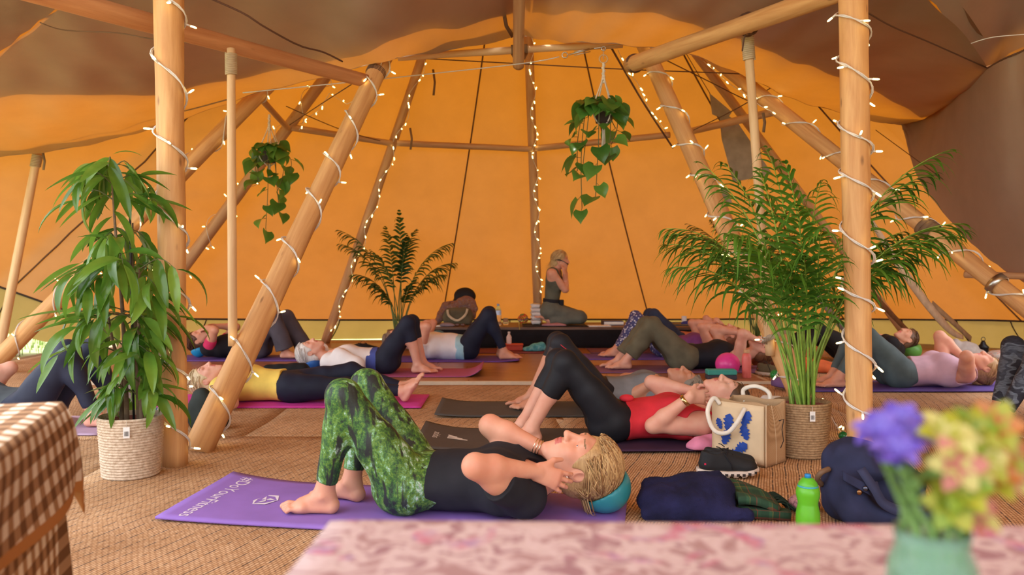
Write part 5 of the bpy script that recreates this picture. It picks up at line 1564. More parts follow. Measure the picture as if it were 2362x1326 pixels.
# little spiky ball
t = thing('massage_ball', 'small spiky green massage ball on the boards', 'ball', (2.34, 7.32, 0.058))
mb = MB(); mb.add(uvsphere((0, 0, 0), 0.042, 20, 12))
for i in range(60):
    ph = i * 2.399963; z_ = 1 - 2 * (i + 0.5) / 60; r_1 = math.sqrt(1 - z_ * z_); d_ = Vector((r_1 * math.cos(ph), r_1 * math.sin(ph), z_))
    mb.add(tube([d_ * 0.040, d_ * 0.050], [0.006, 0.002], 5))
mb.build('spiky_skin', plain((0.02, 0.25, 0.05), 0.35), t)

# ================================================================= STAGE
st = thing('stage', 'low black-sided stage with brown top in front of the orange wall', 'stage', (0, 0, 0))
def stage_top():
    m, nt, b = new_mat('stage board'); co = coords(nt, scale=(2, 9, 9)); n = nd(nt, 'ShaderNodeTexNoise', Scale=3.0, Detail=5.0); nt.links.new(co, n.inputs['Vector'])
    r = ramp(nt, n.outputs[0], [(0.3, (0.10, 0.050, 0.030)), (0.7, (0.18, 0.095, 0.055))]); nt.links.new(r.outputs[0], b.inputs['Base Color']); b.inputs['Roughness'].default_value = 0.45
    return m
MS = stage_top()
for k in range(3):
    x0 = -1.25 + k * 1.345
    obj('top_panel', *boxvf(x0 + 0.003, x0 + 1.342, 10.30, 11.25, 0.235, 0.27, 0.004), MS, st, False)
    for (lx, ly) in ((x0 + 0.06, 10.36), (x0 + 1.28, 10.36), (x0 + 0.06, 11.18), (x0 + 1.28, 11.18)):
        obj('leg', *boxvf(lx - 0.025, lx + 0.025, ly - 0.025, ly + 0.025, 0.0, 0.236), plain((0.2, 0.2, 0.2), 0.5, 0.8), st, False)
obj('skirt', *grid(lambda u, v: (-1.26 + 4.055 * u, 10.285 + 0.006 * math.sin(u * 150) * (1 - v), 0.008 + 0.232 * v), 160, 3, 0.004), cloth((0.010, 0.009, 0.012), 0.9), st)
obj('skirt', *grid(lambda u, v: (2.797, 10.285 + 0.96 * u, 0.008 + 0.232 * v), 20, 3, 0.004), cloth((0.010, 0.009, 0.012), 0.9), st)
ZS = 0.27

def lump(name, label, cat, loc, prims, mat, h=0.012, post=None, rz=0.0, parts=None):
    t = thing(name, label, cat, loc, rz)
    sdfobj(parts or 'fabric', prims, h, mat, t, 0.0, post, 1)
    return t
def print_mat(cols, scale=28.0, rough=0.85):
    m, nt, b = new_mat('print'); co = coords(nt); v = nd(nt, 'ShaderNodeTexNoise', Scale=scale, Detail=3.0, Distortion=1.0); nt.links.new(co, v.inputs['Vector'])
    n = len(cols); r = ramp(nt, v.outputs[0], [(0.3 + 0.4 * i / (n - 1), c) for i, c in enumerate(cols)]); nt.links.new(r.outputs[0], b.inputs['Base Color']); b.inputs['Roughness'].default_value = rough
    return m
W1 = lambda a, s: wr(a, s, (60, 60, 60), 6)
def wpost(a, s, zc=0.0):
    w = W1(a, s)
    return lambda X, Y, Z, D: np.maximum(D + w(X, Y, Z), zc - Z + 0 * X + 0 * Y)

# behind-the-stage things: bag cluster
cb = P(1062, 752, 11.0)
lump('rucksack', 'black rucksack standing behind the olive handbag on stage', 'rucksack', (cb.x + 0.02, 11.16, ZS), [ell((0, 0, 0.18), (0.17, 0.10, 0.20)), ell((0.03, 0, 0.36), (0.15, 0.08, 0.12)), ell((0.0, -0.08, 0.15), (0.12, 0.06, 0.10))], cloth((0.012, 0.012, 0.016), 0.6), 0.014, wpost(0.004, 3, 0.003))
lump('scarf', 'floral scarf heaped over the olive handbag on stage', 'scarf', (cb.x - 0.02, 10.95, ZS), [ell((-0.10, 0, 0.22), (0.14, 0.07, 0.09)), ell((0.10, 0, 0.28), (0.13, 0.07, 0.09)), ell((0.17, 0, 0.18), (0.08, 0.06, 0.12)), cone((-0.2, 0, 0.17), (-0.27, -0.03, 0.04), 0.06, 0.05)], print_mat([(0.06, 0.03, 0.03), (0.30, 0.13, 0.06), (0.16, 0.08, 0.10), (0.38, 0.25, 0.13)], 34), 0.013, wpost(0.018, 5, 0.003))
hb = thing('handbag', 'olive canvas handbag with cream handle on stage', 'handbag', (cb.x - 0.02, 10.80, ZS))
sdfobj('bag_body', [ell((0, 0, 0.11), (0.20, 0.075, 0.10)), cone((-0.13, 0, 0.05), (0.13, 0, 0.05), 0.06, 0.06, 0.05), cone((-0.12, 0, 0.17), (0.12, 0, 0.17), 0.045, 0.045, 0.05)], 0.012, cloth((0.12, 0.10, 0.06), 0.85), hb, 0, wpost(0.005, 8, 0.004))
obj('handle', *ribbon(curve([(-0.13, -0.085, 0.20), (-0.11, -0.10, 0.12), (0.0, -0.115, 0.06), (0.10, -0.10, 0.13), (0.13, -0.085, 0.21)], 20), 0.03, 0.006, Vector((0, -1, 0))), cloth((0.60, 0.46, 0.30), 0.8), hb)
def book(label, c, w, d, h_, col, rz):
    t = thing('book', label, 'book', c, rz)
    obj('cover', *boxvf(-w / 2, w / 2, -d / 2, d / 2, 0, h_, 0.002), plain(col, 0.5), t, False)
    obj('pages', *boxvf(-w / 2 + 0.004, w / 2 + 0.001, -d / 2 - 0.001, d / 2 - 0.004, h_ * 0.18, h_ * 0.82), plain((0.8, 0.77, 0.7), 0.8), t, False)
book('white notebook at the stage corner beside the handbag', (P(1010, 747, 10.45).x, 10.45, ZS), 0.16, 0.12, 0.015, (0.80, 0.78, 0.74), 0.2)
book('white book lying on stage beside the instructor knees', (P(1382, 750, 10.45).x, 10.45, ZS), 0.28, 0.16, 0.016, (0.78, 0.74, 0.70), 0.05)
book('navy book stack beside the white book on stage', (P(1412, 745, 10.75).x, 10.75, ZS), 0.26, 0.18, 0.055, (0.03, 0.04, 0.10), 0.1)
lump('cloth', 'small grey-mauve cloth at the stage edge below the handbag', 'cloth', (P(1030, 750, 10.45).x, 10.42, ZS), [ell((0, 0, 0.02), (0.09, 0.06, 0.03)), ell((0.05, 0, 0.015), (0.07, 0.05, 0.02))], cloth((0.25, 0.19, 0.22)), 0.01, wpost(0.006, 9, 0.001))
sg_ = MB(); sg_.add(tube([(-0.07, 0.05, 0.02), (-0.07, -0.02, 0.02), (0.0, -0.03, 0.025), (0.07, -0.02, 0.02), (0.07, 0.05, 0.02)], 0.004, 6)); sg_.add(uvsphere((-0.035, -0.03, 0.022), (0.03, 0.006, 0.02), 12, 8)); sg_.add(uvsphere((0.035, -0.03, 0.022), (0.03, 0.006, 0.02), 12, 8))
tag(sg_.build('sunglasses', plain((0.10, 0.03, 0.015), 0.2), loc=(P(1062, 750, 10.42).x, 10.42, ZS)), 'dark tortoiseshell sunglasses in front of the handbag', 'sunglasses')

def bottle(name, label, loc, prof, bodymat, cap=None, capmat=None, extra=None, n=28):
    t = thing(name, label, 'bottle', loc)
    obj('bottle_body', *lathe(prof, n), bodymat, t)
    if cap: obj('cap', *lathe(cap, n), capmat, t)
    if extra: obj('paper_label', *lathe(extra[0], n, cap_bottom=False, cap_top=False), extra[1], t)
    return t
CLEAR = plain((0.9, 0.95, 0.97), 0.05, trans=0.95, ior=1.2)
bottle('water_bottle', 'clear plastic water bottle with blue label on stage', (P(1149, 752, 10.55).x, 10.55, ZS), [(0.036, 0), (0.040, 0.01), (0.040, 0.05), (0.037, 0.055), (0.040, 0.06), (0.040, 0.19), (0.036, 0.215), (0.016, 0.25), (0.014, 0.262)], CLEAR, [(0.017, 0.258), (0.017, 0.28), (0.012, 0.283)], plain((0.25, 0.4, 0.7), 0.4), ([(0.0405, 0.14), (0.0405, 0.195)], plain((0.55, 0.66, 0.85), 0.4)))
j_ = thing('glass_jar', 'small glass jar beside the water bottle on stage', 'jar', (P(1163, 750, 10.7).x + 0.02, 10.7, ZS)); obj('glass', *lathe([(0.032, 0), (0.036, 0.01), (0.036, 0.06), (0.030, 0.075), (0.030, 0.08)], 24), CLEAR, j_); obj('lid', *lathe([(0.032, 0.078), (0.032, 0.09)], 24), plain((0.4, 0.3, 0.2), 0.4), j_)
t = thing('puffer_ball', 'rainbow puffer ball of coloured sticks on stage', 'toy ball', (P(1216, 744, 10.75).x - 0.055, 10.75, ZS + 0.078))
cols_ = [plain(c_, 0.5) for c_ in ((0.7, 0.04, 0.03), (0.75, 0.45, 0.04), (0.12, 0.40, 0.06), (0.75, 0.20, 0.03), (0.35, 0.06, 0.30))]
mb = MB(); rr = random.Random(2)
for i in range(90):
    ph = i * 2.399963; z_ = 1 - 2 * (i + 0.5) / 90; r_1 = math.sqrt(1 - z_ * z_); d_ = Vector((r_1 * math.cos(ph), r_1 * math.sin(ph), z_)); q_ = d_.orthogonal().normalized()
    mb.add(tube([d_ * 0.066 + q_ * 0.02, d_ * 0.056 - q_ * 0.02], 0.0045, 5), i % 5)
mb.build('sticks', cols_, t)
bl = thing('blanket_stack', 'stack of folded white blankets under the kneeling instructor', 'blanket', (P(1243, 748, 10.85).x - 0.05, 10.72, ZS + 0.020))
for k in range(5):
    obj('folded_blanket', *grid(lambda u, v, k=k: (-0.06 + 0.13 * u + 0.008 * math.sin(v * 9 + k), -0.16 + 0.32 * v, 0.052 * (k + 1) - 0.003 - 0.010 * (2 * u - 1) ** 4), 10, 10, 0.047), cloth((0.66, 0.62, 0.60), 0.9, 0.06), bl)
yoga_mat('black mat on the stage under the instructor', (0.545, 10.62), 0.0, 0.82, 0.55, (0.022, 0.020, 0.024), z=ZS + 0.001)
lump('cloth', 'dusty pink cloth under the instructor feet', 'cloth', (0.50, 10.42, ZS + 0.008), [ell((0, 0, 0.012), (0.13, 0.06, 0.025)), ell((0.1, 0, 0.01), (0.1, 0.05, 0.02))], cloth((0.42, 0.20, 0.22)), 0.01, wpost(0.008, 19, 0.001))
t = thing('beaker', 'plain white beaker on the stage near the navy book', 'beaker', (P(1578, 750, 10.7).x, 10.7, ZS + 0.012)); obj('wall', *lathe([(0.028, 0), (0.032, 0.004), (0.034, 0.105), (0.030, 0.105), (0.028, 0.01)], 24), plain((0.72, 0.74, 0.80), 0.4), t)
tr = thing('tray', 'flat grey tray with blue cloth on the stage', 'tray', (P(1600, 750, 10.7).x, 10.75, ZS)); obj('tray_base', *boxvf(-0.28, 0.30, -0.2, 0.2, 0, 0.012, 0.003), plain((0.16, 0.13, 0.10), 0.5), tr, False); obj('tray_rim', *tube([(-0.28, -0.2, 0.015), (0.30, -0.2, 0.015), (0.30, 0.2, 0.015), (-0.28, 0.2, 0.015), (-0.28, -0.2, 0.015)], 0.008, 6), plain((0.16, 0.13, 0.10), 0.5), tr)
lump('cloth', 'crumpled blue cloth lying on the stage tray', 'cloth', (P(1610, 750, 10.6).x, 10.62, ZS + 0.012), [ell((0, 0, 0.015), (0.22, 0.06, 0.025)), ell((-0.1, 0.02, 0.02), (0.1, 0.05, 0.03))], cloth((0.05, 0.06, 0.30)), 0.011, wpost(0.008, 29, 0.001))

# in front of the stage
ZM = 0.024
bottle('drink_bottle', 'small white bottle on the red box before the stage', (P(1174, 790, 9.9).x, 9.9, ZM + 0.075), [(0.028, 0), (0.031, 0.008), (0.031, 0.085), (0.014, 0.115), (0.012, 0.128)], plain((0.80, 0.66, 0.62), 0.5), [(0.015, 0.125), (0.015, 0.145)], plain((0.75, 0.7, 0.68), 0.4))
rb = thing('storage_box', 'low red box before the stage with white bottle on it', 'box', (P(1183, 800, 9.9).x, 9.9, ZM)); obj('box_body', *boxvf(-0.12, 0.12, -0.08, 0.08, 0, 0.06, 0.006), plain((0.55, 0.07, 0.04), 0.6), rb, False); obj('lid', *boxvf(-0.125, 0.125, -0.085, 0.085, 0.060, 0.075, 0.004), plain((0.60, 0.09, 0.05), 0.6), rb, False)
lump('towel', 'crumpled turquoise towel beside the red box', 'towel', (P(1222, 800, 9.85).x + 0.09, 9.79, ZM), [ell((0, 0, 0.04), (0.10, 0.06, 0.055)), ell((-0.09, 0, 0.02), (0.09, 0.05, 0.035)), ell((0.05, 0, 0.06), (0.05, 0.04, 0.05))], print_mat([(0.03, 0.20, 0.24), (0.10, 0.42, 0.50), (0.25, 0.55, 0.55)], 20), 0.01, wpost(0.010, 39, 0.001))

# ================================================================= THINGS ON THE FLOOR
def trainer(label, loc, rz, L=0.28, up=(0.02, 0.022, 0.026), sole=(0.72, 0.66, 0.60), holes=True, h=0.005):
    """toe towards +x"""
    t = thing('trainer', label, 'shoe', loc, rz)
    s = L / 0.28
    g = lambda *a: tuple(x * s for x in a)
    pr = [cone(g(-0.095, 0, 0.055), g(-0.09, 0, 0.095), 0.036 * s, 0.034 * s, 0.02, (V3(0, 1, 0), 1.0)), cone(g(-0.09, 0, 0.05), g(0.10, 0, 0.045), 0.035 * s, 0.030 * s, 0.02, (V3(0, 1, 0), 1.25)),
          cone(g(-0.06, 0, 0.085), g(0.05, 0, 0.062), 0.036 * s, 0.030 * s, 0.02), ell(g(0.085, 0, 0.045), V3(0.045, 0.044, 0.030) * s), ell(g(-0.07, 0, 0.125), V3(0.042, 0.026, 0.05) * s, None, 0.012, sub=True)]
    sdfobj('upper', pr, h, cloth(up, 0.7), t, 0, lambda X, Y, Z, D: np.maximum(D, 0.024 * s - Z + 0 * X + 0 * Y))
    so = MB()
    def wdt(x): return 0.040 + 0.012 * math.sin(PI * min(1, max(0, (x + 0.14) / 0.28)) * 1.0) - (0.02 * max(0, (abs(x) - 0.115) / 0.025))
    def zb(x): return 0.004 + 0.018 * max(0, (x - 0.06) / 0.08) ** 1.5 + 0.010 * max(0, (-x - 0.10) / 0.04)
    def zt(x): return 0.030 + 0.006 * abs(x) / 0.14 + 0.010 * max(0, (x - 0.08) / 0.06)
    n = 28; ring = []
    v, f = [], []
    for i in range(n + 1):
        x = -0.14 + 0.28 * i / n; w = wdt(x)
        for (y, z) in ((-w, zt(x)), (-w - 0.003, zb(x) + 0.012), (-w + 0.004, zb(x) + (0.010 if i % 4 == 3 else 0.0)), (w - 0.004, zb(x) + (0.010 if i % 4 == 3 else 0.0)), (w + 0.003, zb(x) + 0.012), (w, zt(x))): v.append(g(x, y, z))
    for i in range(n):
        for k in range(6):
            k2 = (k + 1) % 6; f.append((i * 6 + k, i * 6 + k2, (i + 1) * 6 + k2, (i + 1) * 6 + k))
    f.append(tuple(range(5, -1, -1))); f.append(tuple(n * 6 + k for k in range(6)))
    obj('sole', v, f, plain(sole, 0.6), t, False)
    if holes:
        hm = MB()
        for k in range(10):
            x = -0.118 + 0.0262 * k
            for sy in (-1, 1):
                hm.add(boxvf(*(g(x - 0.007, x + 0.007)), *(sorted(g(sy * (wdt(x) + 0.0012), sy * (wdt(x) + 0.0035)))), *(g(zb(x) + 0.006, zb(x) + 0.018))))
        hm.build('sole_openings', plain((0.03, 0.025, 0.025), 0.8), t, False)['kind'] = 'stuff'
    lc = MB()
    for k in range(4): lc.add(tube([g(-0.01 + 0.022 * k, -0.022, 0.100 - 0.010 * k), g(0.0 + 0.022 * k, 0.0, 0.112 - 0.011 * k), g(-0.01 + 0.022 * k, 0.022, 0.100 - 0.010 * k)], 0.0028 * s, 5))
    lc.add(tube([g(-0.02, -0.01, 0.112), g(-0.01, -0.034, 0.095), g(0.01, -0.044, 0.065), g(0.015, -0.046, 0.04)], 0.0026 * s, 5)); lc.add(tube([g(-0.02, 0.0, 0.118), g(-0.04, -0.02, 0.135), g(-0.055, -0.028, 0.14)], 0.0026 * s, 5))
    lc.build('laces', BLK, t)
    obj('heel_badge', *boxvf(*g(-0.112, -0.104), *g(-0.0425, -0.0405), *g(0.058, 0.066)), plain((0.7, 0.02, 0.10), 0.4), t, False)
    return t
trainer('black trainer with white cored sole standing in front of its pair', (1.035, 3.955, 0.006), math.radians(-5), 0.29)
trainer('black trainer tucked behind its pair against the tote bag', (1.07, 4.075, 0.006), math.radians(-2), 0.27)
trainer('black trainer with dark sole on the boards behind the white-haired woman', (P(850, 800, 9.75).x, 9.72, 0.012), math.radians(10), 0.26, (0.02, 0.02, 0.022), (0.05, 0.05, 0.05), False, 0.008)
trainer('black trainer lying next to its pair behind the white-haired woman', (P(838, 797, 9.9).x - 0.05, 9.85, 0.012), math.radians(160), 0.26, (0.02, 0.02, 0.022), (0.05, 0.05, 0.05), False, 0.008)
trainer('olive trainer with pale sole beside the coral bottle', (P(1768, 868, 7.75).x, 7.64, 0.012), math.radians(-35), 0.27, (0.13, 0.11, 0.06), (0.55, 0.5, 0.42), False, 0.007)

# tote bag
def jute_bag():
    m, nt, b = new_mat('hessian'); co = coords(nt)
    a = nd(nt, 'ShaderNodeTexWave', Scale=110.0, Distortion=1.0); a.bands_direction = 'X'; c_ = nd(nt, 'ShaderNodeTexWave', Scale=110.0, Distortion=1.0); c_.bands_direction = 'Z'
    for w_ in (a, c_): nt.links.new(co, w_.inputs['Vector'])
    mu = nd(nt, 'ShaderNodeMath', operation='MULTIPLY'); nt.links.new(a.outputs['Fac'], mu.inputs[0]); nt.links.new(c_.outputs['Fac'], mu.inputs[1])
    r = ramp(nt, mu.outputs[0], [(0.0, (0.36, 0.22, 0.11)), (1.0, (0.62, 0.42, 0.24))]); nt.links.new(r.outputs[0], b.inputs['Base Color']); b.inputs['Roughness'].default_value = 0.9; bump(nt, b, mu.outputs[0], 0.3, 0.003)
    return m
MH = jute_bag()
tb_loc = (1.235, 4.30, 0.006); tb_rz = math.radians(-46)
tb_ = thing('tote_bag', 'jute tote bag with blue oak leaves and white rope handles', 'bag', tb_loc, tb_rz)
bw, bd, bh = 0.31, 0.20, 0.315
def bagpt(u, v):
    a = u * 4; k = int(a) % 4; t = a - int(a)
    cs = [(-bw / 2, -bd / 2), (bw / 2, -bd / 2), (bw / 2, bd / 2), (-bw / 2, bd / 2)]
    p0, p1_ = cs[k], cs[(k + 1) % 4]
    x = p0[0] + (p1_[0] - p0[0]) * t; y = p0[1] + (p1_[1] - p0[1]) * t
    dent = 0.030 * math.sin(PI * t) * v * (1 if k in (1, 3) else 0.25) * (-1)
    nrm = [(0, -1), (1, 0), (0, 1), (-1, 0)][k]
    bul = 0.012 * math.sin(PI * t) * math.sin(PI * v)
    z = bh * v - 0.022 * math.sin(PI * t) * v * v * (1 if k in (1, 3) else 0)
    return (x + nrm[0] * (dent + bul) * 0.9, y + nrm[1] * (dent + bul), z + 0.005 * math.sin(u * 40) * v)
bv_, bf_ = grid(bagpt, 64, 16, 0.003)
bf_ = list(bf_)
obj('bag_body', bv_, bf_, MH, tb_)
obj('bag_bottom', *boxvf(-bw / 2, bw / 2, -bd / 2, bd / 2, 0.0, 0.006), MH, tb_, False)
obj('front_panel', *grid(lambda u, v: (-bw / 2 + 0.004 + (bw - 0.012) * u, -bd / 2 - 0.0085 - 0.012 * math.sin(PI * u) * math.sin(PI * v), 0.01 + 0.295 * v), 12, 10, 0.003), cloth((0.66, 0.50, 0.32), 0.9, 0.08, 200), tb_)
sm_ = MB(); sm_.add(tube([bagpt(0.25, v / 10) for v in range(11)], 0.004, 5)); sm_.add(tube([bagpt(0.375, v / 10) for v in range(11)], 0.0028, 5)); sm_.build('piping', cloth((0.60, 0.44, 0.28), 0.9), tb_)
BLUE = plain((0.012, 0.055, 0.32), 0.7)
pm = MB()
def oak(cx, cz, sz, rot):
    pts = []
    prof = [(0, 0.03), (0.15, 0.22), (0.24, 0.13), (0.36, 0.34), (0.46, 0.20), (0.58, 0.38), (0.68, 0.22), (0.80, 0.28), (0.90, 0.14), (1.0, 0.0)]
    out = [(a, b) for a, b in prof] + [(a, -b) for a, b in reversed(prof[:-1])]
    v = []
    for a, b in out:
        x = (a - 0.5) * sz; z = b * sz; xr = x * math.cos(rot) - z * math.sin(rot); zr = x * math.sin(rot) + z * math.cos(rot)
        X_, Z_ = cx + xr, cz + zr
        u = (X_ + bw / 2 - 0.004) / (bw - 0.012); w_ = (Z_ - 0.01) / 0.295
        v.append((X_, -bd / 2 - 0.0105 - 0.012 * math.sin(PI * min(1, max(0, u))) * math.sin(PI * min(1, max(0, w_))) - 0.004, Z_))
    n = len(v); c0 = (cx, min(p[1] for p in v) - 0.0006, cz)
    pm.add((v + [c0], [(i, (i + 1) % n, n) for i in range(n)]))
for a in ((-0.045, 0.205, 0.09, 1.4), (0.055, 0.235, 0.085, 1.2), (0.05, 0.165, 0.08, 1.9), (-0.06, 0.125, 0.085, 1.2), (0.03, 0.085, 0.08, 0.6), (-0.10, 0.19, 0.06, 2.0), (-0.02, 0.045, 0.07, 0.3)): oak(*a)
pm.build('oak_leaf_print', BLUE, tb_, False)
ROPEW = cloth((0.70, 0.64, 0.55), 0.8)
obj('handle', *tube(curve([(-0.10, -bd / 2 - 0.012, 0.29), (-0.125, -bd / 2 - 0.035, 0.32), (-0.135, -bd / 2 - 0.075, 0.25), (-0.09, -bd / 2 - 0.085, 0.165), (-0.02, -bd / 2 - 0.075, 0.16), (0.03, -bd / 2 - 0.06, 0.22), (0.045, -bd / 2 - 0.014, 0.285)], 36), 0.0115, 10), ROPEW, tb_)
obj('handle', *tube(curve([(-0.08, bd / 2 + 0.004, 0.28), (-0.10, bd / 2 + 0.02, 0.34), (-0.03, bd / 2 + 0.03, 0.365), (0.05, bd / 2 + 0.02, 0.34), (0.06, bd / 2 + 0.004, 0.28)], 30), 0.0115, 10), ROPEW, tb_)
obj('side_mark', *tube([bagpt(0.43, 0.25), bagpt(0.47, 0.35), bagpt(0.455, 0.55), bagpt(0.48, 0.7), bagpt(0.43, 0.72)], 0.003, 4), BLK, tb_)

# navy fleece, tartan scarf
fl_loc = (0.72, 3.33, 0.005)
fleece_m = cloth((0.012, 0.013, 0.052), 0.95, 0.5, 240, bstr=1.0)
lump('fleece_jacket', 'folded navy fleece jacket on the jute beside the tartan scarf', 'jacket', fl_loc, [ell((-0.02, 0, 0.055), (0.20, 0.13, 0.075), None, 0.03), ell((0.06, 0.04, 0.10), (0.13, 0.10, 0.058), None, 0.03), ell((-0.14, 0.02, 0.075), (0.06, 0.09, 0.05), None, 0.03), cone((-0.17, 0.04, 0.115), (0.12, 0.06, 0.145), 0.022, 0.02, 0.02), cone((-0.18, -0.08, 0.03), (0.2, -0.1, 0.03), 0.03, 0.03, 0.03)], fleece_m, 0.006, lambda X, Y, Z, D: wpost(0.008, 77, 0.001)(X, Y, Z, D) + wr(0.004, 78, (420, 420, 420), 5)(X, Y, Z))
def tartan():
    m, nt, b = new_mat('tartan'); co = coords(nt)
    def stripes(dirn, sc, stops):
        w = nd(nt, 'ShaderNodeTexWave', Scale=sc); w.bands_direction = dirn; w.wave_profile = 'SAW'; nt.links.new(co, w.inputs['Vector']); return ramp(nt, w.outputs['Fac'], stops, 'CONSTANT')
    st = [(0.0, (0.012, 0.045, 0.022)), (0.35, (0.03, 0.10, 0.045)), (0.5, (0.16, 0.14, 0.03)), (0.54, (0.012, 0.045, 0.022)), (0.8, (0.22, 0.03, 0.02)), (0.84, (0.02, 0.06, 0.03))]
    a = stripes('X', 3.6, st); c_ = stripes('Y', 3.6, st)
    mx = nd(nt, 'ShaderNodeMix', data_type='RGBA'); mx.inputs[0].default_value = 0.5; nt.links.new(a.outputs[0], mx.inputs[6]); nt.links.new(c_.outputs[0], mx.inputs[7])
    nt.links.new(mx.outputs[2], b.inputs['Base Color']); b.inputs['Roughness'].default_value = 0.9
    return m
sc_ = thing('tartan_scarf', 'folded green tartan scarf with dark fringe beside the fleece', 'scarf', (0.985, 3.36, 0.006))
obj('folded_cloth', *grid(lambda u, v: (-0.09 + 0.17 * u + 0.01 * math.sin(v * 6), -0.10 + 0.22 * v, 0.085 - 0.035 * u * u + 0.008 * math.sin(v * 8 + u * 3) + 0.02 * v), 14, 14, 0.03), tartan(), sc_)
obj('folded_cloth', *grid(lambda u, v: (-0.08 + 0.19 * u + 0.01 * math.sin(v * 5 + 1), -0.11 + 0.20 * v, 0.042 - 0.012 * u + 0.005 * math.sin(v * 9)), 14, 14, 0.034), tartan(), sc_)
fg = MB(); rr = random.Random(5)
for k in range(34):
    y0 = -0.02 + 0.13 * k / 34; fg.add(tube(curve([(0.075, y0, 0.045), (0.12, y0 + rr.uniform(-0.01, 0.01), 0.048 + rr.uniform(-.01, .008)), (0.15 + rr.uniform(-0.01, 0.03), y0 + rr.uniform(-0.03, 0.0), 0.012)], 6), [0.003] * 6 + [0.0015], 4))
fg.build('fringe', cloth((0.015, 0.03, 0.02), 0.9), sc_)
lump('knit_hat', 'pink and grey patterned knit beside the green bottle', 'hat', (1.195, 3.40, 0.006), [ell((0, 0, 0.03), (0.05, 0.05, 0.035)), ell((0.03, 0.01, 0.02), (0.05, 0.05, 0.03))], print_mat([(0.05, 0.03, 0.04), (0.45, 0.2, 0.22), (0.3, 0.2, 0.2)], 60), 0.008, wpost(0.005, 3, 0.001))
GRN = plain((0.16, 0.62, 0.03), 0.32, trans=0.25, sss=0.2)
gb = bottle('sports_bottle', 'bright green sports bottle with blue spout beside the navy rucksack', (1.128, 3.14, 0.006), [(0.034, 0.0), (0.043, 0.006), (0.045, 0.03), (0.044, 0.065), (0.038, 0.095), (0.037, 0.105), (0.043, 0.13), (0.0445, 0.145), (0.040, 0.163), (0.036, 0.167)], GRN, [(0.037, 0.166), (0.0365, 0.172), (0.034, 0.18), (0.022, 0.195), (0.014, 0.199)], plain((0.10, 0.45, 0.03), 0.35))
obj('collar', *lathe([(0.0375, 0.163), (0.039, 0.166), (0.0375, 0.171)], 28), plain((0.05, 0.35, 0.42), 0.35), gb); obj('spout', *lathe([(0.013, 0.197), (0.0115, 0.205), (0.013, 0.209), (0.010, 0.213)], 20), plain((0.02, 0.22, 0.55), 0.35), gb)

# navy rucksack near the flowers
rk = thing('rucksack', 'slouched navy canvas rucksack with strap and press studs', 'rucksack', (1.43, 3.28, 0.006), math.radians(-6))
CNV = cloth((0.022, 0.026, 0.065), 0.85, 0.25, 220)
sdfobj('rucksack_body', [ell((0.02, 0.03, 0.12), (0.19, 0.14, 0.135), None, 0.04), ell((-0.05, 0.04, 0.21), (0.13, 0.10, 0.10), None, 0.04), ell((-0.11, 0.0, 0.10), (0.08, 0.11, 0.11), None, 0.03), cone((-0.10, -0.08, 0.05), (0.17, -0.08, 0.05), 0.05, 0.05, 0.03), ell((0.06, -0.10, 0.13), (0.09, 0.08, 0.07), None, 0.03, sub=True), ell((0.12, -0.05, 0.26), (0.12, 0.12, 0.08), None, 0.03, sub=True)], 0.008, CNV, rk, 0, lambda X, Y, Z, D: wpost(0.012, 55, 0.002)(X, Y, Z, D) + wr(0.006, 56, (20, 120, 120), 4)(X, Y, Z))
obj('shoulder_strap', *ribbon(curve([(-0.07, -0.10, 0.22), (-0.03, -0.14, 0.15), (0.0, -0.15, 0.10), (0.06, -0.155, 0.075), (0.13, -0.15, 0.085), (0.18, -0.11, 0.10)], 30), 0.034, 0.008, Vector((0, -1, 0.2))), cloth((0.03, 0.034, 0.075), 0.8), rk)
obj('opening_rim', *tube(curve([(-0.02, -0.10, 0.17), (0.0, -0.13, 0.11), (0.07, -0.145, 0.085), (0.15, -0.12, 0.11), (0.16, -0.07, 0.16)], 24), 0.012, 8), cloth((0.03, 0.034, 0.08), 0.8), rk)
obj('flap_tab', *grid(lambda u, v: (-0.145 + 0.10 * u, -0.115 - 0.012 * v, 0.215 - 0.055 * u - 0.035 * v), 6, 6, 0.006), CNV, rk)
for (sx, sz, cc) in ((-0.062, 0.152, (0.10, 0.11, 0.16)), (-0.085, 0.137, (0.25, 0.13, 0.06))):
    v_, f_ = lathe([(0.010, 0), (0.0105, 0.003), (0.006, 0.005)], 16)
    obj('stud', [Matrix.Rotation(PI / 2, 4, 'X') @ Vector(p) + Vector((sx, -0.131, sz)) for p in v_], f_, plain(cc, 0.25, 0.9), rk)
obj('grab_handle', *tube(curve([(-0.19, 0.0, 0.13), (-0.215, -0.03, 0.16), (-0.205, -0.05, 0.19), (-0.17, -0.03, 0.20)], 14), 0.011, 8), plain((0.16, 0.09, 0.05), 0.6), rk)

# block, bottle and other things on the boards
c = G(1667, 876, 0.012); yb = thing('yoga_block', 'two-tone teal and charcoal foam block on the boards', 'yoga block', (c.x, c.y + 0.06, 0.012))
obj('teal_layer', *boxvf(-0.13, 0.13, -0.06, 0.06, 0.04, 0.088, 0.008), plain((0.05, 0.36, 0.31), 0.7), yb, False); obj('charcoal_layer', *boxvf(-0.13, 0.13, -0.06, 0.06, 0.0, 0.041, 0.006), plain((0.05, 0.05, 0.07), 0.7), yb, False)
c = G(1722, 871, 0.012); bottle('flask', 'coral pink flask with wooden lid beside the pink ball', (c.x, c.y, 0.012), [(0.038, 0), (0.041, 0.006), (0.041, 0.19), (0.036, 0.21), (0.024, 0.222), (0.022, 0.226)], plain((0.72, 0.16, 0.14), 0.4), [(0.025, 0.225), (0.026, 0.228), (0.026, 0.252), (0.024, 0.256)], plain((0.60, 0.35, 0.18), 0.5))
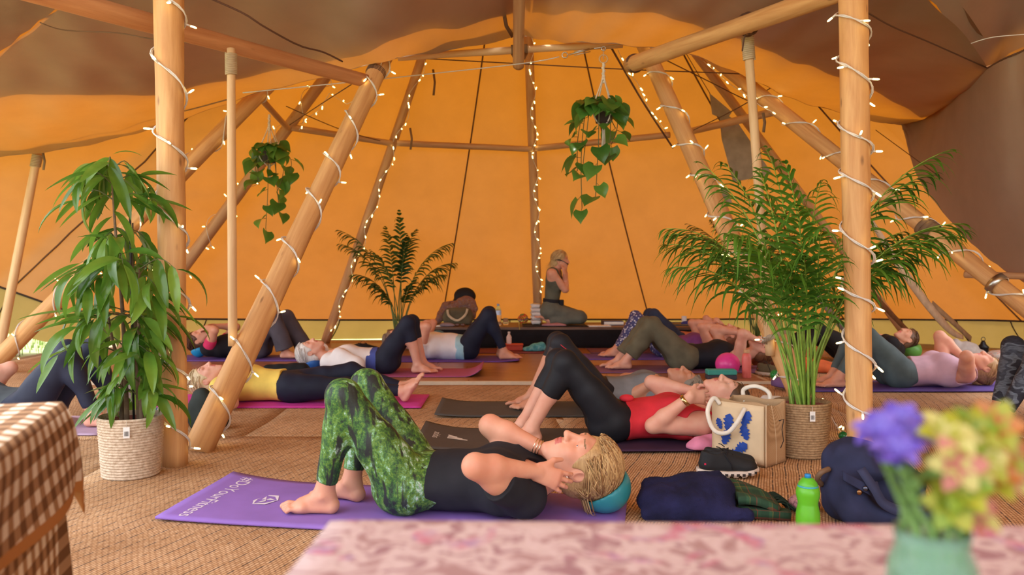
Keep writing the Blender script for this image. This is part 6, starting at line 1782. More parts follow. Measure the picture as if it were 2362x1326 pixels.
lump('blanket', 'rumpled orange blanket on the jute beyond the palm stems', 'blanket', (P(1892, 862, 7.9).x + 0.05, 7.95, 0.004), [ell((-0.1, 0, 0.05), (0.22, 0.10, 0.07)), ell((0.1, -0.02, 0.03), (0.22, 0.10, 0.05)), ell((-0.22, 0.12, 0.08), (0.12, 0.12, 0.08))], cloth((0.66, 0.15, 0.05), 0.9), 0.012, wpost(0.016, 61, 0.001))
lump('jumper', 'rust-brown patterned jumper dropped beside the coral flask', 'jumper', (P(1755, 850, 8.3).x + 0.14, 8.42, 0.012), [ell((0, 0, 0.09), (0.16, 0.12, 0.10)), ell((0.07, -0.04, 0.05), (0.13, 0.10, 0.07)), ell((-0.1, 0, 0.06), (0.1, 0.1, 0.08))], print_mat([(0.12, 0.03, 0.02), (0.30, 0.09, 0.05), (0.22, 0.12, 0.06)], 22), 0.012, wpost(0.016, 62, 0.001))
lump('hoodie', 'white crumpled hoodie beside the head of the woman in red', 'hoodie', (P(1762, 930, 5.35).x, 5.38, 0.006), [ell((-0.03, 0, 0.06), (0.13, 0.10, 0.075)), ell((0.06, 0.02, 0.10), (0.09, 0.08, 0.07)), ell((-0.10, -0.02, 0.09), (0.06, 0.06, 0.04)), cone((-0.1, -0.05, 0.03), (0.14, -0.06, 0.03), 0.03, 0.03)], cloth((0.72, 0.69, 0.66), 0.9, 0.06), 0.009, wpost(0.014, 63, 0.001))
lump('cloth', 'pink cloth lying beside the tote bag on the plum mat', 'cloth', (P(1618, 1030, 4.5).x + 0.01, 4.475, 0.0245), [ell((0, 0, 0.025), (0.075, 0.06, 0.04)), ell((0.05, 0.02, 0.03), (0.06, 0.05, 0.045)), ell((-0.05, -0.01, 0.015), (0.05, 0.05, 0.03))], cloth((0.75, 0.26, 0.42), 0.85), 0.007, wpost(0.010, 64, 0.001))
pr_ = thing('rolled_mat', 'small rolled purple mat behind the palm stems', 'yoga mat', (P(1815, 895, 6.75).x, 6.75, 0.006))
def spiral(u, v):
    a = u * 2 * PI * 2.6; r_1 = 0.012 + 0.013 * u * 2.6
    return (0.05 * math.sin(0.5) * 0 + r_1 * math.cos(a), -0.10 + 0.24 * v, 0.048 + r_1 * math.sin(a))
obj('roll', *grid(spiral, 60, 4, 0.006), plain((0.16, 0.09, 0.26), 0.8), pr_).rotation_euler = (0, 0, 0.35)
bottle('water_bottle', 'clear plastic water bottle with blue liquid beside the buckled prop', (P(1748, 815, 9.3).x, 9.3, 0.012), [(0.033, 0), (0.036, 0.01), (0.036, 0.16), (0.014, 0.20), (0.013, 0.21)], CLEAR, [(0.015, 0.208), (0.015, 0.225)], plain((0.6, 0.6, 0.65), 0.4), ([(0.0365, 0.05), (0.0365, 0.12)], plain((0.12, 0.10, 0.30), 0.4)))
t = thing('cup', 'clear cup with white lid before the far palm basket', 'cup', (2.90, 9.80, 0.012)); obj('cup_wall', *lathe([(0.03, 0), (0.034, 0.004), (0.042, 0.13)], 24), CLEAR, t); obj('lid', *lathe([(0.044, 0.13), (0.044, 0.14), (0.036, 0.15)], 24), plain((0.7, 0.7, 0.76), 0.4), t)
ln_ = thing('lantern', 'small black metal lantern near the canvas skirt', 'lantern', (P(2268, 830, 9.2).x, 9.2, 0.0)); obj('lantern_body', *lathe([(0.06, 0), (0.065, 0.01), (0.05, 0.02), (0.055, 0.12), (0.06, 0.13), (0.03, 0.16), (0.025, 0.18), (0.012, 0.20)], 20), plain((0.015, 0.015, 0.018), 0.35, 0.5), ln_); obj('ring', *ringtube((0, 0, 0.215), (0, 1, 0), 0.022, 0.004), plain((0.02, 0.02, 0.02), 0.4), ln_)
lump('fleece_throw', 'fluffy grey throw heaped behind the woman in lilac', 'throw', (P(2232, 825, 8.9).x, 8.95, 0.003), [ell((0, 0, 0.10), (0.16, 0.12, 0.11)), ell((-0.1, 0, 0.16), (0.06, 0.06, 0.08)), ell((0.12, 0, 0.06), (0.12, 0.1, 0.07))], cloth((0.38, 0.33, 0.31), 0.95), 0.014, wpost(0.014, 65, 0.001))
lump('throw', 'patterned red and white throw by the skirt beside the lantern', 'throw', (P(2320, 835, 9.0).x, 9.0, 0.003), [ell((0, 0, 0.05), (0.20, 0.12, 0.07)), ell((0.1, 0, 0.06), (0.12, 0.1, 0.05))], print_mat([(0.45, 0.12, 0.10), (0.5, 0.4, 0.34), (0.3, 0.3, 0.3)], 30), 0.014, wpost(0.01, 66, 0.001))
lump('rolled_jacket', 'rolled black jacket beside the white-haired woman', 'jacket', (P(655, 872, 7.35).x, 7.42, 0.014), [cone((-0.15, 0, 0.06), (0.14, 0, 0.07), 0.065, 0.075, 0.03), ell((0.16, 0, 0.05), (0.08, 0.08, 0.05))], cloth((0.012, 0.014, 0.016), 0.85), 0.011, wpost(0.010, 67, 0.001))
lump('shopping_bag', 'dark green soft bag behind the leaning pole foot', 'bag', (P(462, 1000, 5.05).x, 5.12, 0.005), [ell((0, 0, 0.10), (0.11, 0.09, 0.13)), ell((0.06, 0.02, 0.06), (0.10, 0.08, 0.07)), ell((-0.02, 0, 0.20), (0.06, 0.05, 0.06))], cloth((0.022, 0.030, 0.028), 0.7), 0.010, wpost(0.010, 68, 0.001))
lump('bundle', 'blue denim bundle behind the basket ficus', 'clothes', (P(345, 985, 5.05).x, 5.2, 0.005), [ell((0, 0, 0.05), (0.14, 0.10, 0.07)), ell((0.05, 0, 0.09), (0.08, 0.07, 0.05))], cloth((0.06, 0.09, 0.16), 0.9), 0.011, wpost(0.012, 69, 0.001))
lump('cushion', 'floral brown cushion behind the basket ficus', 'cushion', (P(345, 940, 5.9).x - 0.10, 6.0, 0.005), [ell((0, 0, 0.10), (0.15, 0.06, 0.105))], print_mat([(0.10, 0.07, 0.06), (0.35, 0.28, 0.22), (0.2, 0.15, 0.2)], 26), 0.012, wpost(0.006, 70, 0.001))

# ================================================================= PLANTS
def leaf_mat(c0, c1, rough=0.35, tr=0.25):
    m, nt, b = new_mat('leaf')
    oi = nt.nodes.new('ShaderNodeObjectInfo'); co = coords(nt); n = nd(nt, 'ShaderNodeTexNoise', Scale=12.0, Detail=3.0); nt.links.new(co, n.inputs['Vector'])
    ad = nd(nt, 'ShaderNodeMath', operation='ADD'); nt.links.new(oi.outputs['Random'], ad.inputs[0]); nt.links.new(n.outputs[0], ad.inputs[1])
    h_ = nd(nt, 'ShaderNodeMath', operation='MULTIPLY'); h_.inputs[1].default_value = 0.5; nt.links.new(ad.outputs[0], h_.inputs[0])
    r = ramp(nt, h_.outputs[0], [(0.2, c0), (0.8, c1)]); nt.links.new(r.outputs[0], b.inputs['Base Color'])
    b.inputs['Roughness'].default_value = rough
    t = nt.nodes.new('ShaderNodeBsdfTranslucent'); mx = nt.nodes.new('ShaderNodeMixShader'); mx.inputs[0].default_value = tr
    hs = nd(nt, 'ShaderNodeHueSaturation'); hs.inputs['Value'].default_value = 2.0; nt.links.new(r.outputs[0], hs.inputs['Color']); nt.links.new(hs.outputs[0], t.inputs[0])
    nt.links.new(b.outputs[0], mx.inputs[1]); nt.links.new(t.outputs[0], mx.inputs[2]); nt.links.new(mx.outputs[0], nt.nodes['Material Output'].inputs[0])
    return m
L_FIC = leaf_mat((0.030, 0.105, 0.010), (0.16, 0.30, 0.04), 0.25)
L_ARE = leaf_mat((0.028, 0.105, 0.012), (0.10, 0.26, 0.025), 0.4)
L_KEN = leaf_mat((0.014, 0.050, 0.012), (0.045, 0.11, 0.022), 0.4, 0.15)
L_POT = leaf_mat((0.035, 0.13, 0.02), (0.13, 0.30, 0.05), 0.35)
STEMG = plain((0.22, 0.36, 0.05), 0.45, var=0.25); BARK = plain((0.16, 0.10, 0.06), 0.8, var=0.3); TWIG = plain((0.12, 0.13, 0.05), 0.7)

def leaf_mesh(name, L, W, droop, fold, mat, heart=False, n=9):
    """blade along +x drooping towards -z"""
    v = []; f = []
    for i in range(n + 1):
        t = i / n
        w = W * (math.sin(PI * t ** 0.8) ** 0.8 if not heart else (0.25 + 1.0 * math.sin(PI * min(1, (t * 0.86 + 0.14)) ** 0.75)) * (1 - t ** 3)) * 0.5 * (1 if t < 0.999 else 0.02)
        a = droop * t
        x = L * (math.sin(a) / droop if droop > 1e-3 else t); z = -L * ((1 - math.cos(a)) / droop if droop > 1e-3 else 0)
        nz = math.cos(a); nx = math.sin(a)
        for s in (-1, -0.5, 0, 0.5, 1):
            up = fold * abs(s) * w
            v.append((x + nx * up - (0.10 * L * (abs(s) ** 2) if heart and i == 0 else 0), s * w, z + nz * up))
    for i in range(n):
        for k in range(4): f.append((i * 5 + k, (i + 1) * 5 + k, (i + 1) * 5 + k + 1, i * 5 + k + 1))
    return meshdata(name, v, f, mat)

def clear_of(axis, pts, r):
    return all((p[0] - axis[0]) ** 2 + (p[1] - axis[1]) ** 2 > r * r for p in pts)

def put(me, name, parent, loc, d, roll=0.0, sc=1.0, up=Vector((0, 0, 1))):
    """place leaf data with its +x along d"""
    d = Vector(d).normalized()
    y = up.cross(d); y = y.normalized() if y.length > 1e-4 else Vector((0, 1, 0))
    z = d.cross(y)
    M = Matrix((d, y, z)).transposed().to_4x4() @ Matrix.Rotation(roll, 4, 'X')
    o = bpy.data.objects.new(name, me); link(o, parent)
    o.matrix_local = Matrix.Translation(loc) @ M @ Matrix.Scale(sc, 4)
    return o

def basket(t, r, h, mat, seedtag=True, tag_side=(0.4, -0.92)):
    prof = [(r * 0.86, 0.0)]
    n = 22
    for i in range(n):
        zc = h * (i + 0.5) / n; rb_ = r * (0.88 + 0.14 * (i + 0.5) / n)
        prof += [(rb_ - 0.004, h * i / n + 0.0005), (rb_ + 0.001, zc - h / n * 0.25), (rb_ + 0.003, zc), (rb_ + 0.001, zc + h / n * 0.25)]
    prof += [(r * 1.02, h), (r * 0.98, h + 0.003), (r * 0.95, h - 0.01), (r * 0.93, h - 0.05)]
    v, f = lathe(prof, 64, lambda an, z: 1 + 0.006 * math.sin(an * 46 + z * 160))
    obj('basket', v, f, mat, t)
    obj('nursery_pot', *lathe([(r * 0.80, 0.02), (r * 0.90, h - 0.02), (r * 0.86, h - 0.02), (r * 0.85, h - 0.045)], 40), plain((0.30, 0.10, 0.09), 0.5), t)
    obj('soil', *lathe([(r * 0.88, h - 0.048), (r * 0.5, h - 0.038), (0.01, h - 0.034)], 32), plain((0.05, 0.03, 0.02), 0.95, var=0.5), t)
    if seedtag:
        c = Vector((tag_side[0], tag_side[1], 0)).normalized(); y_ = Vector((-c.y, c.x, 0))
        p = c * (r * 1.02 + 0.008) + Vector((0, 0, h - 0.055))
        v = [p + y_ * a + Vector((0, 0, b)) + c * e for e in (0, 0.0012) for a, b in ((-0.014, -0.026), (0.014, -0.026), (0.014, 0.026), (-0.014, 0.026))]
        tg = obj('price_tag', v, [(0, 1, 2, 3), (7, 6, 5, 4), (0, 4, 5, 1), (1, 5, 6, 2), (2, 6, 7, 3), (3, 7, 4, 0)], plain((0.78, 0.76, 0.74), 0.6), t, False)
        bc = MB()
        for k in range(7): bc.add(([p + c * 0.0018 + y_ * (-0.009 + k * 0.0028 + e) + Vector((0, 0, b)) for e, b in ((0, -0.016), (0.0013 + 0.0006 * (k % 2), -0.016), (0.0013 + 0.0006 * (k % 2), 0.006), (0, 0.006))], [(0, 1, 2, 3)]))
        o_ = bc.build('barcode', plain((0.03, 0.03, 0.03), 0.6), tg, False); o_['kind'] = 'stuff'
        obj('tag_string', *tube([p + Vector((0, 0, 0.024)), p + Vector((0, 0, 0.045)), c * (r * 0.98) + Vector((0, 0, h))], 0.0012, 4), ROPEW, tg)
def basket_mat(lo, hi):
    m, nt, b = new_mat('rope coil'); co = coords(nt, scale=(1, 1, 1)); n = nd(nt, 'ShaderNodeTexNoise', Scale=70.0, Detail=4.0); nt.links.new(co, n.inputs['Vector'])
    r = ramp(nt, n.outputs[0], [(0.3, lo), (0.7, hi)]); nt.links.new(r.outputs[0], b.inputs['Base Color']); b.inputs['Roughness'].default_value = 0.85; bump(nt, b, n.outputs[0], 0.6, 0.006)
    return m

# ---- weeping ficus in a basket
R1 = random.Random(21)
fic = thing('potted_ficus', 'tall long-leaved ficus in a pale rope basket beside the front post', 'potted plant', (-1.845, 3.99, 0.006))
basket(fic, 0.147, 0.285, basket_mat((0.42, 0.30, 0.20), (0.68, 0.55, 0.42)), True, (0.30, -0.95))
stems = []
for k, (bx_, by_, tx, ty, hh) in enumerate(((-0.02, 0.0, -0.105, 0.02, 1.50), (0.03, 0.02, -0.02, 0.06, 1.22), (0.06, -0.02, 0.05, -0.02, 1.0), (-0.06, 0.03, -0.10, -0.03, 0.80))):
    pts = [Vector((bx_, by_, 0.24)), Vector((bx_ * 0.6 + tx * 0.3, by_ + 0.01, 0.24 + (hh - 0.24) * 0.4)), Vector((tx * 0.8, ty * 0.8, 0.24 + (hh - 0.24) * 0.75)), Vector((tx, ty, hh))]
    stems.append(pts); obj('stem', *tube(curve(pts, 24), [0.013 - 0.009 * i / 24 for i in range(25)], 8), BARK, fic)
obj('support_cane', *tube([(0.0, 0.03, 0.22), (-0.02, 0.03, 1.30)], 0.006, 6), plain((0.03, 0.03, 0.03), 0.5), fic)
fl_meshes = [leaf_mesh('leaf', 0.24, 0.048, d_, 0.35, L_FIC) for d_ in (0.35, 0.7, 1.1, 1.5)]
nb = 0
PAX = (PF_L[0].x + 1.845, PF_L[0].y - 3.99)      # the post, seen from the pot
for b_ in range(57):
    pts = stems[(0, 0, 0, 1, 1, 2, 3)[b_ % 7]]
    t0 = 0.22 + 0.75 * R1.random() if b_ % 7 < 3 else 0.12 + 0.86 * R1.random()
    if b_ >= 44: t0 = R1.uniform(0.10, 0.34)
    p0 = interp(pts, t0); az = b_ * 2.39996 + R1.uniform(-0.3, 0.3)
    out = Vector((math.cos(az), math.sin(az), 0))
    ln = R1.uniform(0.12, 0.30) * (1.0 if p0.z < 1.15 else 0.65)
    if b_ >= 44: ln *= 0.5
    bp = [p0, p0 + out * ln * 0.55 + Vector((0, 0, 0.05)), p0 + out * ln + Vector((0, 0, 0.0))]
    for tr_ in range(14):
        if clear_of(PAX, [interp(bp, i / 6) for i in range(7)], 0.095): break
        az += 0.35; out = Vector((math.cos(az), math.sin(az), 0)); bp = [p0, p0 + out * ln * 0.55 + Vector((0, 0, 0.05)), p0 + out * ln]
    obj('twig', *tube(curve(bp, 8), [0.004 - 0.0028 * i / 8 for i in range(9)], 5), TWIG, fic)
    for k in range(5):
        q_ = interp(bp, 0.25 + 0.75 * k / 4); s_ = -1 if k % 2 else 1
        lsc = R1.uniform(0.80, 1.25) * (0.72 if b_ >= 44 else 1.0)
        for tr_ in range(24):
            dr = out * R1.uniform(0.35, 1.0) * (1 if tr_ < 8 else R1.uniform(-1, 1)) + Vector((-out.y, out.x, 0)) * s_ * R1.uniform(0.1, 0.7) * (1 if tr_ < 4 else R1.choice((-1, 1))) + Vector((0, 0, R1.uniform(-1.0, 0.15)))
            dn_ = dr.normalized()
            if clear_of(PAX, [q_ + dn_ * (0.24 * lsc * i / 5) for i in range(6)], 0.118): break
        else: continue
        put(R1.choice(fl_meshes), 'leaf', fic, q_, dr, R1.uniform(-0.5, 0.5), lsc); nb += 1
for a_, zz, el_ in ((2.9, 1.44, 0.1), (0.2, 1.46, 0.05), (-0.3, 1.38, -0.3), (0.6, 1.55, 0.5), (2.6, 1.36, -0.5), (-0.5, 1.28, -0.6), (3.3, 1.25, -0.7), (0.1, 1.20, -0.6)):
    put(fl_meshes[2], 'leaf', fic, (-0.10, 0.02, zz), Vector((math.cos(a_), math.sin(a_) * 0.5, el_)), 0.2, 1.0 if zz < 1.5 else 0.6)

# ---- palms
def frond_mesh(name, L, pet, arch, nl, ll, lw, mat, smat, seed, vee=0.5):
    """rachis rises along +z then arches towards +x; leaflets on both sides"""
    r = random.Random(seed); pts = []
    n = 30
    x = z = 0.0; an = 0.06
    step = L / n
    for i in range(n + 1):
        pts.append(Vector((x, 0, z))); t = i / n
        an += (arch / n) * (0.35 + 1.5 * t * t)
        x += math.sin(an) * step; z += math.cos(an) * step
    mb = MB(); mb.add(tube(pts, [0.0065 * (1 - 0.85 * i / n) + 0.001 for i in range(n + 1)], 6), 1)
    i0 = int(n * pet / L)
    for k in range(nl):
        t = k / (nl - 1); s = (i0 + (n - i0) * t); i = min(int(s), n - 1); p = pts[i].lerp(pts[i + 1], s - i); tg = (pts[min(i + 1, n)] - pts[max(i - 1, 0)]).normalized()
        nm = Vector((-tg.z, 0, tg.x)); nm = nm if nm.z > 0 or abs(nm.z) < 0.1 else nm
        up = Vector((0, 1, 0)).cross(tg) * -1
        for sd in (-1, 1):
            l_ = ll * (math.sin(PI * (0.16 + 0.80 * t)) ** 0.7) * r.uniform(0.88, 1.08)
            d0 = (tg * (0.75 + 0.6 * t + r.uniform(-0.2, 0.2)) + Vector((0, sd, 0)) * (0.9 - 0.35 * t) + up * (-vee * 0.5 + r.uniform(-0.3, 0.3))).normalized()
            vv = []; ff = []; m_ = 6; dg_ = r.uniform(0.25, 0.65)
            for j in range(m_ + 1):
                u = j / m_
                dd = (d0 + Vector((0, 0, -1)) * (0.75 * u * r.uniform(0.8, 1.2))).normalized()
                q = p + (d0 * (1 - 0.30 * u) + Vector((0, 0, -dg_ * u))) * (l_ * u)
                w = lw * 0.5 * (min(1, u * 5 + 0.25)) * (1 - u ** 2.2) + 0.0006
                sdv = dd.cross(up).normalized()
                vv += [q + sdv * w, q + up * (w * 0.35), q - sdv * w]
            for j in range(m_):
                for c_ in range(2): ff.append((j * 3 + c_, (j + 1) * 3 + c_, (j + 1) * 3 + c_ + 1, j * 3 + c_ + 1))
            mb.add((vv, ff), 0)
    return meshdata(name, mb.v, mb.f, [mat, smat], True, mb.m)

def palm(label, loc, h, spec, mat, smat, bmat, pot=(0.15, 0.29), seed=1, tagside=(0.3, -0.95), withtag=True, avoid=None):
    t = thing('potted_palm', label, 'potted plant', loc)
    basket(t, pot[0], pot[1], bmat, withtag, tagside)
    R = random.Random(seed)
    for k, (L, pet, arch, az, tilt, nl, ll, lw) in enumerate(spec):
        me = frond_mesh('frond', L, pet, arch, nl, ll, lw, mat, smat, seed * 50 + k)
        o = bpy.data.objects.new('frond', me); link(o, t)
        rr_ = pot[0] * 0.45 * R.random()
        o.location = (rr_ * math.cos(az + 1), rr_ * math.sin(az + 1), pot[1] - 0.045)
        if avoid:
            co_ = np.array([v.co for v in me.vertices]); best = (-1, az)
            for da in (0, 0.12, -0.12, 0.25, -0.25, 0.4, -0.4, 0.55, -0.55, 0.7, -0.7, 0.9, -0.9, 1.2, -1.2):
                Mm = np.array(Matrix.Rotation(az + da, 3, 'Z') @ Matrix.Rotation(tilt, 3, 'Y')); w_ = co_ @ Mm.T + np.array(o.location)
                w_ = w_[w_[:, 2] < 1.9]; dm = np.hypot(w_[:, 0] - avoid[0], w_[:, 1] - avoid[1]).min()
                if dm > best[0]: best = (dm, az + da)
                if dm > 0.095: break
            az = best[1]
        o.matrix_local = Matrix.Translation(o.location) @ Matrix.Rotation(az, 4, 'Z') @ Matrix.Rotation(tilt, 4, 'Y')
    return t
Ra = random.Random(8)
spec = []
# (length, petiole, arch, azimuth, tilt)
for az, L, arch, tilt in ((3.2, 1.35, 1.9, 0.10), (3.5, 1.15, 1.7, 0.16), (2.8, 1.25, 1.5, 0.10), (0.05, 1.45, 1.9, 0.12), (-0.3, 1.30, 1.8, 0.14), (0.4, 1.62, 1.6, 0.06), (1.4, 1.70, 1.1, 0.03), (2.0, 1.60, 1.2, 0.05),
                          (1.0, 1.55, 1.4, 0.08), (-1.2, 1.25, 1.2, 0.06), (-1.8, 1.15, 1.3, 0.08), (-2.3, 1.2, 1.5, 0.08), (2.4, 1.35, 1.6, 0.07), (-0.8, 1.35, 1.5, 0.08), (0.7, 1.3, 1.3, 0.05), (4.0, 1.25, 1.5, 0.08), (1.7, 1.4, 0.8, 0.0), (-1.5, 1.35, 0.6, 0.02), (3.0, 1.45, 1.0, 0.02), (0.2, 1.70, 1.35, 0.05), (0.1, 1.2, 1.4, 0.08), (2.9, 1.05, 1.2, 0.1), (-1.0, 1.0, 1.1, 0.05), (-2.0, 1.0, 1.2, 0.06), (4.3, 0.95, 1.3, 0.08), (-0.5, 1.05, 1.3, 0.1)):
    spec.append((L, L * 0.48, arch * Ra.uniform(0.85, 1.15), az + Ra.uniform(-0.2, 0.2), tilt, 15, 0.36 + 0.08 * Ra.random(), 0.019))
palm('tall bright areca palm in a brown rope basket beside the tote bag', (1.555, 4.42, 0.006), 1.9, spec, L_ARE, STEMG, basket_mat((0.26, 0.15, 0.07), (0.46, 0.30, 0.16)), (0.147, 0.285), 3, (0.0, -1.0), True, (PF_R[0].x - 1.555, PF_R[0].y - 4.42))
spec = []
for az, L, arch, tilt in ((-1.5, 1.45, 0.7, 0.0), (3.1, 1.30, 1.5, 0.10), (2.6, 1.45, 1.4, 0.06), (0.0, 1.10, 1.7, 0.14), (0.4, 1.30, 1.5, 0.05), (1.2, 1.35, 1.0, 0.02), (-1.2, 1.20, 0.9, 0.0), (3.6, 0.95, 1.8, 0.14), (-0.4, 0.95, 1.8, 0.14), (2.0, 1.35, 0.9, 0.0), (-2.2, 1.1, 1.2, 0.05), (-0.9, 0.75, 1.3, 0.1), (3.9, 0.7, 1.4, 0.12)):
    spec.append((L * 1.06, L * 0.54, arch * 1.0, az, tilt * 0.5, 16, 0.30, 0.030))
BK2 = basket_mat((0.20, 0.10, 0.05), (0.36, 0.20, 0.10))
palm('dark kentia palm by the slim leaning pole behind the white tee', (P(920, 780, 10.05).x, 10.05, 0.004), 1.5, spec, L_KEN, plain((0.10, 0.16, 0.04), 0.5, var=0.2), BK2, (0.14, 0.25), 5, withtag=False, avoid=(-0.53, 0.32))
kp = palm('dark kentia palm with white care card beside the stage end', (2.98, 10.10, 0.004), 1.8, [(L * 1.12, pe * 1.2, a, az + 0.5, ti, nl, ll * 1.05, lw) for (L, pe, a, az, ti, nl, ll, lw) in spec], L_KEN, plain((0.10, 0.16, 0.04), 0.5, var=0.2), BK2, (0.15, 0.17), 6, withtag=False)
obj('care_card', *boxvf(0.06, 0.17, -0.16, -0.155, 0.19, 0.34), plain((0.75, 0.73, 0.74), 0.6), kp, False)

# ---- hanging pothos
pl_meshes = [leaf_mesh('leaf', 0.135, 0.105, d_, 0.30, L_POT, True) for d_ in (0.3, 0.8, 1.2)]
def pothos(label, top, cordlen, pot_r, vines, seed, tassel, ring=True, sc=1.0):
    t = thing('hanging_plant', label, 'hanging plant', top)
    R = random.Random(seed)
    zc = -cordlen
    if ring: obj('ring', *ringtube((0, 0, -0.02), (0, 1, 0), 0.032, 0.006), plain((0.62, 0.42, 0.22), 0.5), t)
    for k in range(4):
        a = k * PI / 2 + 0.5
        obj('macrame_cord', *tube(curve([(0.006 * math.cos(a), 0.006 * math.sin(a), -0.05), (0.012 * math.cos(a), 0.012 * math.sin(a), zc * 0.45), (pot_r * 1.02 * math.cos(a), pot_r * 1.02 * math.sin(a), zc + 0.02), (pot_r * 1.03 * math.cos(a), pot_r * 1.03 * math.sin(a), zc - pot_r * 1.0), (0.01 * math.cos(a), 0.01 * math.sin(a), zc - pot_r * 1.9)], 20), 0.0055, 6), ROPEW, t)
    kn = MB()
    for k in range(7): kn.add(uvsphere((0.004 * (-1) ** k, 0, -0.07 - k * 0.022 * cordlen / 0.4), (0.013, 0.013, 0.012), 8, 6))
    obj('macrame_knots', kn.v, kn.f, ROPEW, t)['kind'] = 'stuff'
    tz = zc - pot_r * 1.9
    ts = MB()
    for k in range(14): ts.add(tube([(0.008 * math.cos(k), 0.008 * math.sin(k), tz + 0.02), (0.014 * math.cos(k * 1.3), 0.014 * math.sin(k * 1.3), tz - tassel * 0.6), (0.025 * math.cos(k * 2.1), 0.025 * math.sin(k * 2.1), tz - tassel)], 0.0028, 4))
    ts.build('tassel', ROPEW, t)['kind'] = 'stuff'
    obj('pot', *[[(x, y, z + zc - pot_r * 1.5) for x, y, z in lathe([(pot_r * 0.72, 0), (pot_r * 0.95, pot_r * 1.45), (pot_r, pot_r * 1.5), (pot_r * 0.9, pot_r * 1.5), (pot_r * 0.85, pot_r * 1.3)], 28)[0]], lathe([(1, 0)] * 5, 28)[1]], plain((0.045, 0.035, 0.035), 0.45), t)
    z0 = zc
    for vi, (az, rad, ln) in enumerate(vines):
        a = Vector((math.cos(az), math.sin(az), 0))
        pts = [Vector((0, 0, z0 - 0.01)), a * pot_r * 0.9 + Vector((0, 0, z0 + 0.05)), a * (pot_r + rad * 0.6) + Vector((0, 0, z0 - 0.03)), a * (pot_r + rad) + Vector((0, 0, z0 - ln * 0.5)), a * (pot_r + rad * 0.7) + Vector((R.uniform(-.05, .05), 0, z0 - ln))]
        obj('vine', *tube(curve(pts, 16), 0.0035, 5), TWIG, t)
        nl = max(3, int(ln / 0.085) + 2)
        for k in range(nl):
            q_ = interp(pts, 0.18 + 0.82 * k / (nl - 1)); s_ = -1 if k % 2 else 1
            d_ = a * R.uniform(0.2, 0.9) + Vector((-a.y, a.x, 0)) * s_ * R.uniform(0.4, 1.0) + Vector((0, -0.5, R.uniform(-0.9, 0.25)))
            st_ = q_ + d_.normalized() * 0.045
            put(R.choice(pl_meshes), 'leaf', t, st_, d_ + Vector((0, -0.2, -0.3)), R.uniform(-0.6, 0.6), R.uniform(0.8, 1.2) * sc)
            obj('leaf_stalk', *tube([q_, st_], 0.0022, 4), TWIG, t)
    return t
pothos('trailing pothos in a macrame hanger below the short spreader bar', P(621, 252, 8.1), 0.40, 0.085, [(0.2, 0.05, 0.42), (-0.8, 0.06, 0.62), (2.8, 0.08, 0.30), (-2.2, 0.05, 0.35), (1.4, 0.04, 0.25), (-1.4, 0.02, 0.78), (-0.3, 0.16, 0.22)], 31, 0.16, False, 1.05)
pothos('larger trailing pothos in a ring-topped macrame hanger on the cable', P(1392, 130, 6.5), 0.40, 0.085, [(0.2, 0.03, 0.30), (-2.6, 0.08, 0.45), (-1.9, 0.10, 0.72), (2.9, 0.12, 0.50), (-1.2, 0.03, 0.40), (1.0, 0.05, 0.15), (-2.9, 0.10, 0.80)], 32, 0.22, True, 1.1)
hk = cord('thin wire holding the larger hanging plant to the turnbuckle', [P(1392, 112, 6.5), P(1392, 121, 6.5), P(1392, 130, 6.5), P(1392, 137, 6.5)], 0.003, M_STEEL, 'hanger_wire')

# grass tufts outside the raised skirt
gm = MB(); R = random.Random(3)
for k in range(1500):
    x_ = R.uniform(-8.2, -5.7); y_ = R.uniform(8.6, 13.5)
    h_ = R.uniform(0.04, 0.14); a = R.uniform(0, 6.28); l_ = R.uniform(0, 0.05)
    p = Vector((x_, y_, -0.03)); w = Vector((math.cos(a + 1.57), math.sin(a + 1.57), 0)) * 0.006; o_ = Vector((math.cos(a) * l_, math.sin(a) * l_, h_))
    gm.add(([p - w, p + w, p + o_ * 0.6 + w * 0.6, p + o_, p + o_ * 0.6 - w * 0.6], [(0, 1, 2, 4), (4, 2, 3)]))
tag(gm.build('grass', M_GRASS), 'short meadow grass outside the raised canvas skirt', 'grass', kind='stuff')

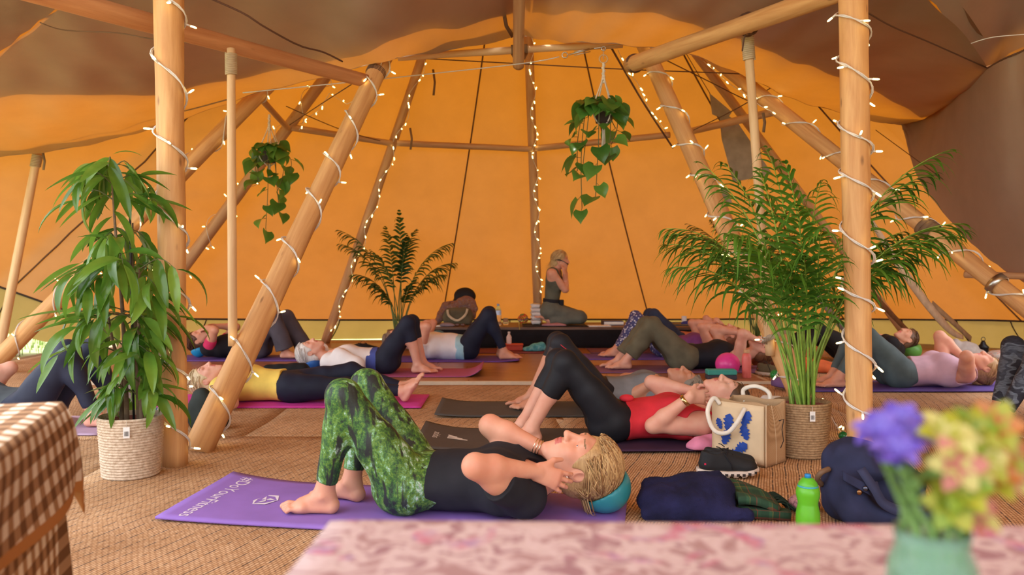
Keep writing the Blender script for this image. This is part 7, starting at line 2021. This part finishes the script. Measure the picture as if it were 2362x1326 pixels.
# ================================================================= FAIRY LIGHTS
def bulb_mesh():
    mb = MB()
    mb.add(lathe([(0.0042, 0), (0.0055, 0.002), (0.0055, 0.020), (0.0045, 0.022)], 8), 0)
    mb.add(lathe([(0.0040, 0.021), (0.0050, 0.023), (0.0052, 0.045), (0.0036, 0.052), (0.001, 0.054)], 8), 1)
    return meshdata('bulb', mb.v, mb.f, [plain((0.75, 0.72, 0.66), 0.5), plain((1.0, 0.85, 0.4), 0.4, emit=(1.0, 0.74, 0.22), estr=9.0)], True, mb.m)
BULB = bulb_mesh(); WIRE = plain((0.70, 0.66, 0.62), 0.5)
def lights(label, path, nbulbs, seed, axisfn=None, r=0.0042, sc=1.0, t0=0.0, t1=1.0, double=True):
    t = thing('string_lights', label, 'fairy lights', (0, 0, 0))
    path = [Vector(p) for p in path]
    mb = tube(path, r, 5)
    obj('wire', *mb, WIRE, t)
    if double:
        fr = frames(path); p2 = [p + a * (r * 1.7 * math.cos(i * 0.9)) + b * (r * 1.7 * math.sin(i * 0.9)) for i, (p, tt, a, b) in enumerate(fr)]
        obj('wire', *tube(p2, r * 0.9, 5), WIRE, t)
    R = random.Random(seed)
    for k in range(nbulbs):
        s = (t0 + (t1 - t0) * (k + R.uniform(0.25, 0.75)) / nbulbs) * (len(path) - 1)
        i = min(int(s), len(path) - 2); p = path[i].lerp(path[i + 1], s - i); tg = (path[i + 1] - path[i]).normalized()
        o_ = axisfn(p) if axisfn else Vector((R.uniform(-1, 1), -0.5, R.uniform(-1, 1)))
        d = (o_ * R.uniform(0.5, 1.0) + tg * R.uniform(-0.9, 0.9) + Vector((0, 0, R.uniform(-0.8, 0.3)))).normalized()
        b = bpy.data.objects.new('bulb', BULB); link(b, t)
        b.rotation_mode = 'QUATERNION'; b.rotation_quaternion = d.to_track_quat('Z', 'Y'); b.location = p; b.scale = (sc,) * 3
    return t
def helix(a, b, r0, r1, turns, phase, s0=0.0, s1=1.0, n=18, gap=0.013, wob=0.15):
    a = Vector(a); b = Vector(b); ax = (b - a).normalized(); u = ax.orthogonal().normalized(); w = ax.cross(u)
    N = int(turns * n); out = []
    for i in range(N + 1):
        t = i / N; an = phase - 2 * PI * turns * t + wob * math.sin(t * 17)
        s = s0 + (s1 - s0) * (t + wob * 0.06 * math.sin(t * 23 + phase)); rr_ = r0 + (r1 - r0) * s + gap
        out.append(a + (b - a) * s + u * (math.cos(an) * rr_) + w * (math.sin(an) * rr_))
    return out
def radial(a, b):
    a = Vector(a); ax = (Vector(b) - a).normalized()
    return lambda p: (p - a - ax * (p - a).dot(ax)).normalized()
lights('fairy lights wound round the thick post beside the ficus', helix(PF_L[0], PF_L[1], 0.062, 0.074, 6.8, 0.4, 0.012, 0.885), 24, 1, radial(*PF_L))
lights('fairy lights wound round the thick post beside the areca palm', helix(PF_R[0], PF_R[1], 0.061, 0.076, 8.8, 2.0, 0.03, 0.775), 30, 2, radial(*PF_R))
lights('fairy lights wound round the stout leaning pole near the ficus', helix(A0, APX, 0.079, 0.05, 8.5, 1.0, 0.012, 0.43), 24, 3, radial(A0, APX))
lights('fairy lights wound round the stout leaning pole behind the areca', helix(D0, APX, 0.078, 0.05, 9.5, 0.5, 0.01, 0.47), 30, 4, radial(D0, APX))
def along(a, b, off, s0, s1, n=60, amp=0.03, seed=0):
    R = random.Random(seed); a = Vector(a); b = Vector(b)
    return [a + (b - a) * (s0 + (s1 - s0) * i / n) + Vector(off) + Vector((amp * math.sin(i * 0.7 + seed), amp * 0.4 * math.cos(i * 0.9), 0)) for i in range(n + 1)]
front = lambda p: Vector((0.3, -1, 0))
lights('fairy lights hanging along the slim leaning pole beside the kentia palm', along(B0, APX, (0.06, -0.10, 0), 0.02, 0.56, 60, 0.04, 5), 34, 5, front, 0.0035, 1.15, double=False)
lights('fairy lights down the slim upright pole behind the instructor', along(C0, APX, (0.02, -0.10, 0), 0.11, 0.62, 60, 0.035, 6), 36, 6, front, 0.0035, 1.15, double=False)
lights('fairy lights round the leaning pole behind the smaller hanging plant', helix(E0, E1, 0.072, 0.06, 8, 0.2, 0.12, 0.66, gap=0.03), 24, 7, radial(E0, E1), 0.0035, 1.1, double=False)
lights('fairy lights round the drilled pole by the daylight opening', helix(F0, F1, 0.085, 0.075, 7, 0.8, 0.03, 0.70), 18, 8, radial(F0, F1), 0.004, 1.0)
lights('fairy lights round the clamped leaning pole beside the grey panel', helix(G0, G1, 0.062, 0.06, 9, 0.3, 0.05, 0.62), 26, 9, radial(G0, G1), 0.004, 1.0)
lights('loose fairy lights trailing below the knotty beam end', [P(1425, 115, 7.6), P(1448, 165, 7.8), P(1470, 190, 7.9), P(1485, 225, 8.0), P(1500, 255, 8.1), P(1520, 280, 8.3), P(1536, 305, 8.4)], 10, 10, front, 0.003, 1.1, double=False)
lights('fairy lights drooping from the roof towards the spreader joint', [P(1622, 140, 7.6), P(1650, 165, 7.5), P(1678, 190, 7.4), P(1715, 215, 6.95), P(1755, 245, 6.8), P(1790, 262, 6.72)], 9, 11, front, 0.003, 1.1, double=False)
lights('fairy lights hanging below the reddish beam end at the leaning pole', [P(880, 145, 5.9), P(862, 210, 6.8), P(800, 240, 7.6), P(760, 215, 8.2), P(735, 255, 8.6), P(705, 275, 9.0), P(690, 300, 9.0)], 9, 12, front, 0.003, 1.1, double=False)
lights('fairy lights coiled on the jute at the foot of the areca basket', [G(1882, 925, 0.03), G(1905, 940, 0.01), G(1925, 975, 0.01), G(1935, 990, 0.02), G(1948, 1010, 0.012), G(1952, 1035, 0.012)], 6, 13, lambda p: Vector((0.3, -0.2, 0.6)), 0.003, 1.0, double=False)
t_ = thing('bauble', 'small green glass bauble on the jute behind the areca basket', 'bauble', G(1945, 1005, 0.03)); obj('glass', *uvsphere((0, 0, 0), 0.026, 18, 12), plain((0.01, 0.16, 0.04), 0.1), t_); obj('cap', *lathe([(0.008, 0.024), (0.008, 0.034), (0.003, 0.036)], 10), plain((0.6, 0.5, 0.3), 0.3, 1.0), t_)

# pole fittings
mb = MB(); ax_g = (G1 - G0).normalized()
onG = lambda z_: G0 + (G1 - G0) * (z_ / (G1.z - G0.z))
cl = obj('clamp', *bandring(onG(0.90), ax_g, 0.0685, 0.05, 0.006), M_STEEL); tag(cl, 'bright steel clamp round the leaning pole beside the grey panel', 'clamp')
o = MB()
for k in range(3): o.add(bandring(onG(1.28) + ax_g * 0.03 * (k - 1), ax_g + Vector((0.10 * (k - 1), 0, 0.0)), 0.070, 0.035, 0.004))
tag(o.build('webbing_wrap', M_STRAP), 'brown webbing wrapped round the clamped leaning pole', 'strap')
hl = MB(); dF = (F1 - F0).normalized()

# ================================================================= TABLES IN FRONT
TZ = 0.73
def floral():
    m, nt, b = new_mat('floral tablecloth'); co = coords(nt)
    n1 = nd(nt, 'ShaderNodeTexNoise', Scale=26.0, Detail=3.0, Distortion=1.2); n2 = nd(nt, 'ShaderNodeTexNoise', Scale=11.0, Detail=2.0, Distortion=0.8)
    for n in (n1, n2): nt.links.new(co, n.inputs['Vector'])
    r1 = ramp(nt, n1.outputs[0], [(0.38, (0.34, 0.20, 0.20)), (0.44, (0.50, 0.36, 0.36)), (0.50, (0.56, 0.43, 0.43)), (0.57, (0.50, 0.37, 0.36)), (0.64, (0.30, 0.16, 0.18))])
    r2 = ramp(nt, n2.outputs[0], [(0.57, (0, 0, 0)), (0.64, (0.85, 0.85, 0.85))])
    n3 = nd(nt, 'ShaderNodeTexNoise', Scale=60.0, Detail=2.0); nt.links.new(co, n3.inputs['Vector'])
    r3 = ramp(nt, n3.outputs[0], [(0.4, (0.42, 0.10, 0.17)), (0.5, (0.50, 0.22, 0.28)), (0.62, (0.30, 0.16, 0.32))])
    mx = nd(nt, 'ShaderNodeMix', data_type='RGBA'); nt.links.new(r2.outputs[0], mx.inputs[0]); nt.links.new(r1.outputs[0], mx.inputs[6]); nt.links.new(r3.outputs[0], mx.inputs[7])
    nt.links.new(mx.outputs[2], b.inputs['Base Color']); b.inputs['Roughness'].default_value = 0.85
    return m
tl = thing('table', 'table with floral cloth carrying the flower vase', 'table', (0.60, 0.535, 0), math.radians(-1.6))
obj('table_top', *boxvf(-0.80, 0.86, -0.34, 0.335, TZ - 0.035, TZ - 0.006, 0.004), plain((0.35, 0.22, 0.12), 0.5), tl, False)
for (a, b_) in ((-0.72, -0.28), (-0.72, 0.28), (0.78, -0.28), (0.78, 0.28)): obj('leg', *boxvf(a - 0.025, a + 0.025, b_ - 0.025, b_ + 0.025, 0.006, TZ - 0.034, 0.003), plain((0.35, 0.22, 0.12), 0.5), tl, False)
def drape(x0, x1, y0, y1, z, drop, R_=0.012, wav=0.016, nw=9.0):
    """cloth over a table: top and hanging sides in one sheet"""
    cx_, cy_ = (x0 + x1) / 2, (y0 + y1) / 2; hw_, hd_ = (x1 - x0) / 2, (y1 - y0) / 2
    def fn(u, v):
        X = (u - 0.5) * 2 * (hw_ + drop); Y = (v - 0.5) * 2 * (hd_ + drop)
        ex = max(0, abs(X) - hw_); ey = max(0, abs(Y) - hd_)
        sx = 1 if X > 0 else -1; sy = 1 if Y > 0 else -1
        x = min(abs(X), hw_) * sx; y = min(abs(Y), hd_) * sy
        dn = max(ex, ey) + 0.35 * min(ex, ey)
        fl_ = min(1, dn / 0.05)
        bul = (wav * math.sin((X + Y) * nw) * (dn / drop) + 0.010) * fl_ + 0.10 * dn * (1 if ex > 0 and ey > 0 else 0.25)
        if ex > 0: x += sx * (bul if ey <= 0 else bul * ex / (ex + ey + 1e-6) + 0.03 * min(ex, ey) / drop)
        if ey > 0: y += sy * (bul if ex <= 0 else bul * ey / (ex + ey + 1e-6) + 0.03 * min(ex, ey) / drop)
        e = min(hw_ - abs(x), hd_ - abs(y))
        return (cx_ + x, cy_ + y, z - dn - (0.004 if dn == 0 and e < 0.01 else 0))
    return grid(fn, 72, 60)
tc1 = tag(obj('tablecloth', *drape(-0.805, 0.865, -0.345, 0.34, TZ, 0.28), floral()), 'pink floral tablecloth draped over the near table', 'tablecloth'); tc1.location = tl.location; tc1.rotation_euler = tl.rotation_euler

def gingham(hem=None):
    m, nt, b = new_mat('gingham'); co = coords(nt)
    def st(ax):
        sp = nt.nodes.new('ShaderNodeSeparateXYZ'); nt.links.new(co, sp.inputs[0])
        mm_ = nd(nt, 'ShaderNodeMath', operation='MULTIPLY'); mm_.inputs[1].default_value = 1 / 0.05; nt.links.new(sp.outputs[ax], mm_.inputs[0])
        fr = nd(nt, 'ShaderNodeMath', operation='FRACT'); nt.links.new(mm_.outputs[0], fr.inputs[0])
        g_ = nd(nt, 'ShaderNodeMath', operation='GREATER_THAN'); g_.inputs[1].default_value = 0.5; nt.links.new(fr.outputs[0], g_.inputs[0]); return g_.outputs[0]
    # stripes follow the cloth: y plus (x or height)
    sp = nt.nodes.new('ShaderNodeSeparateXYZ'); nt.links.new(co, sp.inputs[0])
    sm2 = nd(nt, 'ShaderNodeMath', operation='SUBTRACT'); nt.links.new(sp.outputs[0], sm2.inputs[0]); nt.links.new(sp.outputs[2], sm2.inputs[1])
    def fr(src):
        mm_ = nd(nt, 'ShaderNodeMath', operation='MULTIPLY'); mm_.inputs[1].default_value = 1 / 0.05; nt.links.new(src, mm_.inputs[0])
        f_ = nd(nt, 'ShaderNodeMath', operation='FRACT'); nt.links.new(mm_.outputs[0], f_.inputs[0]); g_ = nd(nt, 'ShaderNodeMath', operation='GREATER_THAN'); g_.inputs[1].default_value = 0.5; nt.links.new(f_.outputs[0], g_.inputs[0]); return g_.outputs[0]
    ad = nd(nt, 'ShaderNodeMath', operation='ADD'); nt.links.new(fr(sm2.outputs[0]), ad.inputs[0]); nt.links.new(fr(sp.outputs[1]), ad.inputs[1])
    h_ = nd(nt, 'ShaderNodeMath', operation='MULTIPLY'); h_.inputs[1].default_value = 0.5; nt.links.new(ad.outputs[0], h_.inputs[0])
    r = ramp(nt, h_.outputs[0], [(0.0, (0.70, 0.64, 0.56)), (0.4, (0.34, 0.20, 0.11)), (0.8, (0.15, 0.07, 0.03))], 'CONSTANT')
    src = r.outputs[0]
    if hem:
        lt = nd(nt, 'ShaderNodeMath', operation='LESS_THAN'); lt.inputs[1].default_value = hem; nt.links.new(sp.outputs[2], lt.inputs[0])
        mh_ = nd(nt, 'ShaderNodeMix', data_type='RGBA'); nt.links.new(lt.outputs[0], mh_.inputs[0]); nt.links.new(src, mh_.inputs[6]); mh_.inputs[7].default_value = (0.42, 0.19, 0.06, 1); src = mh_.outputs[2]
    nt.links.new(src, b.inputs['Base Color']); b.inputs['Roughness'].default_value = 0.85
    t = nt.nodes.new('ShaderNodeBsdfTranslucent'); nt.links.new(src, t.inputs[0]); mx = nt.nodes.new('ShaderNodeMixShader'); mx.inputs[0].default_value = 0.3
    nt.links.new(b.outputs[0], mx.inputs[1]); nt.links.new(t.outputs[0], mx.inputs[2]); nt.links.new(mx.outputs[0], nt.nodes['Material Output'].inputs[0])
    return m
MGI = gingham()
tg2 = thing('table', 'table with brown gingham cloth in front of the ficus', 'table', (-1.26, 1.10, 0), math.radians(18))
obj('table_top', *boxvf(-0.472, 0.472, -0.422, 0.422, TZ - 0.045, TZ - 0.017, 0.004), plain((0.35, 0.22, 0.12), 0.5), tg2, False)
for (a, b_) in ((-0.42, -0.36), (-0.42, 0.36), (0.42, -0.36), (0.42, 0.36)): obj('leg', *boxvf(a - 0.025, a + 0.025, b_ - 0.025, b_ + 0.025, 0.006, TZ - 0.034, 0.003), plain((0.35, 0.22, 0.12), 0.5), tg2, False)
tc2 = tag(obj('tablecloth', *drape(-0.480, 0.480, -0.430, 0.430, TZ - 0.008, 0.42, wav=0.008, nw=7), MGI), 'brown gingham cloth hanging to mid-leg on the table', 'tablecloth'); tc2.location = tg2.location; tc2.rotation_euler = tg2.rotation_euler
tc3 = tag(obj('table_topper', *drape(-0.507, 0.507, -0.457, 0.457, TZ + 0.002, 0.19, wav=0.020, nw=8), gingham(TZ - 0.168)), 'upper brown gingham cloth with short overhang on the table', 'tablecloth'); tc3.location = tg2.location; tc3.rotation_euler = tg2.rotation_euler

# ---- vase of flowers
vx, vy = (2150 - CX) / FPX * 0.56, 0.56
vs = thing('flower_vase', 'small green glass vase on the floral table', 'vase', (vx, vy, TZ + 0.001))
GLASSG = plain((0.45, 0.72, 0.55), 0.06, trans=0.8, ior=1.3)
obj('glass', *lathe([(0.024, 0), (0.029, 0.004), (0.031, 0.04), (0.028, 0.07), (0.023, 0.082), (0.0245, 0.092), (0.0225, 0.092), (0.021, 0.082), (0.026, 0.068), (0.028, 0.04), (0.026, 0.008)], 32), GLASSG, vs)
obj('water', *lathe([(0.0255, 0.009), (0.0275, 0.04), (0.0262, 0.058)], 28), plain((0.30, 0.45, 0.25), 0.05, trans=0.85, ior=1.2), vs)
VIO = plain((0.094, 0.058, 0.360), 0.5, var=0.2); VIO2 = plain((0.144, 0.094, 0.418), 0.5, var=0.2); YEL = plain((0.259, 0.245, 0.014), 0.5, var=0.15); CREAM = plain((0.396, 0.331, 0.101), 0.5, var=0.1); ORG = plain((0.360, 0.115, 0.022), 0.5, var=0.2); LIME = plain((0.144, 0.202, 0.011), 0.5, var=0.2); GREENS = plain((0.115, 0.216, 0.050), 0.5, var=0.2); PNK = plain((0.374, 0.122, 0.094), 0.5, var=0.2)
def petals(n, L, W, cup, mats):
    mb = MB()
    for k in range(n):
        a = 2 * PI * k / n; v = []; f = []
        for i in range(6):
            t = i / 5; w = W * math.sin(PI * (0.12 + 0.85 * t)) ** 0.8 * 0.5
            rr_ = L * t * math.cos(cup * (1 - 0.6 * t)); z = L * t * math.sin(cup * (1 - 0.6 * t))
            for s_ in (-1, 0, 1): v.append((rr_, s_ * w, z + abs(s_) * w * 0.4))
        for i in range(5):
            for c_ in range(2): f.append((i * 3 + c_, (i + 1) * 3 + c_, (i + 1) * 3 + c_ + 1, i * 3 + c_ + 1))
        mb.add((v, f), k % len(mats), Matrix.Rotation(a, 4, 'Z'))
    mb.add(uvsphere((0, 0, 0.002), 0.004, 8, 6), 0)
    return mb
def flower(label, top, col, n, L, W, cup, aim, group=None, name='flower', lean=(0, 0, 0)):
    tv = Vector((top[0] - vx, top[1] - vy, 0)); ja = 0.9 * math.sin(37.0 * top[0] * 100 + 61.0 * top[2] * 100); tv = Matrix.Rotation(ja, 3, 'Z') @ (tv.normalized() if tv.length > 1e-6 else Vector((1, 0, 0)))
    base = Vector((vx, vy, TZ + 0.016)) + tv * 0.013
    t = thing(name, label, 'flower', base, 0, group)
    top = Vector(top) - base
    obj('stem', *tube(curve([(0, 0, 0), (tv.x * 0.005, tv.y * 0.005, 0.070), (top.x * 0.55, top.y * 0.55, 0.068 + (top.z - 0.068) * 0.5), tuple(top)], 14), 0.0018, 6), GREENS, t)
    mb = petals(n, L, W, cup, col)
    q_ = Vector(aim).normalized().to_track_quat('Z', 'Y').to_matrix().to_4x4()
    mb2 = MB(); mb2.v = [Matrix.Translation(top) @ q_ @ Vector(p) for p in mb.v]; mb2.f = mb.f; mb2.m = mb.m
    mb2.build('petals', col, t)
    return t
F_ = lambda px, py, d=0.56: P(px, py, d)
iris = [(2030, 1010, 0.57), (2075, 985, 0.59), (2065, 1055, 0.55), (2095, 1020, 0.57), (2035, 1060, 0.56)]
for k, q_ in enumerate(iris): flower('violet freesia bloom in the small glass vase', F_(*q_), [VIO, VIO2], 6, 0.020, 0.013, 1.15, (-0.5 + 0.2 * k, -0.5, 0.9), 'violet blooms in the vase', 'freesia', (-0.004, 0, 0))
alst = [(2175, 1010, 0.56), (2240, 1000, 0.57), (2290, 985, 0.58), (2200, 1070, 0.55), (2260, 1060, 0.56), (2215, 1130, 0.55), (2280, 1110, 0.57), (2235, 1185, 0.56), (2170, 1110, 0.57), (2190, 1160, 0.55), (2310, 1040, 0.59), (2325, 1100, 0.60)]
cs = [[CREAM, YEL], [LIME, YEL], [ORG, YEL], [PNK, CREAM]]
for k, q_ in enumerate(alst):
    kk = k % 4
    flower(['pale cream-yellow bloom in the small glass vase', 'lime green bloom in the small glass vase', 'orange bloom in the small glass vase', 'salmon pink bloom in the small glass vase'][kk], F_(*q_), cs[kk], 6, 0.021, 0.014, 0.7, (0.3 * math.sin(k * 2), -0.8, 0.5 + 0.3 * math.cos(k)), ['cream blooms', 'lime blooms', 'orange blooms', 'salmon blooms'][kk] + ' in the vase', 'alstroemeria', (0.004, 0, 0))
for k, (a, b_, c_) in enumerate(((2110, 1120, 0.55), (2160, 1190, 0.55), (2090, 1150, 0.56))):
    lf = flower('slender green leaf in the small glass vase', F_(a, b_, c_), [GREENS], 2, 0.022, 0.010, 1.2, (0.2 * (k - 1), -0.3, 1), 'slender leaves in the vase', 'leaf_sprig')
